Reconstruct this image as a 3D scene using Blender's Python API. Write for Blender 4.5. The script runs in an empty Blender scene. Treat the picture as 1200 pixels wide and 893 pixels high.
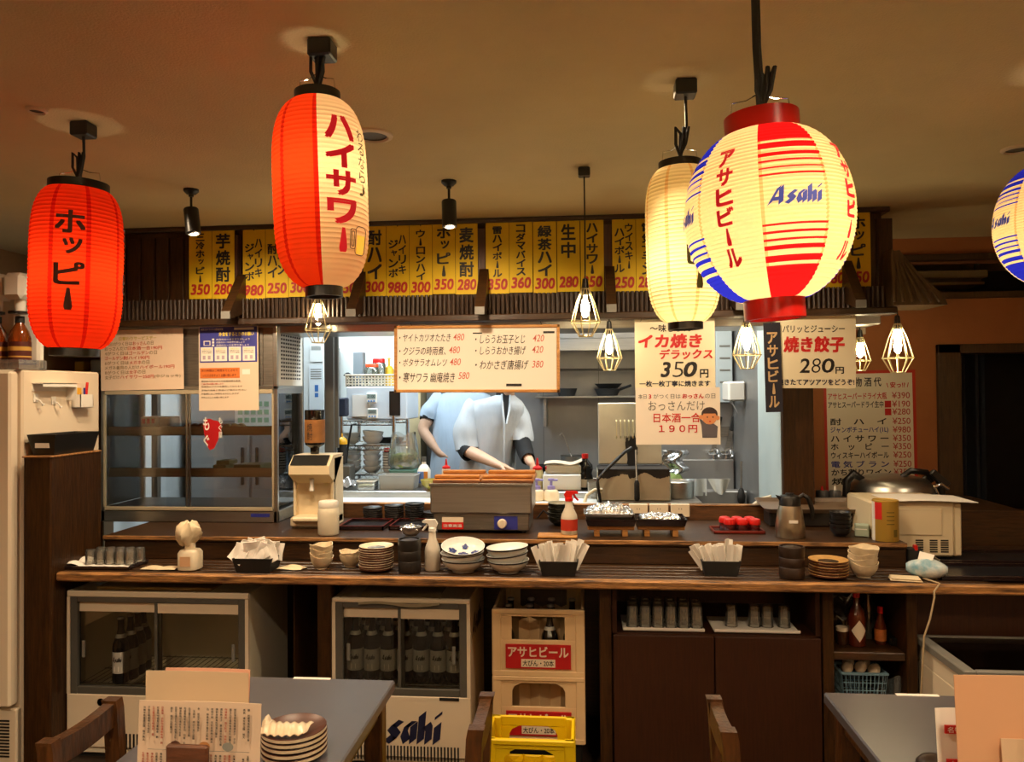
import bpy, bmesh, math, random
from mathutils import Vector, Matrix, Euler
S = bpy.context.scene
COL = S.collection
R = math.radians
rnd = random.Random(7)

# ---------------------------------------------------------------- camera
FPX = 900.0
cam_data = bpy.data.cameras.new('camera')
cam = bpy.data.objects.new('camera', cam_data)
COL.objects.link(cam)
cam_data.sensor_fit = 'HORIZONTAL'
cam_data.sensor_width = 36.0
cam_data.lens = FPX * 36.0 / 1200.0
cam_data.clip_start = 0.05
EYE = Vector((0, 0, 1.5))
ROT = Matrix.Rotation(R(5.2), 3, 'Z') @ Matrix.Rotation(R(90.85), 3, 'X') @ Matrix.Rotation(-0.008, 3, 'Z')
cam.matrix_world = Matrix.Translation(EYE) @ ROT.to_4x4()
S.camera = cam

# ---------------------------------------------------------------- world, exposure
S.view_settings.view_transform = 'Standard'
S.view_settings.look = 'None'
S.view_settings.exposure = 0.0
S.view_settings.gamma = 1.0
S.view_settings.use_curve_mapping = False
w = bpy.data.worlds.new('room_ambient')
S.world = w
w.use_nodes = True
w.node_tree.nodes['Background'].inputs[0].default_value = (0.9, 0.6, 0.35, 1)
w.node_tree.nodes['Background'].inputs[1].default_value = 0.0
try:
    S.cycles.use_denoising = True
    S.cycles.max_bounces = 8
    S.cycles.diffuse_bounces = 4
    S.cycles.glossy_bounces = 4
    S.cycles.transparent_max_bounces = 16
    S.cycles.sample_clamp_indirect = 4.0
    S.cycles.caustics_reflective = False
    S.cycles.caustics_refractive = False
except Exception:
    pass


def lamp(name, kind, loc, energy, col, size=0.1, rot=(0, 0, 0), spot=None, sizey=None):
    l = bpy.data.lights.new(name, kind)
    l.energy = energy
    l.color = col
    if kind == 'AREA':
        l.shape = 'RECTANGLE' if sizey else 'DISK'
        l.size = size
        if sizey:
            l.size_y = sizey
    else:
        l.shadow_soft_size = size
    if kind == 'SPOT':
        l.spot_size = R(spot)
        l.spot_blend = 0.6
    o = bpy.data.objects.new(name, l)
    COL.objects.link(o)
    o.location = loc
    o.rotation_euler = rot
    return o


CEIL = 2.33
WARM = (1.0, 0.75, 0.48)
COOL = (0.80, 0.93, 1.0)
# downlight beams of the dining room
DOWN = [(-1.75, 2.75), (-0.92, 2.55), (1.95, 2.3), (-0.75, 0.9), (0.75, 0.9), (-2.3, 1.0), (2.2, 0.9), (0.25, 2.15), (-0.7, -0.7), (0.8, -0.7)]
for i, (x, y) in enumerate(DOWN):
    lamp('downlight_beam', 'SPOT', (x, y, CEIL - 0.03), 58 if y < 2 else 34, WARM, 0.04, spot=140)
# unseen globe lamps added behind the camera as fill light (globes built further down)
FILL_GLOBES = [(-1.5, -0.35), (0.2, -0.45), (1.9, -0.35)]
for x, y in FILL_GLOBES:
    lamp('globe_fill_light', 'POINT', (x, y, 1.72), 62, WARM, 0.09)
# unseen area lights at the kitchen ceiling, no panels built
lamp('kitchen_area_light', 'AREA', (-0.75, 4.12, 2.25), 25, COOL, 1.6, rot=(R(18), 0, 0), sizey=0.2)  # fill light added behind the lintel to brighten the kitchen items
lamp('kitchen_area_light', 'AREA', (-1.75, 4.6, 2.25), 20, COOL, 0.8, rot=(R(8), 0, 0), sizey=0.25)
lamp('kitchen_area_light', 'AREA', (0.45, 4.3, 2.25), 17, (1, .93, .8), 0.7, sizey=0.25)


# ---------------------------------------------------------------- pixel -> place helpers (the tape measure)
def ray(px, py):
    return ROT @ Vector(((px - 600) / FPX, -(py - 446.5) / FPX, -1))


def at(px, py, D):
    d = ray(px, py)
    return EYE + d * (D / d.y)


def on(px, py, z):
    d = ray(px, py)
    return EYE + d * ((z - EYE.z) / d.z)


def span(px0, py0, px1, py1, D):
    """x0,x1,z0,z1 of a pixel box standing in the plane y=D"""
    my, mx = (py0 + py1) / 2, (px0 + px1) / 2
    return at(px0, my, D).x, at(px1, my, D).x, at(mx, py1, D).z, at(mx, py0, D).z


# ---------------------------------------------------------------- materials
def lin(h):
    h = h.lstrip('#')
    c = [int(h[i:i + 2], 16) / 255 for i in (0, 2, 4)]
    return [x / 12.92 if x <= 0.04045 else ((x + 0.055) / 1.055) ** 2.4 for x in c]


MATS = {}


def mat(name, col='#808080', rough=0.5, metal=0.0, var=0.0, vs=6.0, bump=0.0, bs=80.0, emit=0.0, ecol=None,
        spec=0.5, grain=None, col2=None, alpha=None, coat=0.0, sub=0.0):
    if name in MATS:
        return MATS[name]
    m = bpy.data.materials.new(name)
    MATS[name] = m
    m.use_nodes = True
    nt = m.node_tree
    p = nt.nodes['Principled BSDF']
    c = lin(col) if isinstance(col, str) else list(col)
    p.inputs['Base Color'].default_value = (*c, 1)
    p.inputs['Roughness'].default_value = rough
    p.inputs['Metallic'].default_value = metal
    p.inputs['Specular IOR Level'].default_value = spec
    p.inputs['Coat Weight'].default_value = coat
    if emit:
        p.inputs['Emission Color'].default_value = (*(lin(ecol) if isinstance(ecol, str) else (ecol or c)), 1)
        p.inputs['Emission Strength'].default_value = emit
    if alpha is not None:
        p.inputs['Alpha'].default_value = alpha
    if var or bump or col2:
        tc = nt.nodes.new('ShaderNodeTexCoord')
        mp = nt.nodes.new('ShaderNodeMapping')
        nt.links.new(tc.outputs['Object'], mp.inputs[0])
        if grain:
            mp.inputs['Scale'].default_value = grain
    if var or col2:
        n = nt.nodes.new('ShaderNodeTexNoise')
        n.inputs['Scale'].default_value = vs
        n.inputs['Detail'].default_value = 5
        n.inputs['Roughness'].default_value = 0.6
        nt.links.new(mp.outputs[0], n.inputs['Vector'])
        r = nt.nodes.new('ShaderNodeValToRGB')
        r.color_ramp.elements[0].position = 0.33
        r.color_ramp.elements[1].position = 0.68
        a = [x * (1 - var) for x in c]
        b = lin(col2) if col2 else [min(1, x * (1 + var)) for x in c]
        r.color_ramp.elements[0].color = (*a, 1)
        r.color_ramp.elements[1].color = (*b, 1)
        nt.links.new(n.outputs['Fac'], r.inputs[0])
        nt.links.new(r.outputs[0], p.inputs['Base Color'])
    if bump:
        n2 = nt.nodes.new('ShaderNodeTexNoise')
        n2.inputs['Scale'].default_value = bs
        n2.inputs['Detail'].default_value = 3
        nt.links.new(mp.outputs[0], n2.inputs['Vector'])
        bp = nt.nodes.new('ShaderNodeBump')
        bp.inputs['Strength'].default_value = bump
        bp.inputs['Distance'].default_value = 0.01
        nt.links.new(n2.outputs['Fac'], bp.inputs['Height'])
        nt.links.new(bp.outputs[0], p.inputs['Normal'])
    return m


def wood(name, dark, light, grain=(1.2, 18, 18), rough=0.45, bump=0.15, vs=5.0, coat=0.0):
    return mat(name, dark, rough, col2=light, vs=vs, grain=grain, bump=bump, bs=9.0, coat=coat)


def glass(name, tint=(1, 1, 1), refl=0.12, rough=0.02, body=0.0, bcol=(1, 1, 1)):
    """thin clear sheet: mostly see-through, with a fresnel sheen (and a little body colour)"""
    if name in MATS:
        return MATS[name]
    m = bpy.data.materials.new(name)
    MATS[name] = m
    m.use_nodes = True
    nt = m.node_tree
    nt.nodes.clear()
    out = nt.nodes.new('ShaderNodeOutputMaterial')
    tr = nt.nodes.new('ShaderNodeBsdfTransparent')
    tr.inputs[0].default_value = (*tint, 1)
    gl = nt.nodes.new('ShaderNodeBsdfGlossy')
    gl.inputs['Roughness'].default_value = rough
    lw = nt.nodes.new('ShaderNodeFresnel')
    lw.inputs[0].default_value = 1.45
    ad = nt.nodes.new('ShaderNodeMath')
    ad.operation = 'MULTIPLY_ADD'
    ad.inputs[1].default_value = 1.0
    ad.inputs[2].default_value = refl * 0.3
    nt.links.new(lw.outputs[0], ad.inputs[0])
    mx = nt.nodes.new('ShaderNodeMixShader')
    nt.links.new(ad.outputs[0], mx.inputs[0])
    src = tr
    if body:
        df = nt.nodes.new('ShaderNodeBsdfDiffuse')
        df.inputs[0].default_value = (*bcol, 1)
        m2 = nt.nodes.new('ShaderNodeMixShader')
        m2.inputs[0].default_value = body
        nt.links.new(tr.outputs[0], m2.inputs[1])
        nt.links.new(df.outputs[0], m2.inputs[2])
        src = m2
    nt.links.new(src.outputs[0], mx.inputs[1])
    nt.links.new(gl.outputs[0], mx.inputs[2])
    nt.links.new(mx.outputs[0], out.inputs[0])
    return m


def paper_lit(name, col, trans=0.75, front='#000000'):
    """lantern paper: translucent, lit by the bulb inside"""
    if name in MATS:
        return MATS[name]
    m = bpy.data.materials.new(name)
    MATS[name] = m
    m.use_nodes = True
    nt = m.node_tree
    nt.nodes.clear()
    out = nt.nodes.new('ShaderNodeOutputMaterial')
    t = nt.nodes.new('ShaderNodeBsdfTranslucent')
    d = nt.nodes.new('ShaderNodeBsdfDiffuse')
    c = lin(col) if isinstance(col, str) else col
    t.inputs[0].default_value = (*c, 1)
    d.inputs[0].default_value = (*c, 1)
    mx = nt.nodes.new('ShaderNodeMixShader')
    mx.inputs[0].default_value = trans
    nt.links.new(d.outputs[0], mx.inputs[1])
    nt.links.new(t.outputs[0], mx.inputs[2])
    nt.links.new(mx.outputs[0], out.inputs[0])
    return m


# ---------------------------------------------------------------- mesh builder
def T(x=0, y=0, z=0):
    return Matrix.Translation((x, y, z))


def RX(a):
    return Matrix.Rotation(R(a), 4, 'X')


def RY(a):
    return Matrix.Rotation(R(a), 4, 'Y')


def RZ(a):
    return Matrix.Rotation(R(a), 4, 'Z')


def SC(x, y, z):
    return Matrix.Diagonal((x, y, z, 1))


TEXT_CACHE = {}


def text_geo(body, bold=0.0, shear=0.0):
    k = (body, bold, shear)
    if k in TEXT_CACHE:
        return TEXT_CACHE[k]
    if bold > 0.022 or bold > 0 and any(ord(c_) >= 0x4e00 for c_ in body):
        # dense characters are thickened by a doubled outline, so that their counters stay open
        vs, fs, x0, x1, y0, y1 = text_geo(body, 0.0, shear)
        V2, F2 = [], []
        for dx, dy in ((1, 1), (-1, 1), (1, -1), (-1, -1)):
            n = len(V2)
            V2 += [(x + dx * bold * .8, y + dy * bold * .8) for x, y in vs]
            F2 += [tuple(i + n for i in f) for f in fs]
        TEXT_CACHE[k] = (V2, F2, x0 - bold * .8, x1 + bold * .8, y0 - bold * .8, y1 + bold * .8)
        return TEXT_CACHE[k]
    c = bpy.data.curves.new('t', 'FONT')
    c.body = body
    c.size = 1
    c.offset = bold
    c.shear = shear
    c.resolution_u = 3
    o = bpy.data.objects.new('t', c)
    COL.objects.link(o)
    bpy.context.view_layer.update()
    dg = bpy.context.evaluated_depsgraph_get()
    me = bpy.data.meshes.new_from_object(o.evaluated_get(dg), depsgraph=dg)
    vs = [(v.co.x, v.co.y) for v in me.vertices]
    fs = [tuple(p.vertices) for p in me.polygons]
    bpy.data.objects.remove(o)
    bpy.data.curves.remove(c)
    bpy.data.meshes.remove(me)
    if not vs:
        vs, fs = [(0, 0)], []
    x0 = min(v[0] for v in vs); x1 = max(v[0] for v in vs)
    y0 = min(v[1] for v in vs); y1 = max(v[1] for v in vs)
    TEXT_CACHE[k] = (vs, fs, x0, x1, y0, y1)
    return TEXT_CACHE[k]


class B:
    def __init__(s):
        s.v = []; s.f = []; s.mi = []; s.sm = []; s.mats = []; s.cur = 0; s.T = Matrix.Identity(4)

    def m(s, material):
        if material not in s.mats:
            s.mats.append(material)
        s.cur = s.mats.index(material)
        return s

    def add(s, vs, fs, smooth=False, mt=None, mis=None):
        X = s.T @ mt if mt is not None else s.T
        n = len(s.v)
        s.v += [X @ Vector(v) for v in vs]
        s.f += [tuple(i + n for i in f) for f in fs]
        s.mi += mis if mis else [s.cur] * len(fs)
        s.sm += [smooth] * len(fs)
        return s

    def box(s, x0, y0, z0, x1, y1, z1, bev=0.0, mt=None):
        if x0 > x1: x0, x1 = x1, x0
        if y0 > y1: y0, y1 = y1, y0
        if z0 > z1: z0, z1 = z1, z0
        b = min(bev, (x1 - x0) * .45, (y1 - y0) * .45, (z1 - z0) * .45)
        if b <= 0:
            vs = [(x, y, z) for x in (x0, x1) for y in (y0, y1) for z in (z0, z1)]
            fs = [(0, 1, 3, 2), (4, 6, 7, 5), (0, 4, 5, 1), (2, 3, 7, 6), (0, 2, 6, 4), (1, 5, 7, 3)]
            return s.add(vs, fs, False, mt)
        vs = []; idx = {}
        for i, x in enumerate((x0, x1)):
            for j, y in enumerate((y0, y1)):
                for k, z in enumerate((z0, z1)):
                    dx = b if i == 0 else -b; dy = b if j == 0 else -b; dz = b if k == 0 else -b
                    for a, p in (('x', (x, y + dy, z + dz)), ('y', (x + dx, y, z + dz)), ('z', (x + dx, y + dy, z))):
                        idx[i, j, k, a] = len(vs); vs.append(p)
        fs = []
        q = ((0, 0), (0, 1), (1, 1), (1, 0))
        for i in (0, 1):
            fs.append(tuple(idx[i, a, c, 'x'] for a, c in (q if i == 0 else q[::-1])))
            fs.append(tuple(idx[a, i, c, 'y'] for a, c in (q[::-1] if i == 0 else q)))
            fs.append(tuple(idx[a, c, i, 'z'] for a, c in (q if i == 0 else q[::-1])))
        for i in (0, 1):
            for j in (0, 1):
                fs.append((idx[i, j, 0, 'x'], idx[i, j, 1, 'x'], idx[i, j, 1, 'y'], idx[i, j, 0, 'y']))
                fs.append((idx[i, 0, j, 'x'], idx[i, 1, j, 'x'], idx[i, 1, j, 'z'], idx[i, 0, j, 'z']))
                fs.append((idx[0, i, j, 'y'], idx[1, i, j, 'y'], idx[1, i, j, 'z'], idx[0, i, j, 'z']))
                for k in (0, 1):
                    fs.append((idx[i, j, k, 'x'], idx[i, j, k, 'y'], idx[i, j, k, 'z']))
        return s.add(vs, fs, False, mt)

    def lathe(s, prof, n=24, mt=None, cap0=True, cap1=True, smooth=True, fm=None, sq=None):
        """prof [(r,z)...] round z; fm(angle_deg, i) -> material; sq: superellipse exponent for squarish sections"""
        vs = []; fs = []; mis = []
        for r, z in prof:
            for k in range(n):
                a = 2 * math.pi * k / n
                cx, cy = math.cos(a), math.sin(a)
                if sq:
                    q = (abs(cx) ** sq + abs(cy) ** sq) ** (-1 / sq)
                    cx *= q; cy *= q
                vs.append((r * cx, r * cy, z))
        for i in range(len(prof) - 1):
            for k in range(n):
                k2 = (k + 1) % n
                fs.append((i * n + k, i * n + k2, (i + 1) * n + k2, (i + 1) * n + k))
                if fm:
                    mm = fm(360 * (k + .5) / n, i)
                    if mm not in s.mats:
                        s.mats.append(mm)
                    mis.append(s.mats.index(mm))
                else:
                    mis.append(s.cur)
        if cap0 and prof[0][0] > 1e-5:
            fs.append(tuple(reversed(range(n)))); mis.append(s.cur)
        if cap1 and prof[-1][0] > 1e-5:
            fs.append(tuple((len(prof) - 1) * n + k for k in range(n))); mis.append(s.cur)
        return s.add(vs, fs, smooth, mt, mis)

    def cyl(s, x, y, z0, z1, r, r2=None, n=20, mt=None, smooth=True):
        return s.lathe([(r, z0), (r if r2 is None else r2, z1)], n, (mt or Matrix.Identity(4)) @ T(x, y, 0), smooth=smooth)

    def ball(s, x, y, z, r, rz=None, n=16, mt=None):
        rz = rz or r
        m_ = max(6, n // 2)
        return s.lathe([(r * math.sin(math.pi * i / m_), z - rz * math.cos(math.pi * i / m_)) for i in range(m_ + 1)], n, (mt or Matrix.Identity(4)) @ T(x, y, 0))

    def tube(s, pts, r, n=8, closed=False, mt=None, caps=True):
        P = [Vector(p) for p in pts]
        N = len(P)
        rs = r if isinstance(r, (list, tuple)) else [r] * N
        vs = []; fs = []
        up = None
        for i in range(N):
            a = P[i - 1] if (i > 0 or closed) else P[i]
            b = P[(i + 1) % N] if (i < N - 1 or closed) else P[i]
            t = (b - a)
            t = t.normalized() if t.length > 1e-9 else Vector((0, 0, 1))
            if up is None:
                up = Vector((0, 0, 1)) if abs(t.z) < .9 else Vector((1, 0, 0))
            u = up - t * up.dot(t)
            if u.length < 1e-6:
                u = t.orthogonal()
            u.normalize(); up = u
            wv = t.cross(u)
            for k in range(n):
                an = 2 * math.pi * k / n
                vs.append(P[i] + (u * math.cos(an) + wv * math.sin(an)) * rs[i])
        for i in range(N if closed else N - 1):
            for k in range(n):
                k2 = (k + 1) % n; j = (i + 1) % N
                fs.append((i * n + k, i * n + k2, j * n + k2, j * n + k))
        if caps and not closed:
            fs.append(tuple(reversed(range(n)))); fs.append(tuple((N - 1) * n + k for k in range(n)))
        return s.add(vs, fs, True, mt)

    def prism(s, poly, y0, y1, mt=None, smooth=False):
        """polygon in xz pushed from y0 to y1"""
        n = len(poly)
        vs = [(x, y0, z) for x, z in poly] + [(x, y1, z) for x, z in poly]
        fs = [tuple(range(n)), tuple(reversed(range(n, 2 * n)))]
        fs += [(i, i + n, (i + 1) % n + n, (i + 1) % n) for i in range(n)]
        return s.add(vs, fs, smooth, mt)

    def loft(s, rings, closed=True, smooth=True, cap=True, mt=None):
        n = len(rings[0]); vs = [p for r_ in rings for p in r_]; fs = []
        for i in range(len(rings) - 1):
            for k in range(n if closed else n - 1):
                k2 = (k + 1) % n
                fs.append((i * n + k, i * n + k2, (i + 1) * n + k2, (i + 1) * n + k))
        if cap and closed:
            fs.append(tuple(reversed(range(n)))); fs.append(tuple((len(rings) - 1) * n + k for k in range(n)))
        return s.add(vs, fs, smooth, mt)

    def sheet(s, fn, nu, nv, th=0.001, mt=None, smooth=True):
        """thin solid sheet; fn(u,v) -> point, thickness pushed along the normal"""
        g = [[Vector(fn(i / nu, j / nv)) for j in range(nv + 1)] for i in range(nu + 1)]
        vs = []; nrm = []
        for i in range(nu + 1):
            for j in range(nv + 1):
                du = g[min(i + 1, nu)][j] - g[max(i - 1, 0)][j]
                dv = g[i][min(j + 1, nv)] - g[i][max(j - 1, 0)]
                n_ = du.cross(dv)
                nrm.append(n_.normalized() if n_.length > 1e-12 else Vector((0, 0, 1)))
                vs.append(g[i][j])
        top = [v + n_ * th for v, n_ in zip(vs, nrm)]
        W = nv + 1; N = len(vs)
        fs = []
        for i in range(nu):
            for j in range(nv):
                a, b, c, d = i * W + j, (i + 1) * W + j, (i + 1) * W + j + 1, i * W + j + 1
                fs.append((a, d, c, b)); fs.append((a + N, b + N, c + N, d + N))
        edge = [(i * W) for i in range(nu + 1)] + [nu * W + j for j in range(1, nv + 1)] + [i * W + nv for i in range(nu - 1, -1, -1)] + [j for j in range(nv - 1, 0, -1)]
        for k in range(len(edge)):
            a, b = edge[k], edge[(k + 1) % len(edge)]
            fs.append((a, b, b + N, a + N))
        return s.add(vs + top, fs, smooth, mt)

    def text(s, body, x0, z0, x1, z1, y=0.0, bold=0.0, shear=0.0, mt=None, keep=False, fn=None, th=0.0):
        """words fitted into the box x0..x1, z0..z1 of the plane y, read from -y; fn bends them"""
        vs, fs, a, b, c, d = text_geo(body, bold, shear)
        sx = (x1 - x0) / max(b - a, 1e-6); sz = (z1 - z0) / max(d - c, 1e-6)
        if keep:
            q = min(sx, sz); ox = x0; sx = sz = q
        pts = [(x0 + (vx - a) * sx, z0 + (vy - c) * sz) for vx, vy in vs]
        if fn is None:
            q4 = max(1, len(pts) // 4) if bold > 0.022 or bold > 0 and any(ord(c_) >= 0x4e00 for c_ in body) else len(pts) + 1
            return s.add([(x, y - .00012 * (i // q4), z) for i, (x, z) in enumerate(pts)], fs, False, mt)
        bm = bmesh.new()
        bv = [bm.verts.new((x, 0, z)) for x, z in pts]
        for f in fs:
            try:
                bm.faces.new([bv[i] for i in f])
            except ValueError:
                pass
        step = 0.006
        for ax, lo, hi in ((0, x0, x1), (2, z0, z1)):
            k = lo + step
            while k < hi:
                co = [0, 0, 0]; no = [0, 0, 0]; co[ax] = k; no[ax] = 1
                bmesh.ops.bisect_plane(bm, geom=bm.verts[:] + bm.edges[:] + bm.faces[:], plane_co=co, plane_no=no, dist=1e-6)
                k += step
        bm.verts.index_update()
        out = [fn(v.co.x, v.co.z) for v in bm.verts]
        ff = [tuple(v.index for v in f.verts) for f in bm.faces]
        bm.free()
        return s.add(out, ff, False, mt)

    def vtext(s, body, cx, ztop, cw, ch, y=0.0, bold=0.0, mt=None, fn=None, gap=0.0):
        """upright column of characters, each in a cw x ch cell"""
        small = 'ッャュョィァェォっゃゅょ'
        z = ztop
        for c_ in body:
            if c_ == ' ':
                z -= ch * .5
                continue
            if c_ in 'ー〜|':
                g = []
                for i in range(13):
                    u_ = i / 12
                    hw = cw * (.045 + .085 * min(1, u_ * 1.25)) * (1 if u_ < .9 else .75 if u_ > .95 else .92)
                    for k in range(4):
                        p = (cx - hw + 2 * hw * k / 3, z - ch * (.07 + .84 * u_))
                        g.append(fn(*p) if fn else (p[0], y, p[1]))
                s.add(g, [(i * 4 + k, (i + 1) * 4 + k, (i + 1) * 4 + k + 1, i * 4 + k + 1) for i in range(12) for k in range(3)], False, mt)
            elif c_ in small:
                s.text(c_, cx - cw * .2, z - ch * .75, cx + cw * .38, z - ch * .12, y, bold, mt=mt, fn=fn)
            elif c_ == '一':
                s.text(c_, cx - cw * .45, z - ch * .58, cx + cw * .45, z - ch * .44, y, bold, mt=mt, fn=fn)
            else:
                s.text(c_, cx - cw * .46, z - ch * .95, cx + cw * .46, z - ch * .05, y, bold, mt=mt, fn=fn)
            z -= ch + gap
        return s

    def mesh(s, name):
        me = bpy.data.meshes.new(name)
        me.from_pydata([tuple(v) for v in s.v], [], s.f)
        for mm in s.mats:
            me.materials.append(mm)
        me.polygons.foreach_set('material_index', s.mi)
        me.polygons.foreach_set('use_smooth', s.sm)
        me.update()
        if any(s.sm):
            try:
                me.set_sharp_from_angle(angle=R(42))
            except Exception:
                pass
        return me

    def build(s, name, parent=None, loc=None, rz=0.0):
        o = bpy.data.objects.new(name, s.mesh(name))
        COL.objects.link(o)
        if parent is not None:
            o.parent = parent
        if loc is not None:
            o.location = loc
        if rz:
            o.rotation_euler.z = R(rz)
        return o


def tag(o, label=None, cat=None, group=None, kind=None):
    if label: o['label'] = label
    if cat: o['category'] = cat
    if group: o['group'] = group
    if kind: o['kind'] = kind
    return o


def thing(name, label, cat, loc=(0, 0, 0), rz=0.0, group=None, rot=None):
    o = bpy.data.objects.new(name, None)
    o.empty_display_size = 0.05
    COL.objects.link(o)
    o.location = loc
    o.rotation_euler = rot if rot else (0, 0, R(rz))
    return tag(o, label, cat, group)


def dup(root, loc, rz=None, label=None, group=None, rot=None):
    r_ = root.copy()
    COL.objects.link(r_)
    r_.location = loc
    if rz is not None:
        r_.rotation_euler = (0, 0, R(rz))
    if rot is not None:
        r_.rotation_euler = rot
    if label: r_['label'] = label
    if group: r_['group'] = group
    for ch in list(root.children):
        c = ch.copy(); COL.objects.link(c); c.parent = r_
        for g in list(ch.children):
            d = g.copy(); COL.objects.link(d); d.parent = c
    return r_


def struct(b, name, loc=None):
    o = b.build(name, loc=loc)
    o['kind'] = 'structure'
    return o


ORD = ['first', 'second', 'third', 'fourth', 'fifth', 'sixth', 'seventh', 'eighth', 'ninth', 'tenth', 'eleventh', 'twelfth', 'thirteenth', 'fourteenth', 'fifteenth', 'sixteenth']


def stack_word(i, n):
    if i == 0: return 'bottommost'
    if i == n - 1: return 'topmost'
    return ORD[i] + ' from the bottom'
# ---------------------------------------------------------------- shared materials
m_darkwood = wood('dark_wood', '#241509', '#43290f', (2, 22, 22), 0.38)
m_darkwood_v = wood('dark_wood_upright', '#241509', '#40270f', (22, 22, 2), 0.42)
m_cab = wood('cabinet_wood', '#2a150a', '#381d0d', (26, 26, 1.5), 0.5, 0.05)
m_edge = wood('worn_wood_edge', '#3a2210', '#c0884c', (3, 30, 30), 0.5, 0.3, vs=3.0)
m_board = wood('scrubbed_board', '#3f270f', '#6b4320', (2.2, 14, 14), 0.5)
m_ceil = mat('ceiling_paper', '#dccb9c', 0.9, var=0.04, vs=3, bump=0.25, bs=160)
m_floor = mat('floor_dark', '#2c2119', 0.5, var=0.2, vs=3)
m_brownwall = mat('brown_plaster', '#a5683c', 0.9, var=0.08, vs=4, bump=0.2, bs=120)
m_wallpaper = mat('dining_wall', '#b99468', 0.9, var=0.06, vs=4)
m_kwhite = mat('kitchen_white', '#dde3e2', 0.45, var=0.03, vs=2)
m_steel = mat('brushed_steel', '#b9b7b2', 0.33, 1.0, var=0.1, vs=4, grain=(1, 40, 40))
m_steel_dull = mat('dull_steel', '#8d8880', 0.45, 1.0, var=0.15, vs=5, grain=(2, 30, 30))
m_steel_wall = mat('steel_sheet', '#a7a7a6', 0.42, 0.85, var=0.12, vs=2.2)
m_chrome = mat('chrome', '#dadada', 0.12, 1.0)
m_black = mat('black_plastic', '#0e0d0c', 0.35)
m_blackm = mat('matt_black', '#12100e', 0.7)
m_rubber = mat('black_rubber', '#151515', 0.8)
m_steel_soft = mat('satin_steel', '#b3a992', .35, .55, var=.1, vs=4, grain=(1, 30, 30))
m_white = mat('white_plastic', '#e8e4da', 0.4)
m_cream = mat('cream_enamel', '#e3d3ba', 0.4)
m_ivory = mat('ivory_plastic', '#dccba8', 0.45)
m_paper = mat('white_paper', '#efe9df', 0.75)
m_film = mat('glossy_film_paper', '#eae3d6', 0.18, coat=0.6)
m_grey = mat('grey_plastic', '#77756f', 0.5)
m_dgrey = mat('dark_grey_frame', '#55534d', 0.45)
m_ink = mat('black_ink', '#15110f', 0.6)
m_red = mat('red_ink', '#c81e1a', 0.55)
m_blueink = mat('blue_ink', '#232a86', 0.55)
m_yellow = mat('yellow_menu_paper', '#dcb902', 0.65, var=0.05, vs=9)
m_redprice = mat('red_brush_ink', '#a81a0c', 0.6)
m_lacquer = mat('lacquer_dark', '#1c0f10', 0.22, coat=0.5)
m_lacqred = mat('lacquer_red_edge', '#6b1d14', 0.3)
m_blacktray = mat('black_tray', '#1b1c20', 0.3)
m_redplastic = mat('red_plastic', '#c91d18', 0.3)
m_glass = glass('clear_glass')
m_glassd = glass('cooler_glass', (.93, .93, .88), 0.2)
m_tumbler = glass('tumbler_glass', (.95, .95, .93), 0.3, 0.05, 0.10, (.8, .78, .7))
m_bulb = mat('lit_bulb', '#fff0c8', 0.3, emit=100, ecol=(1.0, .80, .46))
m_tubelit = mat('lit_tube', '#ffffff', 0.3, emit=16, ecol=(.86, .96, 1.0))
m_brass = mat('pale_brass_wire', '#e2d4a4', 0.35, 0.6)
m_ceramic = mat('beige_ceramic', '#d9c8a8', 0.35, var=0.1, vs=30)
m_ceram_w = mat('white_ceramic', '#e4e6e2', 0.25)
m_ceram_b = mat('dark_ceramic', '#2a1b12', 0.4, var=0.3, vs=25)
m_ceram_k = mat('black_ceramic', '#201d1c', 0.35, var=0.2, vs=25)
m_ochre = mat('ochre_glaze', '#b98d4e', 0.35, var=0.2, vs=25)
m_brownglaze = mat('brown_glaze', '#4a2312', 0.35, var=0.2, vs=20)
m_foil = mat('crumpled_foil', '#d9d9d9', 0.22, 1.0)
m_cloth = mat('beige_cloth', '#d8c6a4', 0.9, var=0.06, vs=20)
m_natwood = wood('natural_wood', '#a06a34', '#c9924f', (2, 20, 20), 0.5)
m_lidwood = wood('lid_wood', '#8a4f1d', '#c98a42', (2, 16, 16), 0.45)
m_bottle = glass('brown_bottle', (.22, .10, .03), 0.4, 0.05, 0.25, (.03, .014, .006))
m_bottlek = mat('dark_bottle', '#0d0a08', 0.12)
m_beerlabel = mat('silver_beer_label', '#b8b7b0', 0.4, 0.2)

for mm_ in (m_cab, m_darkwood_v):
    mm_.node_tree.nodes['Principled BSDF'].inputs['Specular IOR Level'].default_value = .2
# ================================================================ THE SETTING
XL, XR, YF = -3.25, 3.3, -1.7
b = B().m(m_floor).box(XL - .1, YF - .1, -0.08, XR + .1, 6.0, 0.0)
struct(b, 'floor')
b = B().m(m_ceil).box(XL - .1, YF - .1, CEIL, XR + .1, 6.0, CEIL + 0.08)
struct(b, 'ceiling')
struct(B().m(m_wallpaper).box(XL - .1, YF - .1, 0, XL, 6.0, CEIL), 'wall_left')
struct(B().m(m_wallpaper).box(XR, YF - .1, 0, XR + .1, 6.0, CEIL), 'wall_right')
struct(B().m(m_wallpaper).box(XL, YF - .1, 0, XR, YF, CEIL), 'wall_front')
struct(B().m(m_darkwood_v).box(XL, 5.0, 0, -2.78, 5.1, CEIL), 'wall_back_left')
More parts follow.
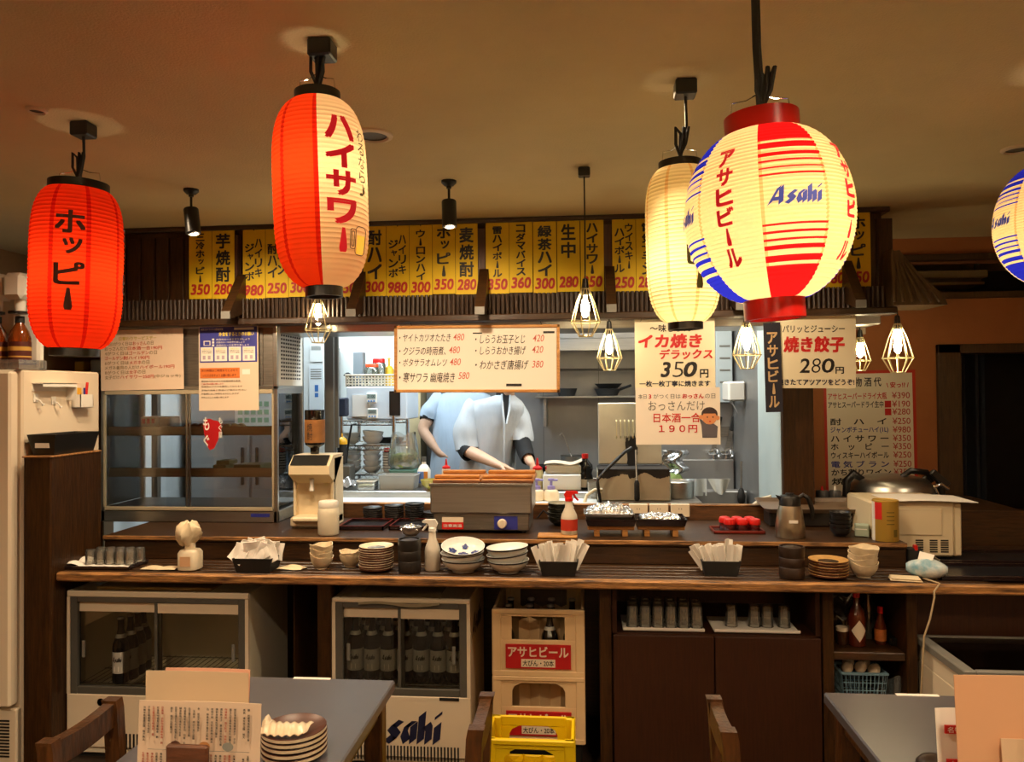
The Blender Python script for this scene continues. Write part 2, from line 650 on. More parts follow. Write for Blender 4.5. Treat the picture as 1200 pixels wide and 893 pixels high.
# kitchen shell
KB = 5.6
struct(B().m(m_kwhite).box(-2.78, 4.25, 0, -2.72, KB, CEIL), 'wall_kitchen_left')
b = B().m(m_kwhite).box(-2.78, KB, 0, -1.16, KB + .1, CEIL)
struct(b, 'wall_kitchen_back')
b = B().m(m_steel_wall).box(-1.08, 5.28, 0, .47, 5.36, CEIL)
for px in (556, 637, 702):
    x = at(px, 500, 5.28).x
    if x < .46: b.m(m_dgrey).box(x - .0012, 5.278, .9, x + .0012, 5.28, CEIL)
b.m(m_steel_wall).box(.45, 4.95, 0, .98, 5.03, CEIL)
struct(b, 'wall_kitchen_steel')
# timber jamb between the white bay and the steel bay
struct(B().m(mat('pale_timber', '#cdb98e', 0.6, var=.08, vs=12)).box(-1.16, 5.1, 0, -1.085, 5.68, CEIL), 'trim_1')
# right-hand wall of the kitchen: painted board, then steel
b = B().m(mat('pale_blue_board', '#b9c8c8', 0.5, var=.04, vs=3)).box(.945, 3.78, 0, .98, 4.25, CEIL)
b.m(m_steel_wall).box(.945, 4.25, 0, .98, 4.95, CEIL)
struct(b, 'wall_kitchen_right')
b = B().m(m_darkwood_v).box(.985, 3.77, 0, 1.085, 4.4, CEIL, .004).box(.945, 3.74, 0, 1.088, 3.775, CEIL, .004)
struct(b, 'trim_2')
# brown plaster wall with transom opening and doorway
WY = 4.4
b = B().m(m_brownwall)
dx0, dx1, dz = at(1098, 500, WY).x, 3.0, at(1150, 414, WY).z
tx0, tz0, tz1 = at(1036, 320, WY).x, at(1100, 343, WY).z, at(1100, 306, WY).z
b.box(1.0, WY, 0, dx0, WY + .12, tz0)
b.box(dx0, WY, dz, XR, WY + .12, tz0)
b.box(dx1, WY, 0, XR, WY + .12, dz)
b.box(1.0, WY, tz1, XR, WY + .12, CEIL)
b.box(1.0, WY, tz0, tx0, WY + .12, tz1)
struct(b, 'wall_back_right')
m_frame = wood('door_frame_wood', '#33220f', '#4a3216', (20, 20, 2), 0.5)
b = B().m(m_frame)
b.box(dx0, WY - .03, 0, dx0 + .12, WY + .1, dz + .05, .004)
b.box(dx0, WY - .03, dz, dx1, WY + .1, dz + .05, .004)
b.box(dx1 - .1, WY - .03, 0, dx1, WY + .1, dz + .05, .004)
struct(b, 'door_1')
b = B().m(m_frame)
b.box(tx0 - .02, WY - .03, tz1, XR, WY + .02, tz1 + .035, .003)
b.box(tx0 - .02, WY - .03, tz0 - .035, XR, WY + .02, tz0, .003)
struct(b, 'trim_3')
# the dark back room seen through both openings
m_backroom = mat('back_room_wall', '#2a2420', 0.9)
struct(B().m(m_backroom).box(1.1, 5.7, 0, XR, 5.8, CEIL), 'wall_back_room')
b = B().m(mat('low_wall', '#b9a684', 0.8, var=.05)).box(at(1150, 600, 5.2).x, 5.2, 0, XR - .02, 5.3, at(1170, 606, 5.2).z)
b.m(m_frame).box(at(1150, 600, 5.2).x, 5.17, at(1170, 606, 5.2).z, XR - .02, 5.32, at(1170, 599, 5.2).z)
struct(b, 'wall_back_room_low')

# partition panel between the tall fridge and the counter
b = B().m(m_darkwood_v).box(-2.263, 2.93, 0, -2.143, 3.26, 1.255, .006)
b.m(m_edge).box(-2.266, 2.925, 1.25, -2.140, 3.26, 1.257, .002)
struct(b, 'wall_partition')

# header over the kitchen opening
HY = 3.64
b = B().m(m_darkwood_v).box(-2.33, HY, 1.86, 1.37, HY + .12, CEIL)
x = -2.33
while x < 1.36:
    b.box(x + .004, HY - .012, 1.87, x + .07, HY, 2.28, .003)
    x += .075
b.m(wood('red_batten', '#2e150b', '#4a2412', (20, 20, 2), .5))
for px in (276, 424, 565, 712, 864, 1012):
    xx = at(px, 300, HY).x
    b.box(xx - .02, HY - .02, 1.87, xx + .02, HY, 2.285, .003)
b.m(m_darkwood).box(-2.33, HY - .03, 2.307, 1.4, HY + .12, CEIL, .004)
struct(b, 'wall_header')
# brushed steel lintel band under the header
b = B().m(m_steel).box(-2.33, 3.66, 1.80, 1.37, 3.95, 1.858, .004)
struct(b, 'trim_4')

# eave with bamboo ribs and a hipped end
t = thing('eave', 'small dark bamboo-ribbed eave under the row of yellow menu strips', 'eave', (-.4, 3.56, 1.86))
b = B().m(wood('bamboo_dark', '#1f130a', '#3f2814', (30, 30, 3), .5)); b.T = T(.4, -3.56, -1.86)
x = -2.28
pts = []
while x < 1.37:
    b.lathe([(.009, 1.865), (.009, 1.965)], 8, T(x, 3.59, 0)); x += .0215
b.build('bamboo_ribs', t)
b = B().m(m_darkwood); b.T = T(.4, -3.56, -1.86)
b.box(-2.3, 3.545, 1.835, 1.40, 3.64, 1.866, .004)
b.build('batten', t)
b = B().m(wood('hip_brown', '#3a2812', '#5d4420', (14, 14, 2), .6)); b.T = T(.4, -3.56, -1.86)
b.add([(1.37, 3.52, 2.12), (1.37, 3.52, 1.87), (1.60, 3.52, 1.87), (1.585, 3.52, 1.91),
       (1.37, 3.76, 2.12), (1.37, 3.76, 1.87), (1.60, 3.76, 1.87), (1.585, 3.76, 1.91)],
      [(0, 1, 2, 3), (7, 6, 5, 4), (0, 3, 7, 4), (1, 5, 6, 2), (2, 6, 7, 3), (0, 4, 5, 1)])
for k in range(6):
    xx = 1.375 + k * .038
    b.tube([(1.372 + k * .004, 3.518, 2.11), (xx, 3.515, 1.885)], .008, 6)
b.build('hip_end', t)
xs = [at(px, 360, 3.42).x for px in (261, 409, 561, 717, 870, 1012)]
for i, xx in enumerate(xs):
    b = B().m(m_darkwood); b.T = T(.4, -3.56, -1.86)
    b.add([(xx - .022, 3.62, 2.09), (xx - .022, 3.62, 1.90), (xx - .022, 3.45, 1.855), (xx - .022, 3.45, 1.89),
           (xx + .022, 3.62, 2.09), (xx + .022, 3.62, 1.90), (xx + .022, 3.45, 1.855), (xx + .022, 3.45, 1.89)],
          [(0, 1, 2, 3), (7, 6, 5, 4), (0, 3, 7, 4), (1, 5, 6, 2), (0, 4, 5, 1)])
    b.m(m_grey).box(xx - .022, 3.446, 1.855, xx + .022, 3.45, 1.89)  # paler end cap: the rafter's lit lower face put into its colour
    b.build('rafter', t)

# ================================================================ COUNTER
t = thing('bar_counter', 'long dark wooden bar counter with worn edge, slatted shelf and raised ledge', 'counter', (0, 3.2, 0))
def cb(mm):
    b = B().m(mm); b.T = T(0, -3.2, 0); return b
CX0, CX1 = -2.138, 2.9
b = cb(m_darkwood).box(CX0, 2.975, .75, CX1, 3.75, .772, .003)
b.build('worktop', t)
b = cb(m_edge).box(CX0, 2.95, .747, CX1, 2.98, .782, .006)
b.build('front_edge', t)
for k in range(5):
    y = 2.99 + k * .052
    cb(m_darkwood).box(CX0, y, .772, 1.5, y + .036, .78, .003).build('slat', t)
UX1 = at(1062, 640, 3.27).x
b = cb(m_darkwood).box(CX0, 3.27, .772, UX1, 3.30, .85, .004)
b.build('riser', t)
UXA = at(1016, 640, 3.4).x
b = cb(m_darkwood).box(CX0, 3.262, .85, UXA, 3.80, .875, .004).box(UXA, 3.262, .85, UX1, 3.385, .875, .003)
b.m(m_edge).box(CX0, 3.258, .858, UX1, 3.263, .8755, .002)
b.build('ledge', t)
b = cb(m_darkwood).box(UX1 - .03, 3.301, .772, UX1, 3.385, .85, .003).box(UXA - .03, 3.385, .772, UXA, 3.75, .85, .003)
b.build('ledge_end', t)
b = cb(m_board).box(at(398, 600, 3.80).x, 3.80, .80, at(1000, 600, 3.8).x, 3.83, .948, .004)
b.m(m_edge).box(at(398, 600, 3.80).x, 3.797, .94, at(1000, 600, 3.8).x, 3.833, .949, .003)
b.build('back_board', t)
b = cb(m_darkwood).box(CX0, 3.6, 0, 2.9, 3.66, .75)
b.build('back_panel', t)
for px0, px1 in ((372, 388), (703, 717)):
    x0, x1, _, _ = span(px0, 700, px1, 880, 3.02)
    cb(m_darkwood_v).box(x0, 3.02, 0, x1, 3.09, .75, .003).build('post', t)
x0 = at(330, 800, 3.3).x
cb(m_darkwood_v).box(x0 + .16, 3.03, 0, at(372, 800, 3.3).x, 3.6, .75, .003).build('side_panel', t)

# built-in cupboard with open niche
CY = 3.02
X0, X1 = at(718, 780, CY).x, at(964, 780, CY).x
zt = at(840, 745, CY).z
t = thing('cupboard', 'wide dark brown two-door cupboard under the counter with open niche above', 'cupboard', ((X0 + X1) / 2, CY, 0))
cx = (X0 + X1) / 2
def ub(mm):
    b = B().m(mm); b.T = T(-cx, -CY, 0); return b
b = ub(m_cab).box(X0, CY + .02, 0.0, X0 + .018, CY + .5, .748)
b.box(X1 - .018, CY + .02, 0, X1, CY + .5, .748).box(X0, CY + .02, zt - .03, X1, CY + .5, zt - .002)
b.box(X0, CY + .48, 0, X1, CY + .5, .748).box(X0, CY + .02, 0, X1, CY + .5, .05)
b.box(X0, CY + .005, .73, X1, CY + .03, .748)
b.build('carcass', t)
xm = at(838, 800, CY).x
ub(m_cab).box(X0 + .004, CY, .05, xm - .002, CY + .02, zt - .006, .002).build('door', t)
ub(m_cab).box(xm + .002, CY, .05, X1 - .004, CY + .02, zt - .006, .002).build('door', t)
# open shelf unit
X0, X1 = at(965, 780, CY).x, at(1076, 780, CY).x
zs = at(1020, 766, CY).z
t = thing('shelf_unit', 'narrow open dark wooden shelf unit under the counter holding bottles and eggs', 'shelf', ((X0 + X1) / 2, CY, 0))
cx = (X0 + X1) / 2
for x in (X0, X1 - .04):
    ub(m_darkwood_v).box(x, CY, 0, x + .04, CY + .45, .748, .003).build('post', t)
ub(m_darkwood).box(X0 + .04, CY + .01, zs - .03, X1 - .04, CY + .45, zs, .003).build('shelf_board', t)
ub(m_darkwood).box(X0 + .04, CY + .01, .25, X1 - .04, CY + .45, .28, .003).build('shelf_board', t)
ub(m_cab).box(X0, CY + .43, 0, X1, CY + .45, .748).build('back_panel', t)
SHZ = zs
# dark panelling right of the shelf unit
struct(B().m(m_cab).box(X1 + .01, 3.12, 0, 3.0, 3.16, .75), 'trim_5')
# side stand behind the microwave
b = B().m(m_darkwood).box(UX1 + .02, 3.78, 0, 2.05, 4.3, .93, .004)
tag(b.build('side_cabinet'), 'low dark side cabinet carrying the big griddle with steel lid', 'cabinet')

# ================================================================ KITCHEN WORKTOPS
t = thing('kitchen_worktop', 'stainless steel kitchen worktop running behind the serving counter', 'worktop', (-.5, 4.2, 0))
b = B().m(m_steel); b.T = T(.5, -4.2, 0)
b.box(-1.55, 4.08, .925, .075, 4.42, .972, .005)
b.build('top', t)
b = B().m(m_kwhite); b.T = T(.5, -4.2, 0)
b.box(-1.55, 3.9, .0, .075, 4.08, .938, .004)
b.build('front_ledge', t)
b = B().m(m_steel_dull); b.T = T(.5, -4.2, 0)
b.box(-1.55, 4.1, 0, .075, 4.4, .92)
b.build('cabinet', t)
# ================================================================ LANTERNS
def ceiling_cup(b, x, y, w=.024, h=.035, z0=0.0):
    b.box(x - w, y - w, z0 - h, x + w, y + w, z0, .004)


def barrel(z, h, R0, r0, p=4.2):
    """lantern outline: radius at height z in -h..h"""
    u = min(1, abs(z) / h)
    r0 = r0 if z >= 0 else r0 * .8
    return r0 + (R0 - r0) * max(0.0, 1 - u ** p) ** 0.62


def shell(b, h, R0, r0, ribs, n, fm, p=4.2, sub=4, depth=.02):
    prof = []
    N = ribs * sub
    for i in range(N + 1):
        z = -h + 2 * h * i / N
        f = abs(math.sin(math.pi * i / sub))
        prof.append((barrel(z, h, R0, r0, p) * (1 - depth * (1 - f)) , z))
    zs = [(prof[i][1] + prof[i + 1][1]) / 2 for i in range(N)]
    b.lathe(prof, n, cap0=False, cap1=False, fm=lambda a, i: fm(a, zs[i]))


def bender(h, R0, r0, a0, p=4.2, lift=.0025, ks=1.0):
    """(u,v) metres on the paper -> point on the lantern; a0 = centre angle in degrees, -90 faces the camera side"""
    def fn(u, v):
        r_ = barrel(v, h, R0, r0, p)
        a = R(a0) + u / R0 * ks
        return ((r_ + lift) * math.cos(a), (r_ + lift) * math.sin(a), v)
    return fn


p_red = paper_lit('red_lantern_paper', (1.0, .075, .012))
p_redseam = paper_lit('red_lantern_seam', (.75, .02, .006))
p_cream = paper_lit('cream_lantern_paper', (1.0, .83, .44))
p_creamseam = paper_lit('cream_lantern_seam', (.9, .58, .22))
p_blue = paper_lit('blue_lantern_paper', (.02, .03, .75))
p_bred = paper_lit('beer_red_paper', (.85, .012, .015))
p_yellowp = paper_lit('yellow_lantern_paper', (1.0, .62, .05))
ink_lit_red = mat('lantern_red_ink_glow', '#c00818', .6, emit=.42, ecol=(.80, .012, .02))  # lantern inks emit a little, standing in for bulb light through the paper
ink_lit_blue = mat('lantern_blue_ink_glow', '#1a2a86', .6, emit=.25, ecol=(.06, .09, .45))
ink_lit_dark = mat('lantern_dark_ink_glow', '#2a1206', .7, emit=.05, ecol=(.4, .06, .02))
ink_lit_brown = mat('lantern_olive_ink_glow', '#3a2c08', .7, emit=.1, ecol=(.4, .28, .04))
ink_lit_yellow = mat('lantern_yellow_ink_glow', '#e0a818', .6, emit=.75, ecol=(1.0, .55, .05))


def facing(c):
    """angle (deg) on the lantern that looks at the camera"""
    return math.degrees(math.atan2(EYE.y - c.y, EYE.x - c.x))


def hang_wire(b, h, r0, ztop):
    b.tube([(-r0 * .95, 0, h + .008), (-r0 * .9, 0, h + .03), (-r0 * .45, 0, ztop - .012), (0, 0, ztop), (r0 * .45, 0, ztop - .012), (r0 * .9, 0, h + .03), (r0 * .95, 0, h + .008)], .0014, 5)


def lantern(label, px, py, D, wpx, hpx, canopy_px, mode, tilt, power, r0f, caph, capmat, bulbz=-.2, ribs=40, n=64, p=4.2):
    c = at(px, py, D)
    k = (at(px + 50, py, D) - at(px - 50, py, D)).length / 100
    R0, h = wpx / 2 * k, hpx / 2 * k
    r0 = R0 * r0f
    t = thing('paper_lantern', label, 'lantern', c, rot=(0, R(tilt), 0), group=None)
    fa = facing(c)
    b = B()
    shell(b, h, R0, r0, ribs, n, lambda a, z: mode(((a - fa + 180) % 360) - 180, z / h), p)
    sh = b.build('paper_shade', t)
    b = B().m(capmat)
    ro = r0 * 1.06
    b.lathe([(ro * .86, h - .006), (ro, h - .006), (ro, h + caph), (ro * .86, h + caph), (ro * .86, h - .006)], 36, cap0=False, cap1=False)
    b.build('top_ring', t)
    b = B().m(capmat)
    rb = r0 * .86
    b.lathe([(rb * .84, -h - caph), (rb, -h - caph), (rb, -h + .005), (rb * .84, -h + .005), (rb * .84, -h - caph)], 36, cap0=False, cap1=False)
    b.m(capmat).box(-rb * .85, -.006, -h - caph * .6, rb * .85, .006, -h - caph * .6 + .004)
    b.build('bottom_ring', t)
    b = B().m(m_blackm)
    b.cyl(0, 0, h - .03, h + .03, .012)
    b.build('lamp_holder', t)
    b = B().m(m_chrome)
    hang_wire(b, h + caph, r0 * .9, h + caph + .045)
    b.build('wire_bail', t)
    # cord up to the ceiling
    top = Vector((c.x + (math.sin(R(tilt)) * h), c.y, c.z + h))
    if canopy_px:
        q = on(canopy_px[0], canopy_px[1], CEIL)
        q = Vector((q.x, c.y, CEIL))
    else:
        q = Vector((top.x - .01, c.y, CEIL))
    Mi = (Matrix.Translation(c) @ Matrix.Rotation(R(tilt), 4, 'Y')).inverted()
    b = B().m(m_blackm); b.T = Mi
    b.tube([(q.x, q.y, CEIL - .02), (q.x + .002, q.y, (q.z + top.z) / 2), (top.x, top.y, top.z + .02), (top.x, top.y, top.z - .02)], .0042 if canopy_px else .0085, 8)
    zz = top.z + caph + .015
    for j in range(3):  # gathered loop of spare cord
        dx = (-.012, .004, .014)[j]
        b.tube([(top.x, top.y - .005, zz), (top.x + dx, top.y - .012, zz + .03), (top.x + dx * 1.3 + .004, top.y - .012, zz + .075), (top.x + dx * .6 + .008, top.y - .008, zz + .06), (top.x, top.y - .004, zz + .01)], .0042, 6)
    b.build('cord', t)
    b = B().m(m_black); b.T = Mi
    ceiling_cup(b, q.x, q.y, .028, .042, CEIL)
    b.build('ceiling_cup', t)
    lamp('lantern_bulb', 'POINT', c + Vector((0, 0, bulbz * h)), power, (1.0, .83, .57), .025)
    return t, c, h, R0, r0, fa


def red_mode(a, v):
    for s_ in (-121, -76, -31, 14, 59, 104, 149, -166):
        if abs(a - s_) < 2.9: return p_redseam
    return p_red


LB = dict(ribs=40)
# red lantern on the left
t, c, h, R0, r0, fa = lantern('plain red paper lantern with black brush characters hanging over the tall fridge', 90, 316, 2.2, 93, 176,
                              (95, 143), red_mode, 1.6, .85, .62, .022, m_black, -.1)
b = B().m(ink_lit_dark)
fn = bender(h, R0, r0, fa - 9)
b.vtext('ホッピー', 0, h * .66, h * .36, h * .31, bold=.03, fn=fn)
b.build('lettering', t)
b = B().m(ink_lit_dark)
b.vtext('ホッピー', 0, h * .62, h * .32, h * .31, bold=.012, fn=bender(h, R0, r0, fa + 86))
b.build('lettering', t)

# red and cream striped lantern
def half_mode(a, v):
    if -183 <= a < -3 or a > 177:
        for s_ in (-48, -93, -138):
            if abs(a - s_) < 2.4: return p_redseam
        if -8 < a < -3: return p_redseam
        return p_red
    return p_cream
t, c, h, R0, r0, fa = lantern('half red half cream paper lantern with big red characters and a beer mug', 376, 228, 1.75, 106, 213,
                              (380, 52), half_mode, -1.8, .88, .46, .022, m_black, .22)
b = B().m(ink_lit_red)
b.vtext('ハイサワー', 0, h * .73, h * .36, h * .29, bold=.05, fn=bender(h, R0, r0, fa + 25))
b.build('lettering', t)
b = B().m(ink_lit_brown)
b.vtext('わるなら♪', 0, h * .63, h * .13, h * .145, bold=.004, fn=bender(h, R0, r0, fa + 57))
b.build('lettering', t)
fn2 = bender(h, R0, r0, fa + 48)
def ring(b, pts, r):
    b.tube([fn2(u, v) for u, v in pts], r, 4, closed=True)
def rrect(cx, cz, w_, hh, n=6, q=.3):
    out = []
    for sx, sz, a0 in ((1, 1, 0), (-1, 1, 90), (-1, -1, 180), (1, -1, 270)):
        for i in range(n + 1):
            a = R(a0 + 90 * i / n); rr = w_ * q
            out.append((cx + sx * (w_ / 2 - rr) + rr * math.cos(a), cz + sz * (hh / 2 - rr) + rr * math.sin(a)))
    return out
b = B().m(ink_lit_brown)
ring(b, rrect(.008, -h * .56, h * .17, h * .29), .0009)
b.build('mug_outline', t)
b = B().m(ink_lit_brown)
ring(b, rrect(-.018, -h * .55, h * .07, h * .20), .0009)
ring(b, rrect(-.0185, -h * .55, h * .03, h * .15), .0009)
b.build('mug_handle', t)
b = B().m(ink_lit_yellow)
g = []
for i in range(7):
    for j in range(11):
        g.append(fn2(.008 + (i / 6 - .5) * h * .13, -h * .60 + (j / 10 - .5) * h * .19))
b.add(g, [(i * 11 + j, (i + 1) * 11 + j, (i + 1) * 11 + j + 1, i * 11 + j + 1) for i in range(6) for j in range(10)])
b.build('printed_mug', t)

# cream lantern behind the round one
def cream_mode(a, v):
    for s_ in (-115, -70, -25, 20, 65, 110):
        if abs(a - s_) < 2.2: return p_creamseam
    return p_cream
t, c, h, R0, r0, fa = lantern('long cream paper lantern with black characters partly behind the round lantern', 800, 288, 2.08, 87, 184,
                              (798, 110), cream_mode, -1.3, .88, .55, .018, m_black, -.25)
b = B().m(ink_lit_brown)
b.vtext('ホッピー', 0, h * .56, h * .34, h * .30, bold=.014, fn=bender(h, R0, r0, fa + 24))
b.build('lettering', t)

# round beer lanterns
STR = [(.673, .602), (.539, .497), (.454, .424), (.372, .352), (.286, .269)]
def beer_mode(off):
    def f(a, v):
        s_ = int(math.floor((a - off) / 45)) % 8
        da = (a - off) % 45
        col = {0: 'c', 1: 'r', 2: 'c', 3: 'b', 4: 'c', 5: 'r', 6: 'c', 7: 'b'}[s_]
        av = abs(v) * 1.02
        if col != 'c' and (av > .707 or any(lo <= av <= hi for hi, lo in STR)):
            return p_bred if col == 'r' else p_blue
        if da < 3.4 and col != 'c' or da > 42.5 and col != 'c':
            return p_creamseam
        return p_cream
    return f
def beer_lantern(label, px, py, D, wpx, hpx, canopy, tilt, off, power):
    t, c, h, R0, r0, fa = lantern(label, px, py, D, wpx, hpx, canopy, beer_mode(off), tilt, power, .42, .036, m_redplastic, -.12, ribs=44, n=160, p=2.1)
    for k in range(8):
        ctr = off + 45 * k + 22.5
        ctr = ((ctr + 180) % 360) - 180
        if abs(ctr) > 100: continue
        fnn = bender(h, R0, r0, fa + ctr, 2.1)
        if k % 2 == 0:
            b = B().m(ink_lit_red)
            b.vtext('アサヒビール', 0, h * .68, h * .23, h * .225, bold=.05, fn=fnn)
        else:
            b = B().m(ink_lit_blue)
            asahi(b, -h * .31, -h * .075, h * .29, h * .14, fn=fnn)
        b.build('lettering', t)
    return t, c, h


def asahi(b, x0, z0, x1, z1, y=0.0, fn=None):
    """slanted broad-nib wordmark drawn as strokes in a 100 x 34 field"""
    strokes = [[(3, 3), (20, 32)], [(24, 32), (24, 3)], [(8, 11), (23, 11)],
               [(51, 20), (44, 22), (39, 17), (48, 9), (43, 3), (35, 6)],
               [(68, 21), (61, 21), (57, 11), (61, 3), (68, 9)], [(69, 21), (69, 3)],
               [(79, 32), (79, 3)], [(79, 15), (86, 21), (89, 17), (89, 3)],
               [(100, 21), (100, 3)], [(100, 29), (100, 32)]]
    nx, nz = 4.6, 3.2
    for st in strokes:
        for (ax_, az_), (bx_, bz_) in zip(st, st[1:]):
            q = [(ax_ - nx, az_ - nz), (ax_ + nx, az_ + nz), (bx_ + nx, bz_ + nz), (bx_ - nx, bz_ - nz)]
            if (q[1][0] - q[0][0]) * (q[2][1] - q[1][1]) - (q[1][1] - q[0][1]) * (q[2][0] - q[1][0]) < 0: q.reverse()
            pts = [(x0 + (x + z * .12 + 1) / 109 * (x1 - x0), z0 + (z + .2) / 35.4 * (z1 - z0)) for x, z in q]
            N = 6
            g = []
            for i in range(N + 1):
                for j in range(N + 1):
                    u_, v_ = i / N, j / N
                    x = (pts[0][0] * (1 - u_) + pts[1][0] * u_) * (1 - v_) + (pts[3][0] * (1 - u_) + pts[2][0] * u_) * v_
                    z = (pts[0][1] * (1 - u_) + pts[1][1] * u_) * (1 - v_) + (pts[3][1] * (1 - u_) + pts[2][1] * u_) * v_
                    g.append(fn(x, z) if fn else (x, y, z))
            if fn:
                b.add(g, [(i * (N + 1) + j, (i + 1) * (N + 1) + j, (i + 1) * (N + 1) + j + 1, i * (N + 1) + j + 1) for i in range(N) for j in range(N)])
            else:
                b.add([(px_, y, pz_) for px_, pz_ in pts], [(0, 1, 2, 3)])


beer_lantern('big round cream red and blue striped beer lantern on a thick black cord', 900, 255, 1.5, 196, 200, None, -3.2, -50, 1.5)
beer_lantern('round striped beer lantern cut off by the right edge of the photo', 1242, 262, 2.1, 144, 148, None, 2, 142.5, 1.15)

# ================================================================ CAGE PENDANTS
def cage_pendant(px, py, D, wpx, label, topz=None):
    c = at(px, py, D)
    k = D / 900
    r_ = wpx / 2 * k
    t = thing('cage_pendant', label, 'pendant lamp', c, group='wire cage pendant lamps')
    hh = r_ * 1.75
    tz = (topz if topz else CEIL) - c.z
    b = B().m(m_blackm).tube([(0, 0, hh), (0.001, 0, (tz + hh) / 2), (0, 0, tz - .003)], .0028, 6)
    b.build('cord', t)
    b = B().m(m_black).lathe([(.004, hh + .03), (.010, hh + .026), (.013, hh), (.015, hh - .03), (.012, hh - .035)], 16)
    b.build('socket', t)
    b = B().m(m_brass)
    for q in range(10):
        a = 2 * math.pi * q / 10
        ca, sa = math.cos(a), math.sin(a)
        b.tube([(.013 * ca, .013 * sa, hh - .008), (r_ * .62 * ca, r_ * .62 * sa, hh * .35), (r_ * ca, r_ * sa, -hh * .42), (r_ * .45 * ca, r_ * .45 * sa, -hh * .98)], .0021, 5)
    for zz, rr in ((hh - .012, .014), (-hh * .42, r_), (-hh * .98, r_ * .45)):
        b.tube([(rr * math.cos(2 * math.pi * i / 24), rr * math.sin(2 * math.pi * i / 24), zz) for i in range(24)], .0024, 5, closed=True)
    b.build('cage', t)
    b = B().m(m_bulb).lathe([(.0085, hh - .035), (.010, hh - .042), (.0155, hh * .2), (.0165, hh * .04), (.0135, -hh * .12), (.007, -hh * .22), (0, -hh * .24)], 12)
    b.build('bulb', t)
    if topz is None:
        b = B().m(m_black); ceiling_cup(b, 0, 0, .022, .032, tz); b.build('ceiling_cup', t)
EZ = 1.836
cage_pendant(373, 375, 3.56, 32, 'lit wire cage pendant lamp right below the half red lantern', EZ)
cage_pendant(686, 365, 2.85, 34, 'lit wire cage pendant lamp on a long cord from its own ceiling cup')
cage_pendant(714, 409, 3.56, 29, 'lit wire cage pendant lamp hanging just right of the whiteboard', EZ)
cage_pendant(875, 404, 3.56, 32, 'lit wire cage pendant lamp between the squid poster and the dark banner', EZ)
cage_pendant(1008, 414, 3.85, 23, 'lit wire cage pendant lamp half hidden behind the dumpling poster', 1.802)
cage_pendant(1052, 407, 3.6, 33, 'rightmost lit wire cage pendant lamp, against the brown wall', 1.87)

# ================================================================ CEILING SPOTS
def track_spot(px, py, tipx, tipy, label, lean):
    q = on(px, py, CEIL)
    t = thing('ceiling_spotlight', label, 'spotlight', (q.x, q.y, CEIL), group='black ceiling spotlights')
    k = q.y / 900
    b = B().m(m_black).lathe([(.03, 0), (.03, -.008), (.018, -.02), (.010, -.022), (.010, -.03)], 20)
    b.build('ceiling_mount', t)
    L = .085
    b = B().m(m_black).tube([(0, 0, -.02), (0, 0, -L)], .005, 8).box(-.004, -.012, -L - .02, .004, .012, -L + .005, .002)
    b.build('stem', t)
    b = B().m(m_black)
    X = T(0, 0, -L - .005) @ RY(lean) @ RX(-6)
    b.lathe([(.001, .012), (.027, .012), (.029, .008), (.029, -.092), (.025, -.092), (.025, -.07), (0, -.07)], 24, X, cap0=False, cap1=False)
    b.build('barrel', t)
    o = lamp('spotlight_beam', 'SPOT', (q.x, q.y, CEIL - L - .1), 38, WARM, .03, rot=(R(30), 0, 0), spot=135)
track_spot(224, 222, 224, 275, 'black ceiling spotlight left, tilted over the first yellow strips', -9)
track_spot(526, 212, 526, 270, 'black ceiling spotlight above the middle yellow strips', -2)
track_spot(852, 200, 852, 258, 'added unseen black spotlight behind the round striped lantern', -2)  # unseen third spotlight, added to light the header and posters

# recessed downlights
m_lens = mat('downlight_lens', '#fff2d8', .4, emit=1.2, ecol=(1, .75, .4))
for i, (x, y) in enumerate(DOWN):
    pass
def downlight(x, y, label, r_=.05):
    t = thing('downlight', label, 'downlight', (x, y, CEIL), group='recessed ceiling downlights')
    b = B().m(m_cream).lathe([(r_ * .72, -.004), (r_ * .8, -.010), (r_, -.006), (r_ * 1.02, 0)], 28, cap0=False, cap1=False)
    b.build('trim_ring', t)
    b = B().m(m_dgrey).lathe([(0, -.001), (r_ * .74, -.001), (r_ * .74, -.004)], 24, cap0=False, cap1=False)
    b.build('lens', t)
q = on(43, 128, CEIL); downlight(q.x, q.y, 'small round sensor fitting in the ceiling above the red lantern', .028)
q = on(436, 158, CEIL); downlight(q.x, q.y, 'round recessed downlight just right of the half red lantern', .066)
q = on(1192, 174, CEIL); downlight(q.x, q.y, 'round recessed downlight at the right edge of the ceiling', .05)
for x, y in FILL_GLOBES:  # shells of the added fill lamps, out of view
    t = thing('fill_globe', 'added unseen frosted globe fill lamp behind the viewer', 'pendant lamp', (x, y, 1.72), group='added unseen globe fill lamps')
    B().m(paper_lit('fill_globe_shell', (1, .95, .85))).lathe([(.03 if i == 0 else .12 * math.sin(math.pi * (i + 2) / 14), -.12 * math.cos(math.pi * (i + 2) / 14)) for i in range(13)][1:], 24, cap0=False, cap1=False).build('globe', t)
    b = B().m(m_blackm).tube([(0, 0, .11), (0, 0, CEIL - 1.72)], .004, 6); b.build('cord', t)
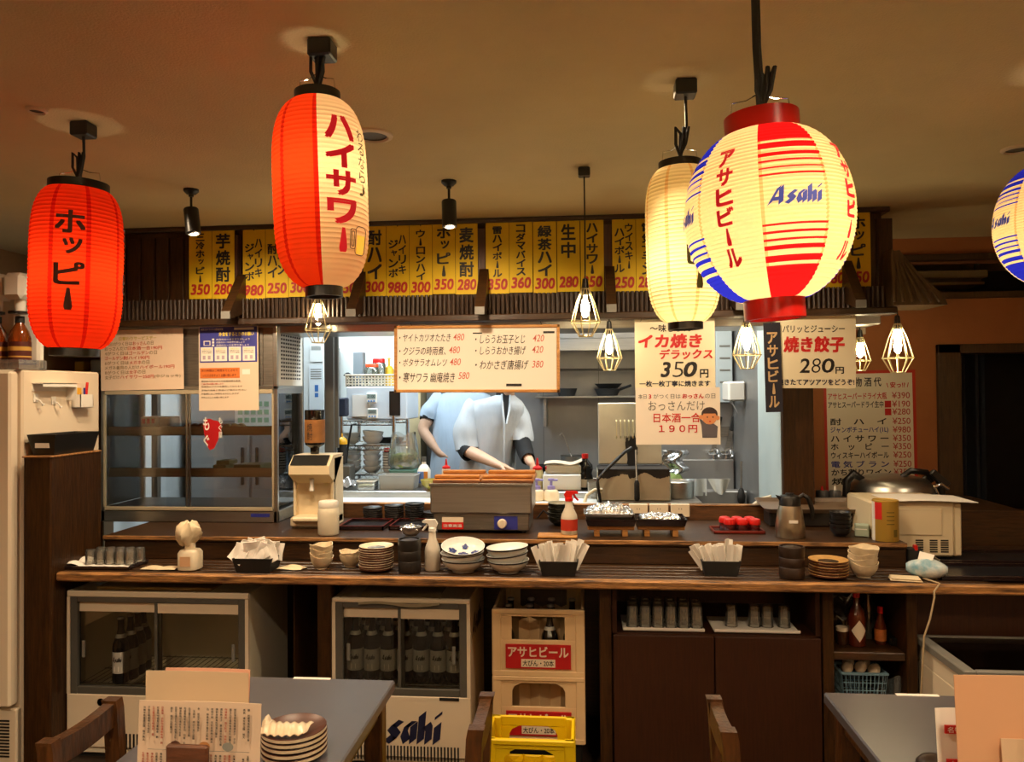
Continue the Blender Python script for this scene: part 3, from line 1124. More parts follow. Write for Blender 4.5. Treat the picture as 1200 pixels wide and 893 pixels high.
# ================================================================ BOTTLES
def bottle_parts(root, glassm, h=.27, r=.0335, label=True, capm=None, neck=True, word=True):
    b = B().m(glassm)
    b.lathe([(r * .85, 0), (r, .006), (r, h * .56), (r * .93, h * .62), (r * .5, h * .76), (r * .38, h * .84), (r * .36, h * .965), (r * .42, h * .97), (r * .42, h)], 18)
    b.build('glass_body', root)
    b = B().m(capm or m_steel).lathe([(r * .44, h - .004), (r * .46, h + .001), (r * .4, h + .005), (0, h + .005)], 14, cap0=False)
    b.build('crown_cap', root)
    if label:
        b = B().m(m_beerlabel).lathe([(r * 1.012, h * .17), (r * 1.012, h * .50)], 18, cap0=False, cap1=False)
        if word:
            b.m(m_ink)
            fn = lambda u, v: ((r * 1.03) * math.cos(R(-90) + u / r), (r * 1.03) * math.sin(R(-90) + u / r), v)
            asahi(b, -r * .62, h * .34, r * .62, h * .43, fn=fn)
            b.m(m_paper)
            g = [fn(u, v) for u, v in ((-.010, h * .20), (.010, h * .20), (.010, h * .28), (-.010, h * .28))]
            b.add(g, [(0, 1, 2, 3)])
        b.build('label', root)
    if neck:
        b = B().m(m_beerlabel).lathe([(r * .68, h * .705), (r * .53, h * .765)], 18, cap0=False, cap1=False)
        b.build('neck_label', root)


# ================================================================ SLIDING-DOOR COOLERS
def cooler(label, px0, px1, ytop, D, depth, gy0, gy1, side_mat, word=False):
    x0, x1 = at(px0, 760, D).x, at(px1, 760, D).x
    zt = at((px0 + px1) / 2, ytop, D).z
    cx = (x0 + x1) / 2
    W = (x1 - x0) / 2
    t = thing('display_cooler', label, 'cooler', (cx, D, 0))
    g1 = at((px0 + px1) / 2, gy0, D).z; g0 = at((px0 + px1) / 2, gy1, D).z
    b = B().m(side_mat)
    th = .03
    b.box(-W, .012, .02, -W + th, depth, zt, .004).box(W - th, .012, .02, W, depth, zt, .004)
    b.box(-W + th, .013, zt - .02, W - th, depth - .001, zt - .0005, .004).box(-W + th, depth - .03, .02, W - th, depth, zt - .02)
    b.box(-W + th, .013, .021, W - th, depth - .031, g0 - .012, .003)
    b.m(m_cream).box(-W, 0, g1, W, .014, zt, .003).box(-W, 0, .05, W, .014, g0, .003)
    b.box(-W, 0, g0, -W + .014, .014, g1).box(W - .014, 0, g0, W, .014, g1)
    b.m(m_blackm).box(-W + .02, .03, 0, W - .02, depth - .02, .05)
    b.build('body', t)
    b = B().m(m_dgrey)
    f = .03
    b.box(-W + .014 + f, .003, g1 - .022, W - .014 - f, .029, g1, .002).box(-W + .014 + f, .003, g0, W - .014 - f, .029, g0 + .03, .002)
    b.box(-W + .014, .002, g0, -W + .014 + f, .03, g1, .002).box(W - .014 - f, .002, g0, W - .014, .03, g1, .002)
    b.build('door_frame', t)
    for s in (-1, 1):
        xa, xb = (-W + .014 + f, .012) if s < 0 else (-.012, W - .014 - f)
        yy = .020 if s < 0 else .010
        d = B().m(m_glassd).box(xa, yy, g0 + .03, xb, yy + .004, g1 - .022)
        do = d.build('sliding_door', t)
        d = B().m(m_cream).box(xa, yy - .001, g1 - .022 - .042, xb, yy - .0002, g1 - .022)
        d.build('header_strip', do)
        xe = xb - .012 if s < 0 else xa
        B().m(m_dgrey).box(xe, yy - .004, g0 + .03, xe + .012, yy + .005, g1 - .022).build('stile', do)
        xh = xa + .012 if s < 0 else xb - .03
        zh = (g0 + g1) / 2 - .02
        B().m(m_grey).box(xh, yy - .006, zh - .035, xh + .014, yy, zh + .035, .002).build('handle', do)
    b = B().m(m_steel_dull)
    z = g0 + .035
    for i in range(26):
        xx = -W + .045 + (2 * W - .09) * i / 25
        b.tube([(xx, .035, z), (xx, depth - .04, z)], .0018, 4, caps=False)
    for yy in (.04, depth * .5, depth - .05):
        b.tube([(-W + .03, yy, z - .003), (W - .03, yy, z - .003)], .0025, 4, caps=False)
    b.build('wire_shelf', t)
    return t, cx, W, z + .0025, zt, g0, depth


m_lit = mat('cooler_lining', '#e9e2cc', .5)
t, LCX, LW, LZ, LZT, g0, dep = cooler('white counter cooler at left holding only a few beer bottles', 78, 291, 694, 3.02, .42, 701, 816, m_lit)
b = B().m(m_ink)
b.T = T(0, 0, 0)
x0 = at(147, 868, 3.02).x - LCX
for i in range(5):
    b.box(x0 + i * .016, -.001, at(150, 878, 3.02).z, x0 + i * .016 + .008, .001, at(150, 860, 3.02).z)
b.build('vent_slots', t)
q = at(118, 823, 3.02)
b = B().m(m_chrome).lathe([(.016, 0), (.018, -.004), (.012, -.012), (0, -.013)], 16, T(q.x - LCX, 0, q.z) @ RX(-90) @ SC(1, 1, -1))
b.build('lock', t)
bt = thing('beer_bottle', 'brown beer bottle at the front of the few in the left cooler', 'beer bottle', on(142, 799, LZ), group='beer bottles in the left cooler')
bottle_parts(bt, m_bottlek, .265)
for i, (px, py, lb) in enumerate(((153, 794.5, 'second brown beer bottle from the front in the left cooler'), (161.5, 789, 'third brown beer bottle from the front in the left cooler'), (168, 784, 'rearmost brown beer bottle in the left cooler, partly hidden'))):
    dup(bt, on(px, py, LZ), label=lb)
b = B().m(mat('cardboard', '#a8905c', .8)).box(-.28, .03, 0, .22, .3, .012, .003)
tag(b.build('cardboard_sheet', loc=(LCX, 3.02, LZT)), 'flat cardboard sheet lying on top of the left counter cooler', 'cardboard')

t, ACX, AW, AZ, AZT, g0, dep = cooler('white beer cooler with a big dark blue wordmark on its lower panel', 389, 551, 702, 3.03, .42, 707, 816, m_cream)
b = B().m(mat('navy_print', '#151a3c', .5))
xa, xb, za, zb = span(421, 832, 518, 872, 3.03)
asahi(b, xa - ACX, za, xb - ACX, zb, y=-.0012)
X = T(AW + .001, dep * .5, 0) @ RZ(90)
b.T = X
asahi(b, -.16, at(560, 740, 3.2).z, .12, at(560, 712, 3.2).z)
b.build('lettering', t)
b = B().m(m_ink)
xa, xb, za, zb = span(407, 874, 536, 891, 3.03)
for i in range(34):
    xx = xa - ACX + (xb - xa) * i / 33
    b.box(xx, -.001, za, xx + .0065, .001, zb)
b.build('vent_slots', t)
xa, xb, za, zb = span(515, 818, 538, 821.5, 3.03)
B().m(m_ink).box(xa - ACX, -.002, za, xb - ACX, .001, zb).build('nameplate', t)
bt = None
pxs = [416, 435, 453, 474, 493, 513, 533]
for row in range(3):
    for i, px in enumerate(pxs):
        q = at(px + (9 if row == 1 else 0), 700, 3.03 + .085)
        x = ACX - AW + .075 + (2 * AW - .15) * i / 6 + (.035 if row == 1 and i < 6 else 0)
        loc = (x, 3.03 + .075 + .072 * row, AZ)
        lb = f'{ORD[i]} brown beer bottle from the left in the {("front", "middle", "rear")[row]} row of the wordmark cooler'
        if bt is None:
            bt = thing('beer_bottle', lb, 'beer bottle', loc, group='beer bottles in the wordmark cooler')
            bottle_parts(bt, m_bottlek, .262)
        elif not (row == 1 and i == 6):
            dup(bt, loc, label=lb)
b = B().m(mat('newsprint', '#8d8168', .8))
b.sheet(lambda u, v: (-.17 + u * .33, .02 + v * .3 - .03, .006 + .006 * math.sin(7 * u + 3 * v) - (.03 * (1 - v / .15) if v < .15 else 0)), 14, 10, .001)
tag(b.build('newspaper', loc=(ACX, 3.03, AZT)), 'crumpled sheet of paper lying over the top of the wordmark cooler', 'paper')

# ================================================================ CRATES
def crate(name, label, cx, y0, w, d, h, mm, rz=0, z=0, hole_top='flat', dividers=True, big=True, z_div=.55, backhole=False):
    t = thing(name, label, 'crate', (cx, y0, z))
    W = w / 2
    th = .012
    b = B().m(mm)
    for s in (-1, 1):
        b.box(s * W, 0, 0, s * (W - th), d, h, .003)
        b.box(s * W * 1.012, -.004, 0, s * (W - .035), .02, h, .004)       # corner posts
        b.box(s * W * 1.012, d - .02, 0, s * (W - .035), d + .004, h, .004)
    hz0, hz1 = h * .54, h * .89
    hx = W * .58
    for (ya, yb, hole) in ((0, th, True), (d - th, d, True)):
        b.box(-W, ya, 0, W, yb, hz0, .002).box(-W, ya, hz1, W, yb, h, .002)
        b.box(-W, ya, hz0, -hx, yb, hz1).box(hx, ya, hz0, W, yb, hz1)
        if hole_top == 'arch':
            for s in (-1, 1):
                b.add([(s * hx, ya, hz1), (s * hx, ya, hz1 - .03), (s * (hx - .01), ya, hz1 - .012), (s * (hx - .035), ya, hz1),
                       (s * hx, yb, hz1), (s * hx, yb, hz1 - .03), (s * (hx - .01), yb, hz1 - .012), (s * (hx - .035), yb, hz1)],
                      [(0, 1, 2, 3), (7, 6, 5, 4), (1, 5, 6, 2), (2, 6, 7, 3)])
    b.box(-W, -.006, h - .018, W, 0, h, .003).box(-W, -.005, .0, W, 0, .022, .003)
    b.box(-W, 0, 0, W, d, .012)
    b.build('shell', t)
    if dividers:
        n = 4
        for k in range(1, 4):
            yy = d * k / 4.2
            b = B().m(mm)
            ps = []
            for i in range(2 * n + 1):
                ps.append((-W + .014 + (w - .028) * i / (2 * n), yy + (.016 if i % 2 else -.016)))
            top = [h * (z_div + .07 + (.035 if i % 2 else 0)) for i in range(len(ps))]
            vs = [(x, y, .015) for x, y in ps] + [(x, y, top[i]) for i, (x, y) in enumerate(ps)]
            m_ = len(ps)
            b.add(vs, [(i, i + 1, i + 1 + m_, i + m_) for i in range(m_ - 1)])
            b.build('divider', t)
    return t


m_crate = mat('crate_ivory', '#d9b98c', .5, var=.05, vs=5)
m_crate_y = mat('crate_yellow', '#e0bd08', .42, var=.04, vs=5)
cx = (at(577, 760, 3.04).x + at(685, 760, 3.04).x) / 2
CW = .362
CH = .262
def crate_label(t, z0, z1, words=True, small=True):
    b = B().m(mat('crate_red', '#b3151b', .45)).box(-CW * .355, -.0075, z0, CW * .355, -.001, z1)
    b.m(m_cream)
    zz = z1 - z0
    if words:
        b.text('アサヒビール', -CW * .33, z0 + zz * .48, CW * .33, z0 + zz * .93, -.008, .03)
    b.box(-CW * .185, -.0082, z0 + zz * .07, CW * .185, -.0076, z0 + zz * .40)
    b.m(m_ink).text('大びん・20本', -CW * .17, z0 + zz * .11, CW * .17, z0 + zz * .36, -.0086, .015)
    b.build('label', t)
t1 = crate('beer_crate', 'ivory beer crate on the bottom with an arched handle opening', cx, 3.04, CW, .44, CH, m_crate, z=.118, hole_top='arch', z_div=.66)
crate_label(t1, .032, .126)
t2 = crate('beer_crate', 'ivory beer crate on top of the stack with red label and bottles inside', cx, 3.04, CW, .44, CH, m_crate, z=.118 + CH, z_div=.66)
crate_label(t2, .032, .126)
b = B().m(m_blackm).box(-.17, 0.01, 0, .17, .42, .1175, .006)
tag(b.build('crate_dolly', loc=(cx, 3.05, 0)), 'black base under the two ivory beer crates', 'dolly')
bt = None
for i in range(4):
    for j in range(3):
        loc = (cx - CW / 2 + .05 + (CW - .1) * i / 3, 3.04 + .055 + .1 * j, .118 + CH + .013)
        lb = f'{ORD[i]} bottle from the left in the {("front", "second", "third")[j]} row of the top ivory crate'
        if (i, j) in ((1, 0), (3, 1)): continue
        if bt is None:
            bt = thing('beer_bottle', lb, 'beer bottle', loc, group='bottles in the ivory crate')
            bottle_parts(bt, m_bottlek, .222, .034, word=False)
        else:
            dup(bt, loc, label=lb)
ycx = (at(569, 860, 2.64).x + at(673, 860, 2.64).x) / 2
yw = at(673, 860, 2.64).x - at(569, 860, 2.64).x
t3 = crate('beer_crate', 'empty yellow crate on the floor in front of the ivory crates', ycx, 2.64, yw, .2, .31, m_crate_y, z=0.0, hole_top='arch', dividers=True, z_div=.5)
b = B().m(mat('crate_red', '#b3151b')).box(-yw * .33, -.0045, .05, yw * .33, -.0005, .15)
b.m(m_cream).text('アサヒビール', -yw * .3, .10, yw * .3, .14, -.005, .03)
b.build('label', t3)

# ================================================================ TALL FRIDGE at far left
FX, FY = -2.285, 2.90
FT = at(40, 434, 3.1).z
t = thing('upright_fridge', 'tall cream upright glass-door fridge at the far left edge', 'fridge', (FX - .3, FY, 0))
b = B().m(m_cream); b.T = T(-(FX - .3), -FY, 0)
b.box(FX - .6, 2.955, 0.0, FX, 3.46, FT, .008)
b.box(FX - .6, 2.93, .0, FX - .005, 2.96, .235, .006)
b.build('body', t)
b = B().m(m_cream); b.T = T(-(FX - .3), -FY, 0)
b.box(FX - .6, 2.9, .25, FX - .53, 2.95, FT - .01, .006).box(FX - .075, 2.9, .25, FX - .012, 2.95, FT - .01, .008)
b.box(FX - .53, 2.901, .25, FX - .075, 2.949, .33, .006).box(FX - .53, 2.901, FT - .09, FX - .075, 2.949, FT - .01, .006)
d = b.build('door', t)
B().m(m_glassd).box(-.24, .02, .33, .23, .026, FT - .09).build('glass_pane', d)
b = B().m(m_ink); b.T = T(-(FX - .3), -FY, 0)
for i in range(12):
    b.box(FX - .12, 2.928, .04 + i * .013, FX - .035, 2.931, .047 + i * .013)
b.build('vent_slots', t)
# things on its side: bracket, hooks, pocket
def side_pt(px, py):
    d = ray(px, py)
    return EYE + d * ((FX + .002 - EYE.x) / d.x)
a, c_ = side_pt(38, 446), side_pt(78, 470)
t = thing('wall_bracket', 'white metal roll bracket on the side of the tall fridge', 'bracket', (FX, (a.y + c_.y) / 2, (a.z + c_.z) / 2))
L = abs(c_.y - a.y) / 2
B().m(m_white).box(0, -L, .03, .05, L, .034).box(0, -L, 0.0, .003, L, .034).box(.048, -L, .018, .05, L, .034).build('plate', t)
B().m(m_white).box(0, L, -.04, .05, L + .002, .034).build('cheek', t)
for i, (px, py) in enumerate(((42, 468), (63, 471))):
    p_ = side_pt(px, py)
    t = thing('adhesive_hook', f'{("left", "right")[i]} white hook on the side of the tall fridge', 'hook', (FX, p_.y, p_.z))
    B().m(m_white).box(0, -.014, -.012, .004, .014, .024, .002).build('plate', t)
    B().m(m_white).tube([(.004, 0, .0), (.02, 0, -.004), (.026, .006, -.018), (.02, .016, -.026), (.018, .03, -.02)], .003, 6).build('hook_arm', t)
p_ = side_pt(92, 470)
t = thing('pocket_box', 'small white pocket box of markers on the side of the tall fridge', 'box', (FX, p_.y, p_.z))
b = B().m(m_white).box(0, -.045, -.03, .003, .045, .03).box(.04, -.045, -.03, .043, .045, .03).box(0, -.045, -.03, .043, -.042, .03).box(0, .042, -.03, .043, .045, .03).box(0, -.045, -.03, .043, .045, -.027)
b.build('pocket', t)
b = B().m(mat('yellow_card', '#d8a021', .5)).box(.012, -.04, -.02, .02, -.005, .06)
b.m(m_redplastic).box(.011, -.034, .03, .0115, -.01, .052)
b.build('card', t)
b = B().m(m_redplastic).tube([(.02, .022, -.02), (.024, .03, .085)], .006, 8); b.build('marker', t)
b = B().m(m_blueink).tube([(.025, .01, -.02), (.022, .012, .06)], .004, 8); b.build('marker', t)
# black tray on the partition
a = at(72, 532, 3.1)
t = thing('storage_tray', 'black plastic tray with a white tag on top of the wooden partition', 'tray', (-2.205, 3.10, 1.2575))
b = B().m(m_black)
def trayring(z, w, l):
    l *= .85
    return [(-w, -l, z), (w, -l, z), (w, l, z), (-w, l, z)]
b.loft([trayring(0, .045, .15), trayring(.085, .062, .17), trayring(.085, .056, .164), trayring(.006, .04, .145)], smooth=False, cap=False)
b.add(trayring(.006, .04, .145), [(0, 1, 2, 3)]); b.add(trayring(0, .045, .15), [(3, 2, 1, 0)])
b.build('tub', t)
b = B().m(m_white).box(-.03, -.139, .03, .03, -.133, .05); b.build('tag_plate', t)

# spirit dispensers on top of the fridge
def dispenser(x, y, label):
    t = thing('spirit_dispenser', label, 'dispenser', (x, y, FT), group='white spirit dispensers on the fridge')
    b = B().m(m_white)
    b.box(-.046, .05, 0, .046, .09, .37, .01).box(-.046, -.05, .29, .046, .06, .40, .018)
    b.lathe([(.02, .24), (.024, .30)], 16)
    b.build('stand', t)
    b = B().m(m_black).cyl(0, -.01, .232, .242, .036); b.build('drip_band', t)
    b = B().m(glass('whisky', (.75, .26, .06), .5, .05, .25, (.5, .10, .01)))
    b.lathe([(.038, 0), (.042, .006), (.042, .13), (.034, .16), (.017, .19), (.015, .205)], 20)
    bo = b.build('bottle', t)
    B().m(m_ink).lathe([(.018, .195), (.018, .222), (0, .224)], 16, cap0=False).build('stopper', bo)
    b = B().m(mat('whisky_label', '#4d160c', .5)).lathe([(.0424, .03), (.0424, .115)], 20, cap0=False, cap1=False)
    b.m(mat('gold_print', '#c79a45', .4)).lathe([(.0428, .05), (.0428, .056)], 20, cap0=False, cap1=False).lathe([(.0428, .078), (.0428, .095)], 20, cap0=False, cap1=False)
    b.build('label', bo)
dispenser(-2.435, 3.0, 'white spirit dispenser with amber bottle at the very left edge on the tall fridge')
dispenser(-2.332, 3.0, 'white spirit dispenser with amber bottle beside the red lantern')
b = B().m(glass('clear_box', (.9, .9, .88), .4, .05, .12)).box(-2.5, 2.935, FT, -2.286, 2.938, FT + .04).box(-2.289, 2.938, FT, -2.286, 3.1, FT + .04)
tag(b.build('plastic_guard'), 'clear plastic guard around the amber bottles on the tall fridge', 'guard')
# white frame rack right of dispensers
# dim shelf on the back wall seen under the red lantern
ys = 4.55
p_ = at(104, 436, ys)
t = thing('back_shelf', 'dim shelf at the back wall seen just under the red lantern', 'shelf', (p_.x, ys, p_.z - .02))
B().m(m_steel_dull).box(-.25, -.15, 0, .2, .45, .015, .003).build('board', t)
B().m(m_steel_dull).box(-.25, -.15, .2, .2, .45, .212, .003).build('board', t)
for s in (-.25, .2):
    B().m(m_dgrey).box(s - .01, .43, -p_.z + .02, s + .01, .45, .4).build('upright', t)
    B().m(m_dgrey).box(s - .01, -.15, -p_.z + .02, s + .01, -.13, .4).build('upright', t)
b = B().m(mat('yellow_box', '#c7a12c', .5)).box(-.03, -.03, 0, .03, .03, .07, .004)
tag(b.build('small_carton', loc=(p_.x - .03, ys - .02, p_.z - .005)), 'small yellow carton on the dim back shelf under the red lantern', 'carton')
b = B().m(glass('tub_plastic', (.85, .9, .9), .3, .1, .4, (.6, .65, .65))).box(-.06, -.05, 0, .06, .05, .08, .01)
tag(b.build('plastic_tub', loc=(p_.x + .11, ys - .02, p_.z - .005)), 'translucent tub beside the yellow carton on the dim back shelf', 'tub')

# ================================================================ CHEST FREEZER at right
CZ = .563
x0 = 1.265
t = thing('chest_freezer', 'white glass-top chest freezer at the lower right under the counter', 'freezer', (x0 + .5, 2.7, 0))
b = B().m(m_cream)
yb, yf = .37, 0
b.box(-.5, .0, .03, .5, yb, CZ - .09, .006)
b.box(-.5, .0, CZ - .09, -.49, yb, CZ - .025).box(.49, 0, CZ - .09, .5, yb, CZ - .025).box(-.5, 0, CZ - .09, .5, .01, CZ - .025).box(-.5, yb - .01, CZ - .09, .5, yb, CZ - .025)
b.build('body', t)
b = B().m(m_grey)
b.box(-.51, -.01, CZ - .03, -.47, yb + .01, CZ, .004).box(.47, -.01, CZ - .03, .51, yb + .01, CZ, .004)
b.box(-.47, -.009, CZ - .029, .47, .012, CZ - .0005, .004).box(-.47, yb - .012, CZ - .029, .47, yb + .009, CZ - .0005, .004)
b.build('rim', t)
B().m(m_glassd).box(-.47, .012, CZ - .008, .1, yb - .012, CZ - .004).build('glass_lid', t)
B().m(m_glassd).box(.08, .012, CZ - .016, .47, yb - .012, CZ - .012).build('glass_lid', t)
B().m(m_steel).box(.08, .012, CZ - .01, .095, yb - .012, CZ - .003).build('lid_edge', t)
B().m(m_dgrey).box(-.44, -.013, CZ - .055, -.33, -.001, CZ - .042, .002).build('nameplate', t)
b = B().m(m_dgrey)
for i in range(12):
    b.box(-.35 + .012 * i, -.002, .12, -.345 + .012 * i, .001, .2)
b.build('vent_slots', t)
# power cable hanging over the counter edge
b = B().m(mat('pale_cable', '#b09a78', .6))
c0 = on(1093, 681, .782); c1 = at(1095, 700, 2.94); c2 = at(1090, 725, 2.935); c3 = at(1083, 746, 2.94)
b.tube([(c0.x - .02, c0.y + .03, .785), (c0.x, 2.955, .787), (c1.x, 2.942, .76), c1, c2, c3, (c3.x - .012, 2.96, .3)], .0035, 8)
tag(b.build('power_cable'), 'thin pale cable hanging over the counter edge at right', 'cable')
# ================================================================ GLASS DISPLAY CASE
GY = 3.62
x0, x1, _, _ = span(118, 500, 325, 500, GY)
zb_, zt_ = .875, at(220, 378, GY).z
W = (x1 - x0) / 2
GD = .36
t = thing('display_case', 'stainless glass-fronted food display case standing on the left of the ledge', 'display case', ((x0 + x1) / 2, GY, zb_))
H_ = zt_ - zb_
zg1 = at(220, 462, GY).z - zb_    # top of glazing
zg0 = at(220, 594, GY).z - zb_
f = .022
b = B().m(m_steel)
b.box(-W, 0, 0, W, GD, zg0 - .018, .004)                 # plinth
b.box(-W, 0, zg1 + .02, W, GD, zg1 + .04, .003)          # middle rail
b.box(-W, 0, H_ - .03, W, GD, H_, .004)
for s in (-1, 1):
    for yy in (0, GD - .02):
        b.box(s * W, yy, 0, s * (W - f), yy + .02, H_, .003)
b.m(m_steel_dull).box(-W + f, .012, zg1 + .04, W - f, .02, H_ - .03)
b.box(-W + .3, .008, zg1 + .045, -W + .31, .013, H_ - .035).box(W - .09, .006, zg1 + .045, W - .075, .013, H_ - .035)
b.build('frame', t)
b = B().m(mat('pale_aluminium', '#cfc3a6', .4, .5))
b.box(-W + f, -.004, zg0 - .018, W - f, .006, zg0, .002).box(-W + f, -.004, zg1, W - f, .006, zg1 + .02, .002)
b.box(-W + f - .005, -.004, zg0, -W + f + .004, .006, zg1).box(W - f - .004, -.004, zg0, W - f + .005, .006, zg1)
b.build('door_track', t)
for s in (-1, 1):
    xa, xb = (-W + f, .012) if s < 0 else (-.012, W - f)
    yy = .009 if s < 0 else .001
    d = B().m(m_glass).box(xa, yy, zg0, xb, yy + .004, zg1).build('sliding_glass', t)
    xe = xb - .012 if s < 0 else xa
    B().m(m_steel).box(xe, yy - .001, zg0, xe + .008, yy + .005, zg1).build('stile', d)
    if s > 0:
        k = B().m(mat('sticker_red', '#b01016', .5))
        px0_, px1_, z0_, z1_ = span(234, 484, 263, 530, GY)
        ox = (x0 + x1) / 2
        pts = []
        for i in range(14):
            a = 2 * math.pi * i / 14
            rr = 1 + .18 * math.sin(3 * a + .5)
            pts.append(((px0_ + px1_) / 2 - ox + rr * math.cos(a) * .045, (z0_ + z1_) / 2 - zb_ + rr * math.sin(a) * .075))
        k.add([(x, -.0006, z) for x, z in pts], [tuple(range(14))])
        k.m(m_white).text('も', -ox + px0_ + .018, z1_ - zb_ - .085, -ox + px0_ + .05, z1_ - zb_ - .02, -.0012, .02)
        k.text('ぐ', -ox + px0_ + .02, z0_ - zb_ + .03, -ox + px0_ + .05, z0_ - zb_ + .085, -.0012, .02)
        k.vtext('もぐ屋', -ox + px1_ - .02, z1_ - zb_ - .02, .022, .035, -.0012, .01)
        k.build('sticker', d)
# right flank: perforated machine panel above, glass below; rear glazing
b = B().m(m_white).box(W - .004, .02, zg1 + .04, W - .001, GD - .02, H_ - .03)
b.m(m_steel).box(W - .004, .02, zg1 + .0, W - .001, GD - .02, zg1 + .04)
g = b.build('flank_panel', t)
b = B().m(m_ink)
for i in range(9):
    for j in range(12):
        y = .06 + (GD - .12) * i / 8
        z = zg1 + .075 + (H_ - zg1 - .14) * j / 11
        b.box(W - .001, y - .008, z - .004, W + .0006, y + .008, z + .005)
b.build('grille', t)
B().m(m_glass).box(W - .012, .02, zg0, W - .008, GD - .02, zg1).build('side_glass', t)
B().m(m_glass).box(-W + .008, .02, zg0, -W + .012, GD - .02, zg1).build('side_glass', t)
B().m(m_glass).box(-W + f, GD - .012, zg0, W - f, GD - .008, zg1).build('rear_glass', t)
zsA = at(220, 500, GY).z - zb_
zsB = at(220, 549, GY).z - zb_
for z in (zsA, zsB):
    b = B().m(m_steel_soft)
    b.box(-W + f, .03, z - .045, W - f, .036, z, .002).box(-W + f, .03, z - .045, W - f, GD - .05, z - .04)
    b.build('shelf', t)
B().m(m_steel_dull).box(-W + f, .02, zg0 - .006, W - f, GD - .02, zg0).build('floor_pan', t)
xa, xb, za, zb2 = span(294, 602, 316, 606, GY)
B().m(m_blueink).box(xa - (x0 + x1) / 2, -.002, za - zb_, xb - (x0 + x1) / 2, .001, zb2 - zb_).build('nameplate', t)
CASEX = (x0 + x1) / 2
# food inside
def in_case(px, zloc, y):
    return Vector((at(px, 500, y).x, y, zb_ + zloc))
def food_box(px, w, h, z, y, mm, label, name='carton', cat='carton', d=.12):
    b = B().m(mm).box(-w / 2, -d / 2, 0, w / 2, d / 2, h, .004)
    o = b.build(name, loc=in_case(px, z - .0395, y))
    return tag(o, label, cat)
food_box(181, .085, .085, zsA, GY + .2, m_paper, 'white carton on the upper shelf of the display case')
for i in range(3):
    B().m(m_redplastic).box(-.03 + .025 * i, -.0615, .05, -.015 + .025 * i, -.0602, .075).build('print', COL.objects[-1] if False else bpy.data.objects['carton'])
food_box(199, .06, .085, zsA, GY + .21, mat('pale_carton', '#c8c2b4', .6), 'smaller pale carton beside the white carton in the display case', d=.1)
def tray_food(px, w, z, y, label, cols, n, d=.16):
    t = thing('food_tray', label, 'tray', in_case(px, z - .0395, y))
    b = B().m(m_black)
    W2 = w / 2
    b.box(-W2, -d / 2, 0, W2, d / 2, .006, .002)
    for s in (-1, 1):
        b.box(s * W2, -d / 2, 0, s * (W2 - .004), d / 2, .02)
        b.box(-W2, s * d / 2, 0, W2, s * (d / 2 - .004), .02)
    b.build('dish', t)
    b = B()
    for i in range(n):
        b.m(cols[i % len(cols)])
        xx = -W2 + .03 + (w - .06) * i / max(1, n - 1)
        for yy in (-.035, .035):
            b.ball(xx, yy, .025, .026, .024, 10)
    o = b.build('food', t); o['kind'] = 'stuff'
tray_food(240, .2, zsA, GY + .17, 'dark tray of reddish fried food on the upper display shelf', [mat('fried', '#8f4a24', .6, var=.2), mat('croq', '#a0683a', .6, var=.2)], 5)
tray_food(275, .1, zsA, GY + .17, 'small tray of pale rolls at right on the upper display shelf', [mat('pale_food', '#c4ab78', .6, var=.1)], 2)
for i in range(3):
    food_box(258 + i * 4, .07, .022, zsB + i * .023, GY + .17, mat('green_pack', '#7d8a52', .5, var=.15), f'flat green food pack, {stack_word(i, 3)} of three on the lower display shelf', 'food_pack', 'food pack', .1)
food_box(296, .14, .05, zsB, GY + .16, mat('olive_pack', '#5c5f36', .5, var=.15), 'wide olive food pack at right on the lower display shelf', 'food_pack', 'food pack', .14)
# ================================================================ ON THE LOWER SHELF OF THE COUNTER
ZS, ZL = .781, .876


def bowl_prof(r, h, foot=.5, th=.003):
    o = [(r * foot * .9, 0), (r * foot, 0), (r * foot, h * .08), (r * .72, h * .28), (r * .92, h * .62), (r, h)]
    i = [(r - th, h), (r * .9 - th, h * .64), (r * .68, h * .33), (r * .3, h * .16), (0, h * .14)]
    return o, i


def bowl(name, label, cat, loc, r, h, mo, mi=None, group=None, wavy=0.0, rimm=None, foot=.5, n=28, rot=None, notch=False):
    t = thing(name, label, cat, loc, group=group, rot=rot)
    o, i = bowl_prof(r, h, foot)
    b = B().m(mo)
    def warp(bb, n0):
        if wavy:
            for k in range(n0, len(bb.v)):
                v = bb.v[k]
                a = math.atan2(v.y, v.x)
                f = max(0, v.z / h) ** 2
                v.z += f * wavy * (math.sin(2 * a + .6) + .5 * math.sin(5 * a))
                v.x *= 1 + f * wavy / r * .5 * math.sin(3 * a)
    b.lathe(o, n, cap1=False)
    if rimm:
        b.m(rimm).lathe([(r * .975, h * .86), (r * 1.004, h * .985)], n, cap0=False, cap1=False)
    warp(b, 0)
    b.build('outside', t)
    b = B().m(mi or mo)
    b.lathe(i, n, cap0=False)
    b.lathe([(r, h), (r - .003, h)], n, cap0=False, cap1=False)
    warp(b, 0)
    b.build('inside', t)
    return t


def stack(proto_fn, n, base, dz, labels, jitter=.002, rots=None):
    out = []
    for i in range(n):
        j = Vector((rnd.uniform(-jitter, jitter), rnd.uniform(-jitter, jitter), dz * i))
        rot = rots[i] if rots else (0, 0, rnd.uniform(0, 6))
        if i == 0:
            o = proto_fn(labels[0], base)
            o.rotation_euler = rot
        else:
            o = dup(out[0], Vector(base) + j, rot=rot, label=labels[i])
        out.append(o)
    return out


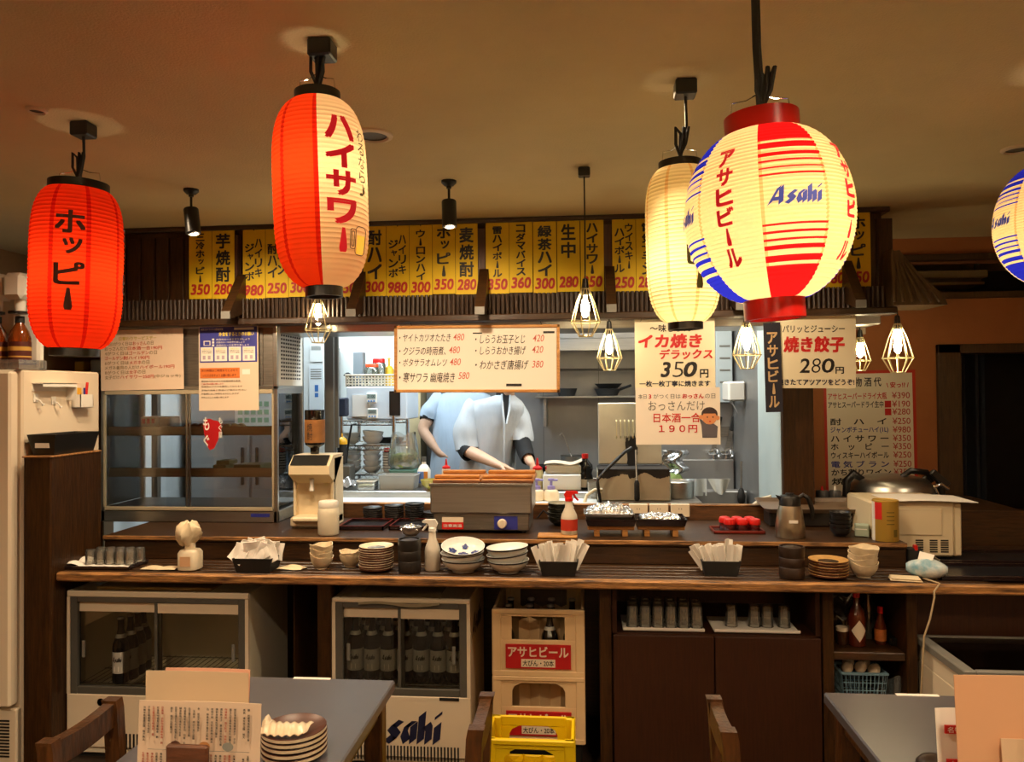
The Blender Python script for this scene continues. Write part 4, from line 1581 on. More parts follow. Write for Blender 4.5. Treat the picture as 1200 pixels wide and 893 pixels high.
# slate tray with paper and upside-down tumblers at far left
p_ = on(118, 664, ZS)
t = thing('serving_tray', 'dark tray with white paper at the left end of the counter carrying tumblers', 'tray', p_)
b = B().m(m_lacquer)
b.box(-.155, -.055, 0, .155, .085, .006, .003)
for x0_, y0_, x1_, y1_ in ((-.16, -.06, .16, -.054), (-.16, .084, .16, .09), (-.16, -.06, -.154, .09), (.154, -.06, .16, .09)):
    b.box(x0_, y0_, .001, x1_, y1_, .014, .002)
b.build('tray_board', t)
b = B().m(m_paper)
b.sheet(lambda u, v: (-.15 + .29 * u, -.045 + .12 * v, .008 + (.022 * math.sin(min(1, u * 3.2) * math.pi) * (0.6 + .4 * math.sin(9 * v)) if u < .32 else .002 * math.sin(30 * u + 4 * v) + .002)), 30, 8, .001)
b.build('paper_liner', t)


def tumbler(label, loc, r=.03, h=.07, up=False, group=None, mm=None):
    t = thing('tumbler', label, 'glass', loc, group=group)
    b = B().m(mm or m_tumbler)
    b.lathe([(r, 0), (r, .004), (r * .9, h * .93), (r * .82, h), (0, h), (0, h - .006), (r * .8, h - .008), (r * .92, .004), (r * .955, 0), (r, 0)], 20, cap0=False, cap1=False)
    b.build('glass_wall', t)
    b = B().m(m_tumbler).tube([(r * .99 * math.cos(2 * math.pi * i / 20), r * .99 * math.sin(2 * math.pi * i / 20), .0015) for i in range(20)], .0016, 5, closed=True)
    b.build('rim', t)
    return t
g = None
for row in range(2):
    for i in range(5):
        px = 103 + i * 13 + row * 5
        loc = Vector((p_.x - .045 + i * .044 + row * .012, p_.y + .0 + row * .052, ZS + .0125))
        lb = f'{ORD[i]} upturned tumbler from the left in the {("front", "rear")[row]} row on the paper-lined tray'
        if g is None: g = tumbler(lb, loc, .021, .058, group='upturned tumblers on the paper-lined tray')
        else: dup(g, loc, label=lb)


def crumple(name, label, cat, loc, w, d, h, mm, seed, th=.0015, group=None, fold=1.0):
    rr = random.Random(seed)
    ph = [rr.uniform(0, 6) for _ in range(6)]
    def fn(u, v):
        x = (u - .5) * w * (1 + .06 * math.sin(5 * v + ph[0]))
        y = (v - .5) * d * (1 + .1 * math.sin(4 * u + ph[1]))
        e = math.sin(math.pi * u) * math.sin(math.pi * v)
        z = h * (.35 + .65 * abs(math.sin(3.2 * u + ph[2] + 1.3 * math.sin(2.5 * v + ph[3])))) * (.25 + .75 * e ** .5) * fold
        return (x, y, z)
    b = B().m(mm)
    b.sheet(fn, 26, 16, th)
    o = b.build(name, loc=loc)
    return tag(o, label, cat, group)


crumple('folded_towel', 'small folded towel lying right of the tray of tumblers', 'towel', on(188, 667, ZS), .14, .05, .016, m_cloth, 3)
crumple('folded_towel', 'rumpled towel right of the left black basket of paper packets', 'towel', on(341, 667, ZS), .11, .05, .018, m_cloth, 5)
b = B().m(m_cloth)
b.box(-.055, -.03, 0, .055, .03, .006, .003).box(-.052, -.029, .0062, .05, .028, .013, .003)
tag(b.build('folded_towel', loc=on(1061, 680, ZS), rz=-12), 'flat folded towel lying beside the blue wet-wipe pack', 'towel')

# pump pot with a cloth draped on top
p_ = on(223, 667, ZS)
t = thing('sanitizer_pot', 'squat translucent pot with a beige cloth bundled over its top', 'bottle', p_)
B().m(mat('frosted_plastic', '#d8cbb0', .35)).lathe([(.038, 0), (.042, .004), (.042, .07), (.034, .082), (.018, .085), (.018, .11), (0, .11)], 20, sq=4).build('body', t)
B().m(mat('peach_label', '#dcb48c', .6)).box(-.022, -.0435, .02, .022, -.0425, .06).build('label', t)
b = B().m(m_cloth)
rr = random.Random(11)
rings = []
for i, (z, r_) in enumerate(((.10, .018), (.105, .03), (.125, .044), (.15, .05), (.172, .044), (.188, .03), (.196, .012))):
    rings.append([((-.012 + .006 * (i > 2)) + r_ * (1 + .22 * math.sin(5 * a + i * .7) + .1 * math.sin(9 * a + i)) * math.cos(a),
                   r_ * .8 * (1 + .2 * math.sin(4 * a + i)) * math.sin(a), z + .006 * math.sin(3 * a + i)) for a in [2 * math.pi * k / 28 for k in range(28)]])
b.loft(rings)
b.build('cloth_cover', t)


# black baskets of wrapped towels / chopstick packets
def basket(px, py, w, label, kind, seed, lean=0):
    p_ = on(px, py, ZS)
    t = thing('packet_basket', label, 'basket', p_)
    W, D, Hh = w / 2, w * .36, .058
    b = B().m(m_ceram_b)
    r0_, r1_ = .82, 1.0
    def rg(s_, z): return [(-W * s_, -D * s_, z), (W * s_, -D * s_, z), (W * s_, D * s_, z), (-W * s_, D * s_, z)]
    b.m(m_blackm)
    b.loft([rg(r0_, 0), rg(r1_, Hh), rg(r1_ - .05, Hh), rg(r0_ - .04, .006)], smooth=False, cap=False)
    b.add(rg(r0_, 0), [(3, 2, 1, 0)]); b.add(rg(r0_ - .04, .006), [(0, 1, 2, 3)])
    b.build('tub', t)
    rr = random.Random(seed)
    if kind == 'square':
        n = 16
        for k in range(n):
            x = -W * .8 + 1.6 * W * (k % 8) / 7
            y = -D * .5 + D * 1.0 * (k // 8)
            s_ = rr.uniform(.06, .075)
            b = B().m(m_paper)
            X = T(x, y, Hh + .012 + .018 * math.sin(math.pi * (k % 8) / 7)) @ RY(rr.uniform(-28, 28)) @ RZ(rr.uniform(-25, 25)) @ RX(rr.uniform(-25, 10))
            b.sheet(lambda u, v: ((u - .5) * s_, .004 * math.sin(8 * u + k) * math.sin(5 * v), (v - .5) * .07), 5, 5, .0035, mt=X)
            b.build('towel_packet', t)
    else:
        n = 22
        for k in range(n):
            u_ = k / (n - 1)
            x = -W * .82 + 1.64 * W * u_
            y = rr.uniform(-D * .5, D * .5)
            ln = rr.uniform(.085, .108) + (.012 if u_ > .6 else 0)
            b = B().m(m_paper)
            X = T(x, y, .018) @ RY((u_ - .45) * 44 + rr.uniform(-5, 5) + lean) @ RX(rr.uniform(-10, 10)) @ RZ(rr.uniform(-50, 50))
            b.sheet(lambda u, v: ((u - .5) * .026, .002 * math.sin(3 * u), v * ln), 3, 3, .0022, mt=X)
            b.build('chopstick_packet', t)
    return t
basket(302, 668, .165, 'black basket heaped with white square packets at the left of the counter', 'square', 2)
basket(655, 672, .155, 'black basket of upright white chopstick packets below the red-trigger bottle', 'sticks', 3)
basket(843, 672, .15, 'black basket of leaning white chopstick packets right of centre', 'sticks', 4, -14)

# wavy beige bowls
stack(lambda lb, p: bowl('small_bowl', lb, 'bowl', p, .047, .05, m_ceramic, group='beige bowls at left', wavy=.004), 4, on(377, 666, ZS), .0165,
      [f'{stack_word(i, 4)} wavy beige bowl in the left stack of four' for i in range(4)])
stack(lambda lb, p: bowl('small_bowl', lb, 'bowl', p, .046, .05, m_ceramic, group='beige bowls at left', wavy=.004), 2, on(411, 664, ZS), .016,
      [f'{("lower", "upper")[i]} of two wavy beige bowls beside the tall plate stack' for i in range(2)])
stack(lambda lb, p: bowl('small_bowl', lb, 'bowl', p, .054, .055, m_ceramic, group='white bowls at right', wavy=.004), 4, on(1012, 676, ZS), .02,
      [f'{stack_word(i, 4)} off-white bowl in the stack near the right end of the ledge' for i in range(4)])


def plate(lb, p, r=.068, h=.014, mo=None, mi=None, top=None, group=None):
    t = thing('small_plate', lb, 'plate', p, group=group)
    b = B().m(mo or m_brownglaze).lathe([(r * .5, 0), (r * .52, .003), (r * .9, h * .5), (r * .985, h * .6), (r, h * .66), (r, h)], 32, cap1=False)
    b.build('underside', t)
    b = B().m(mi or m_ochre).lathe([(r * .995, h), (r * .985, h + .0012), (r * .95, h), (r * .5, h * .45), (0, h * .42)], 32, cap0=False)
    b.build('upper_face', t)
    if top:
        b = B().m(top).lathe([(r * .52, h * .47 + .001), (r * .3, h * .45 + .001), (0, h * .44 + .001)], 24, cap0=False)
        b.build('centre_glaze', t)
    return t
m_bluegl = mat('blue_glaze', '#31415e', .25, var=.3, vs=30, col2='#b9c2c4')
stack(lambda lb, p: plate(lb, p, .07, .016, m_brownglaze, m_ceramic, m_bluegl, 'brown plates at left'), 10, on(441, 668, ZS), .0093,
      [f'{stack_word(i, 10)} brown-rimmed plate in the tall stack beside the black pot' for i in range(10)])
stack(lambda lb, p: plate(lb, p, .073, .016, m_brownglaze, m_ochre, mat('dark_centre', '#39342c', .2), 'ochre plates at right'), 6, on(971, 676, ZS), .0105,
      [f'{stack_word(i, 6)} ochre plate in the stack left of the off-white bowls' for i in range(6)])

# dark lidded pots
def pot(px, py, w, h, label, mm, bands=()):
    p_ = on(px, py, ZS); k = p_.y / 900
    r_ = w * k / 2
    t = thing('ceramic_pot', label, 'pot', p_)
    b = B().m(mm)
    H2 = h * k
    pr = [(r_ * .93, 0), (r_, .006)]
    for q in (.36, .66):
        pr += [(r_, H2 * q - .003), (r_ * .965, H2 * q), (r_, H2 * q + .003)]
    pr += [(r_ * 1.02, H2 * .97), (r_, H2), (r_ * .9, H2), (r_ * .88, H2 * .8), (0, H2 * .78)]
    b.lathe(pr, 28)
    b.build('body', t)
    b = B().m(m_ceram_b).lathe([(r_ * .7, H2 * .8), (r_ * .72, H2 * .97), (r_ * .5, H2 * .99)], 20, cap1=True)
    b.build('inner_cup', t)
    return t
pot(480, 670, 27, 39, 'black ceramic pot beside the tall stack of plates', m_ceram_k)
pot(928, 677, 28, 36, 'dark brown ceramic pot below the steel thermos', m_ceram_b)

# clear white spray bottle
def spray_bottle(label, p_, hh, body_m, trig_m, flip=1, label_m=None, r=.03):
    t = thing('spray_bottle', label, 'spray bottle', p_)
    b = B().m(body_m)
    b.lathe([(r * .9, 0), (r, .005), (r, hh * .36), (r * .93, hh * .45), (r * .5, hh * .62), (r * .42, hh * .76), (r * .42, hh * .8)], 22)
    b.build('bottle_body', t)
    b = B().m(trig_m)
    b.lathe([(r * .5, hh * .77), (r * .5, hh * .83), (r * .3, hh * .85)], 16)
    b.add([], [])
    pl = [(-.012, hh * .84), (.016, hh * .84), (.022, hh * .92), (.012, hh), (-.03, hh * 1.0), (-.04, hh * .97), (-.04, hh * .94), (-.016, hh * .93)]
    pl = [(x * flip, z) for x, z in pl]
    if flip < 0: pl = pl[::-1]
    b.prism(pl, -.009, .009)
    b.build('trigger_head', t)
    b = B().m(trig_m).tube([(-.018 * flip, 0, hh * .94), (-.026 * flip, 0, hh * .86), (-.04 * flip, 0, hh * .78)], [.005, .005, .004], 8)
    b.build('trigger', t)
    if label_m:
        b = B().m(label_m).lathe([(r * 1.01, hh * .1), (r * 1.01, hh * .36)], 22, cap0=False, cap1=False)
        b.m(m_white)
        for k in range(3):
            a = R(-90 + 12 * (k - 1))
        b.build('label', t)
    return t
m_frost = mat('frosted_bottle', '#d6cdbd', .4)
spray_bottle('translucent white spray bottle standing between black pot and flowered bowls', on(507, 668, ZS), .205, m_frost, m_white, 1, None, .032)

# flowered bowls (three) and plain rimmed bowls (three)
m_navyrim = mat('dark_rim', '#2a2c33', .3)
p_ = on(543, 669, ZS)
fl = stack(lambda lb, p: bowl('flowered_bowl', lb, 'bowl', p, .088, .052, m_ceram_w, m_ceram_w, 'bowls with dark rims', rimm=m_navyrim, n=36), 3, p_, .027,
           [f'{w_} dark-rimmed bowl in the stack topped by a flowered bowl' for w_ in ('bottommost', 'middle')] + ['topmost bowl with blue flowers inside, tilted towards the viewer'],
           rots=[(0, 0, 0), (R(2), R(-2), 0), (R(13), R(3), 0)])
b = B().m(mat('cobalt', '#2b3a78', .3))
def petal(cx_, cy_, r_):
    pts = []
    for i in range(10):
        a = 2 * math.pi * i / 10
        x = cx_ + r_ * math.cos(a); y = cy_ + r_ * math.sin(a)
        d = math.hypot(x, y) / .088
        # follow the inner wall of the bowl
        z = .052 * (.14 + .02) if d < .3 else .052 * (.16 + (.33 - .16) * (d - .3) / .38) if d < .68 else .052 * (.33 + (.64 - .33) * (d - .68) / .19) if d < .87 else .052 * .8
        pts.append((x, y, z + .004))
    b.add(pts, [tuple(range(10))])
for fx, fy, s_ in ((0, .005, 1.0), (-.045, .02, .75), (.045, .015, .75), (.0, .055, .6)):
    for k in range(5):
        a = 2 * math.pi * k / 5 + .3
        petal(fx + .013 * s_ * math.cos(a), fy + .013 * s_ * math.sin(a), .0095 * s_)
b.build('flower_print', fl[2])
stack(lambda lb, p: bowl('rimmed_bowl', lb, 'bowl', p, .084, .05, m_ceram_w, m_ceram_w, 'bowls with dark rims', rimm=m_navyrim, n=36), 3, on(596, 670, ZS), .026,
      [f'{w_} bowl in the slanting stack right of the flowered bowls' for w_ in ('bottommost dark-rimmed', 'middle dark-rimmed', 'topmost dark-rimmed')],
      rots=[(0, R(-1), 0), (0, R(-6), 0), (0, R(-4), 0)])

# wet wipe pack
p_ = on(1086, 678, ZS)
t = thing('wipe_pack', 'soft blue and white wet-wipe pack on the right of the counter', 'wipe pack', p_, rz=-20)
b = B().m(mat('blue_pack', '#5f9fb8', .25, col2='#e6e4dc', vs=14, coat=.3))
N_ = 14
rings = []
for i in range(N_ + 1):
    u = i / N_
    s_ = max(.05, math.sin(math.pi * u)) ** .35
    rings.append([(-.07 + .14 * u, .038 * s_ * math.cos(a) * (1 + .05 * math.sin(6 * u + 3 * a)), .038 + .038 * s_ * math.sin(a) * (1 + .07 * math.sin(9 * u + 2 * a))) for a in [2 * math.pi * k / 20 for k in range(20)]])
b.loft(rings)
b.build('pouch', t)
b = B().m(m_paper).sheet(lambda u, v: (-.03 + .05 * u + .008 * v, -.012 + .02 * v, .072 + .028 * v * (1 - .4 * u)), 6, 4, .002)
b.build('pulled_wipe', t)

# tray set at the right end
for k, (y_, zz, lb) in enumerate(((3.05, ZS, 'flat dark tray at the right end of the counter, nearer of two'), (3.32, ZS, 'flat dark tray behind the nearer one at the right end'))):
    xl = at(1103, 675, y_).x
    t = thing('serving_tray', lb, 'tray', (xl + .24, y_ + .11, zz - .004))
    b = B().m(m_blacktray).box(-.24, -.11, 0, .24, .11, .006, .003)
    b.build('tray_floor', t)
    b = B().m(m_lacquer)
    for x0_, y0_, x1_, y1_ in ((-.25, -.12, .25, -.108), (-.25, .108, .25, .12), (-.25, -.12, -.238, .12), (.238, -.12, .25, .12)):
        b.box(x0_, y0_, 0, x1_, y1_, .02, .003)
    b.build('tray_rim', t)

# ================================================================ ON THE RAISED LEDGE
# water server
p_ = on(363, 619, ZL)
t = thing('water_server', 'cream table-top drink server with dark control strip beside the display case', 'drink server', (p_.x, p_.y, ZL))
b = B().m(m_ivory)
W = 25 * p_.y / 900
b.prism([(-W, .0), (W, 0), (W, .32), (-W, .32)], .07, .2)
b.add([(-W, .07, .20), (W, .07, .20), (W, -.01, .25), (W, -.01, .29), (W, .05, .335), (-W, .05, .335), (-W, -.01, .29), (-W, -.01, .25),
       (W, .2, .335), (-W, .2, .335)],
      [(0, 1, 2, 7), (7, 2, 3, 6), (6, 3, 4, 5), (5, 4, 8, 9), (1, 8, 4, 3), (1, 3, 2), (0, 7, 6), (0, 6, 5), (0, 5, 9)])
b.box(-W, .0, .0, W, .2, .05, .01)
b.box(-W, .05, .05, -W + .012, .08, .22).box(W - .012, .05, .05, W, .08, .22)
b.build('housing', t)
b = B().m(m_black)
b.add([(-W + .006, -.008, .291), (W - .012, -.008, .291), (W - .012, .044, .3345), (-W + .006, .044, .3345)], [(0, 1, 2, 3)], mt=T(0, -.003, .002))
b.build('control_strip', t)
b = B().m(m_white).lathe([(.012, .17), (.009, .2), (.012, .225)], 12, T(0, .03, 0)); b.build('tap', t)
b = B().m(m_ivory).box(-W * .8, -.03, .03, W * .9, .07, .055, .008); b.build('drip_tray', t)
b = B().m(m_brass).lathe([(.012, 0), (.012, .004), (0, .005)], 14, T(W * .62, .068, .2) @ RX(90)); b.build('seal', t)
# paper sheet hung at its side
pp = on(394, 604, ZL)
b = B().m(m_paper)
b.sheet(lambda u, v: ((u - .5) * .075, .004 * math.sin(3 * v), .01 + .27 * v), 3, 8, .001)
b.m(m_grey)
for i in range(11):
    b.box(-.028, -.0035, .04 + i * .02, .02 - .004 * (i % 3), -.0028, .044 + i * .02)
tag(b.build('notice_sheet', loc=(pp.x, p_.y + .16, ZL), rz=20), 'white notice sheet standing beside the cream drink server', 'paper')
# shochu bottle upturned on top of server
q = at(369, 533, p_.y + .12)
t = thing('liquor_bottle', 'dark upturned liquor bottle with brown label above the drink server', 'bottle', (q.x, p_.y + .12, ZL + .336))
b = B().m(m_bottlek).lathe([(.02, 0), (.022, .03), (.045, .045), (.048, .06), (.048, .205), (.046, .212), (0, .214)], 24); b.build('bottle_body', t)
b = B().m(mat('kraft_label', '#8a5a2a', .6, var=.2, vs=14)).lathe([(.0487, .055), (.0487, .165)], 24, cap0=False, cap1=False)
b.m(m_ink)
fn = lambda u, v: (.0495 * math.cos(R(-100) + u / .0485), .0495 * math.sin(R(-100) + u / .0485), v)
b.vtext('焼酎', 0, .15, .03, .042, fn=fn)
b.build('label', t)
# white canister
p_ = on(385, 626, ZL)
t = thing('canister', 'white plastic canister standing in front of the cream drink server', 'canister', p_)
r_ = .046
B().m(mat('canister_white', '#dfd5bd', .45)).lathe([(r_ * .93, 0), (r_, .006), (r_ * 1.02, .09), (r_ * .97, .115), (r_ * .9, .12)], 26).build('body', t)
B().m(m_white).lathe([(r_ * .93, .119), (r_ * .95, .122), (r_ * .95, .142), (r_ * .88, .148), (0, .148)], 26, cap0=False).build('lid', t)

# square trays on the ledge
for i, (px, lb) in enumerate(((428, 'square dark red-edged tray on the ledge beside the white canister'), (486, 'square dark red-edged tray on the ledge beside the food warmer'))):
    p_ = on(px, 618, ZL)
    t = thing('square_tray', lb, 'tray', (p_.x, p_.y + .03, ZL))
    h_ = .105
    B().m(m_blacktray).box(-h_, -h_, 0, h_, h_, .006, .002).build('tray_floor', t)
    b = B().m(m_lacquer)
    for x0_, y0_, x1_, y1_ in ((-h_, -h_, h_, -h_ + .006), (-h_, h_ - .006, h_, h_), (-h_, -h_, -h_ + .006, h_), (h_ - .006, -h_, h_, h_)):
        b.box(x0_, y0_, 0, x1_, y1_, .018)
    b.m(m_lacqred)
    for x0_, y0_, x1_, y1_ in ((-h_, -h_, h_, -h_ + .006), (-h_, h_ - .006, h_, h_), (-h_, -h_, -h_ + .006, h_), (h_ - .006, -h_, h_, h_)):
        b.box(x0_, y0_, .018, x1_, y1_, .0195)
    b.build('tray_rim', t)
# metal bowl with foil on the ledge
p_ = on(483, 627, ZL)
t = bowl('steel_bowl', 'small steel bowl filled with crumpled foil above the black pot', 'bowl', (p_.x, 3.31, ZL), .048, .042, m_steel, m_steel)
def foil_fn(w_, d_, h_, seed):
    rr = random.Random(seed); ph = [rr.uniform(0, 6) for _ in range(8)]
    def f(u, v):
        e = max(0, (math.sin(math.pi * u) * math.sin(math.pi * v))) ** .4
        z = h_ * e * (.7 + .3 * math.sin(13 * u + ph[0]) * math.sin(11 * v + ph[1])) + .05 * h_ * math.sin(37 * u + ph[2]) * math.sin(31 * v + ph[3]) + .06 * h_ * math.sin(61 * u + 20 * v)
        return ((u - .5) * w_, (v - .5) * d_, z)
    return f
b = B().m(m_foil).sheet(foil_fn(.075, .075, .022, 4), 24, 24, .001, mt=T(0, 0, .033), smooth=False); b.build('foil', t)
# stacks of small dark dishes behind the trays
kk = 0
for px, n in ((437, 6), (462, 7), (486, 8), (507, 4), (533, 4)):
    base = on(px, 607, ZL); base = Vector((at(px, 600, 3.70).x, 3.70, ZL))
    if px == 533: continue
    stack(lambda lb, p: plate(lb, p, .047, .014, m_ceram_k, m_ceram_k, mat('pale_centre', '#77797c', .25), 'small dark dishes at the back'), n, base, .0105,
          [f'{stack_word(i, n)} small dark dish in the {ORD[kk]} stack behind the square trays' for i in range(n)])
    kk += 1

# steel food warmer box
x0_, x1_, _, _ = span(504, 600, 623, 600, 3.38)
W = (x1_ - x0_) / 2
t = thing('food_warmer', 'steel electric food warmer with wooden lids and a round dial', 'food warmer', ((x0_ + x1_) / 2, 3.38, ZL))
zt2 = at(563, 567, 3.38).z - ZL
zm = at(563, 602, 3.38).z - ZL
b = B().m(mat('warm_steel', '#a09a92', .38, .9, var=.08, vs=3, grain=(1, 30, 30)))
b.box(-W, -.0, zm, W, .3, zt2, .006)
b.m(m_steel_dull).box(-W + .012, .012, .012, W - .012, .29, zm, .004)
b.m(m_blackm)
for sx in (-1, 1):
    for yy in (.04, .26):
        b.cyl(sx * (W - .04), yy, 0, .014, .014)
b.build('body', t)
b = B().m(m_steel_dull)
b.box(-W - .004, -.004, zt2 - .012, W + .004, 0, zt2 + .002, .002)
b.build('front_lip', t)
b = B().m(m_blueink).box(W * .26, .009, zm * .2, W * .72, .0125, zm * .86); b.build('dial_plate', t)
b = B().m(m_cream).lathe([(.021, 0), (.021, .01), (.017, .018), (0, .019)], 24, T(W * .42, .009, zm * .5) @ RX(90)).box(-.003, -.011, -.017, .003, -.008, .017, mt=T(W * .42, 0, zm * .5))
b.build('dial', t)
xa, xb = at(518, 612, 3.39).x - (x0_ + x1_) / 2, at(543, 612, 3.39).x - (x0_ + x1_) / 2
b = B().m(m_redplastic).box(xa, .0085, zm * .2, xb, .0125, zm * .55).m(m_cream).box(xa, .0085, zm * .55, xb, .0125, zm * .8)
b.m(m_white).text('注意高温', xa + .006, zm * .3, xb - .006, zm * .45, .008, .01)
b.build('warning_label', t)
for i, s in enumerate((-1, 1)):
    b = B().m(m_lidwood)
    xa, xb = (-W + .012, -.003) if s < 0 else (.003, W + .008)
    b.box(xa, .005, zt2 + .001, xb, .29, zt2 + .02, .004).box(xa + .004, .02, zt2 + .02, xb - .004, .06, zt2 + .036, .004).box(xa + .004, .23, zt2 + .02, xb - .004, .27, zt2 + .036, .004)
    b.m(wood('burnt_edge', '#3b1d0a', '#7a431a', (2, 20, 20), .6)).box(xa, .0, zt2 + .001, xb, .006, zt2 + .014, .002)
    b.build('wooden_lid', t)
# cord beside it
b = B().m(m_black).tube([(0, 0, .02), (.03, -.02, .06), (.06, .0, .03), (.09, .02, .006), (.13, .0, .006), (.10, -.03, .006)], .004, 8)
tag(b.build('warmer_cord', loc=on(630, 612, ZL)), 'black power cord curled between the food warmer and dark bowls', 'cord')

# dark green bowls stacked
p_ = on(657, 616, ZL)
stack(lambda lb, p: bowl('dark_bowl', lb, 'bowl', p, .062, .042, mat('dark_green_glaze', '#1f2620', .25), mat('pale_rim', '#8f8c7a', .3), 'dark green bowls'), 4, (p_.x, 3.62, ZL), .021,
      [f'{stack_word(i, 4)} dark green bowl in the stack behind the red-trigger bottle' for i in range(4)])
# red trigger bottle on a wooden board
p_ = on(668, 620, ZL)
b = B().m(m_natwood).box(-.085, -.04, 0, .085, .04, .012, .003)
tag(b.build('wooden_board', loc=(on(654, 626, ZL).x, 3.32, ZL)), 'small natural wood board under the red-trigger bottle', 'board')
spray_bottle('bottle with red trigger and red label standing on the ledge', (p_.x, 3.325, ZL + .0125), .185, mat('clearish_bottle', '#cfc6b4', .2), m_redplastic, -1, mat('red_label', '#b5321c', .5), .036)

# little wooden stands with lacquer trays and foil
def geta(px, py, w, label):
    p_ = on(px, py, ZL); k = p_.y / 900; W = w * k / 2
    t = thing('wooden_stand', label, 'stand', (p_.x, p_.y + .06, ZL))
    B().m(m_natwood).box(-W, -.06, .028, W, .06, .046, .003).build('top_board', t)
    for s in (-1, 1):
        B().m(m_natwood).box(s * W * .72, -.06, 0, s * W * .48, .06, .028, .002).build('leg', t)
    return p_, W
def lacquer_tray(p_, w, d, label):
    t = thing('lacquer_tray', label, 'tray', (p_.x, p_.y + .065, ZL + .0465))
    def rg(s_, z): return [(-w * s_, -d * s_, z), (w * s_, -d * s_, z), (w * s_, d * s_, z), (-w * s_, d * s_, z)]
    b = B().m(m_lacquer)
    b.loft([rg(.92, 0), rg(1, .03), rg(.965, .03), rg(.9, .006)], smooth=False, cap=False)
    b.add(rg(.92, 0), [(3, 2, 1, 0)]); b.add(rg(.9, .006), [(0, 1, 2, 3)])
    b.build('tray_body', t)
    return t
p_, W = geta(716, 629, 54, 'small wooden stand under the left foil-covered tray')
p_.x += .0
lacquer_tray(p_, .108, .085, 'black lacquer tray on the left wooden stand')
t = thing('foil_pan', 'steel pan domed with crumpled foil on the left lacquer tray', 'pan', (p_.x - .008, p_.y + .065, ZL + .0535))
b = B().m(m_steel)
def rg(s_, z, w=.104, d=.075): return [(-w * s_, -d * s_, z), (w * s_, -d * s_, z), (w * s_, d * s_, z), (-w * s_, d * s_, z)]
b.loft([rg(.8, 0), rg(1, .045), rg(1.04, .046), rg(1.0, .047)], smooth=False, cap=False); b.add(rg(.8, 0), [(3, 2, 1, 0)]); b.add(rg(.99, .04), [(0, 1, 2, 3)])
b.build('pan', t)
B().m(m_foil).sheet(foil_fn(.196, .14, .045, 8), 40, 30, .001, mt=T(0, 0, .042), smooth=False).build('foil', t)
p_, W = geta(775, 629, 54, 'small wooden stand under the right lacquer tray')
lacquer_tray(p_, .108, .085, 'black lacquer tray on the right wooden stand')
t = thing('foil_packet', 'flat foil packet lying in the right lacquer tray', 'foil', (p_.x + .0, p_.y + .065, ZL + .0535))
B().m(m_steel).box(-.085, -.05, 0, .085, .05, .02, .006).build('dish', t)
B().m(m_foil).sheet(foil_fn(.17, .105, .022, 18), 36, 26, .001, mt=T(0, 0, .02), smooth=False).build('foil', t)

# red-lidded spice jars on a tray
p_ = on(865, 624, ZL)
t = thing('jar_tray', 'small dark red-edged tray holding the red-lidded jars', 'tray', (p_.x, p_.y + .03, ZL))
B().m(m_lacquer).box(-.105, -.06, 0, .105, .06, .006, .002).build('tray_floor', t)
b = B().m(m_lacqred)
for x0_, y0_, x1_, y1_ in ((-.11, -.065, .11, -.059), (-.11, .059, .11, .065), (-.11, -.065, -.104, .065), (.104, -.065, .11, .065)):
    b.box(x0_, y0_, 0, x1_, y1_, .013, .002)
b.build('tray_rim', t)
jar = None
for row in range(2):
    for i in range(3):
        loc = (p_.x - .035 + .054 * i - (.012 if row else 0), p_.y + .008 + .05 * row, ZL + .0065)
        lb = f'{("left", "middle", "right")[i]} red-lidded jar of the {("front", "rear")[row]} row on the small tray'
        if jar is None:
            jar = thing('spice_jar', lb, 'jar', loc, group='red-lidded jars')
            B().m(glass('jar_glass', (.7, .25, .2), .4, .05, .35, (.25, .02, .02))).lathe([(.02, 0), (.023, .004), (.023, .03)], 18).build('glass_body', jar)
            B().m(m_redplastic).lathe([(.025, .028), (.026, .031), (.026, .042), (.022, .052), (.012, .055), (0, .055)], 18, cap0=False).build('lid', jar)
        else:
            dup(jar, loc, label=lb)

# thermos jug
p_ = on(926, 629, ZL)
t = thing('thermos_jug', 'brushed steel thermos jug with black handle on the ledge', 'thermos', p_)
r_ = .061
B().m(mat('thermos_steel', '#b0a48e', .3, .95)).lathe([(r_ * .96, 0), (r_, .006), (r_ * .98, .05), (r_ * .82, .115), (r_ * .72, .135)], 30).build('body', t)
b = B().m(m_black).lathe([(r_ * .73, .134), (r_ * .7, .165), (r_ * .62, .175), (r_ * .3, .178), (r_ * .28, .185), (0, .186)], 26, cap0=False)
b.add([(-r_ * .66, -.012, .15), (-r_ * .66, .012, .15), (-r_ * .98, 0, .178), (-r_ * .6, -.014, .172), (-r_ * .6, .014, .172)], [(0, 2, 3), (1, 4, 2), (0, 1, 2), (2, 4, 3)])
b.build('lid', t)
b = B().m(m_black).tube([(r_ * .6, 0, .165), (r_ * .9, 0, .178), (r_ * 1.25, 0, .165), (r_ * 1.5, 0, .12), (r_ * 1.55, 0, .085), (r_ * 1.5, 0, .07)], [.008, .009, .01, .01, .008, .006], 10); b.build('handle', t)
B().m(m_white).box(-.018, -r_ * .935, .066, .018, -r_ * .86, .078).build('name_sticker', t)

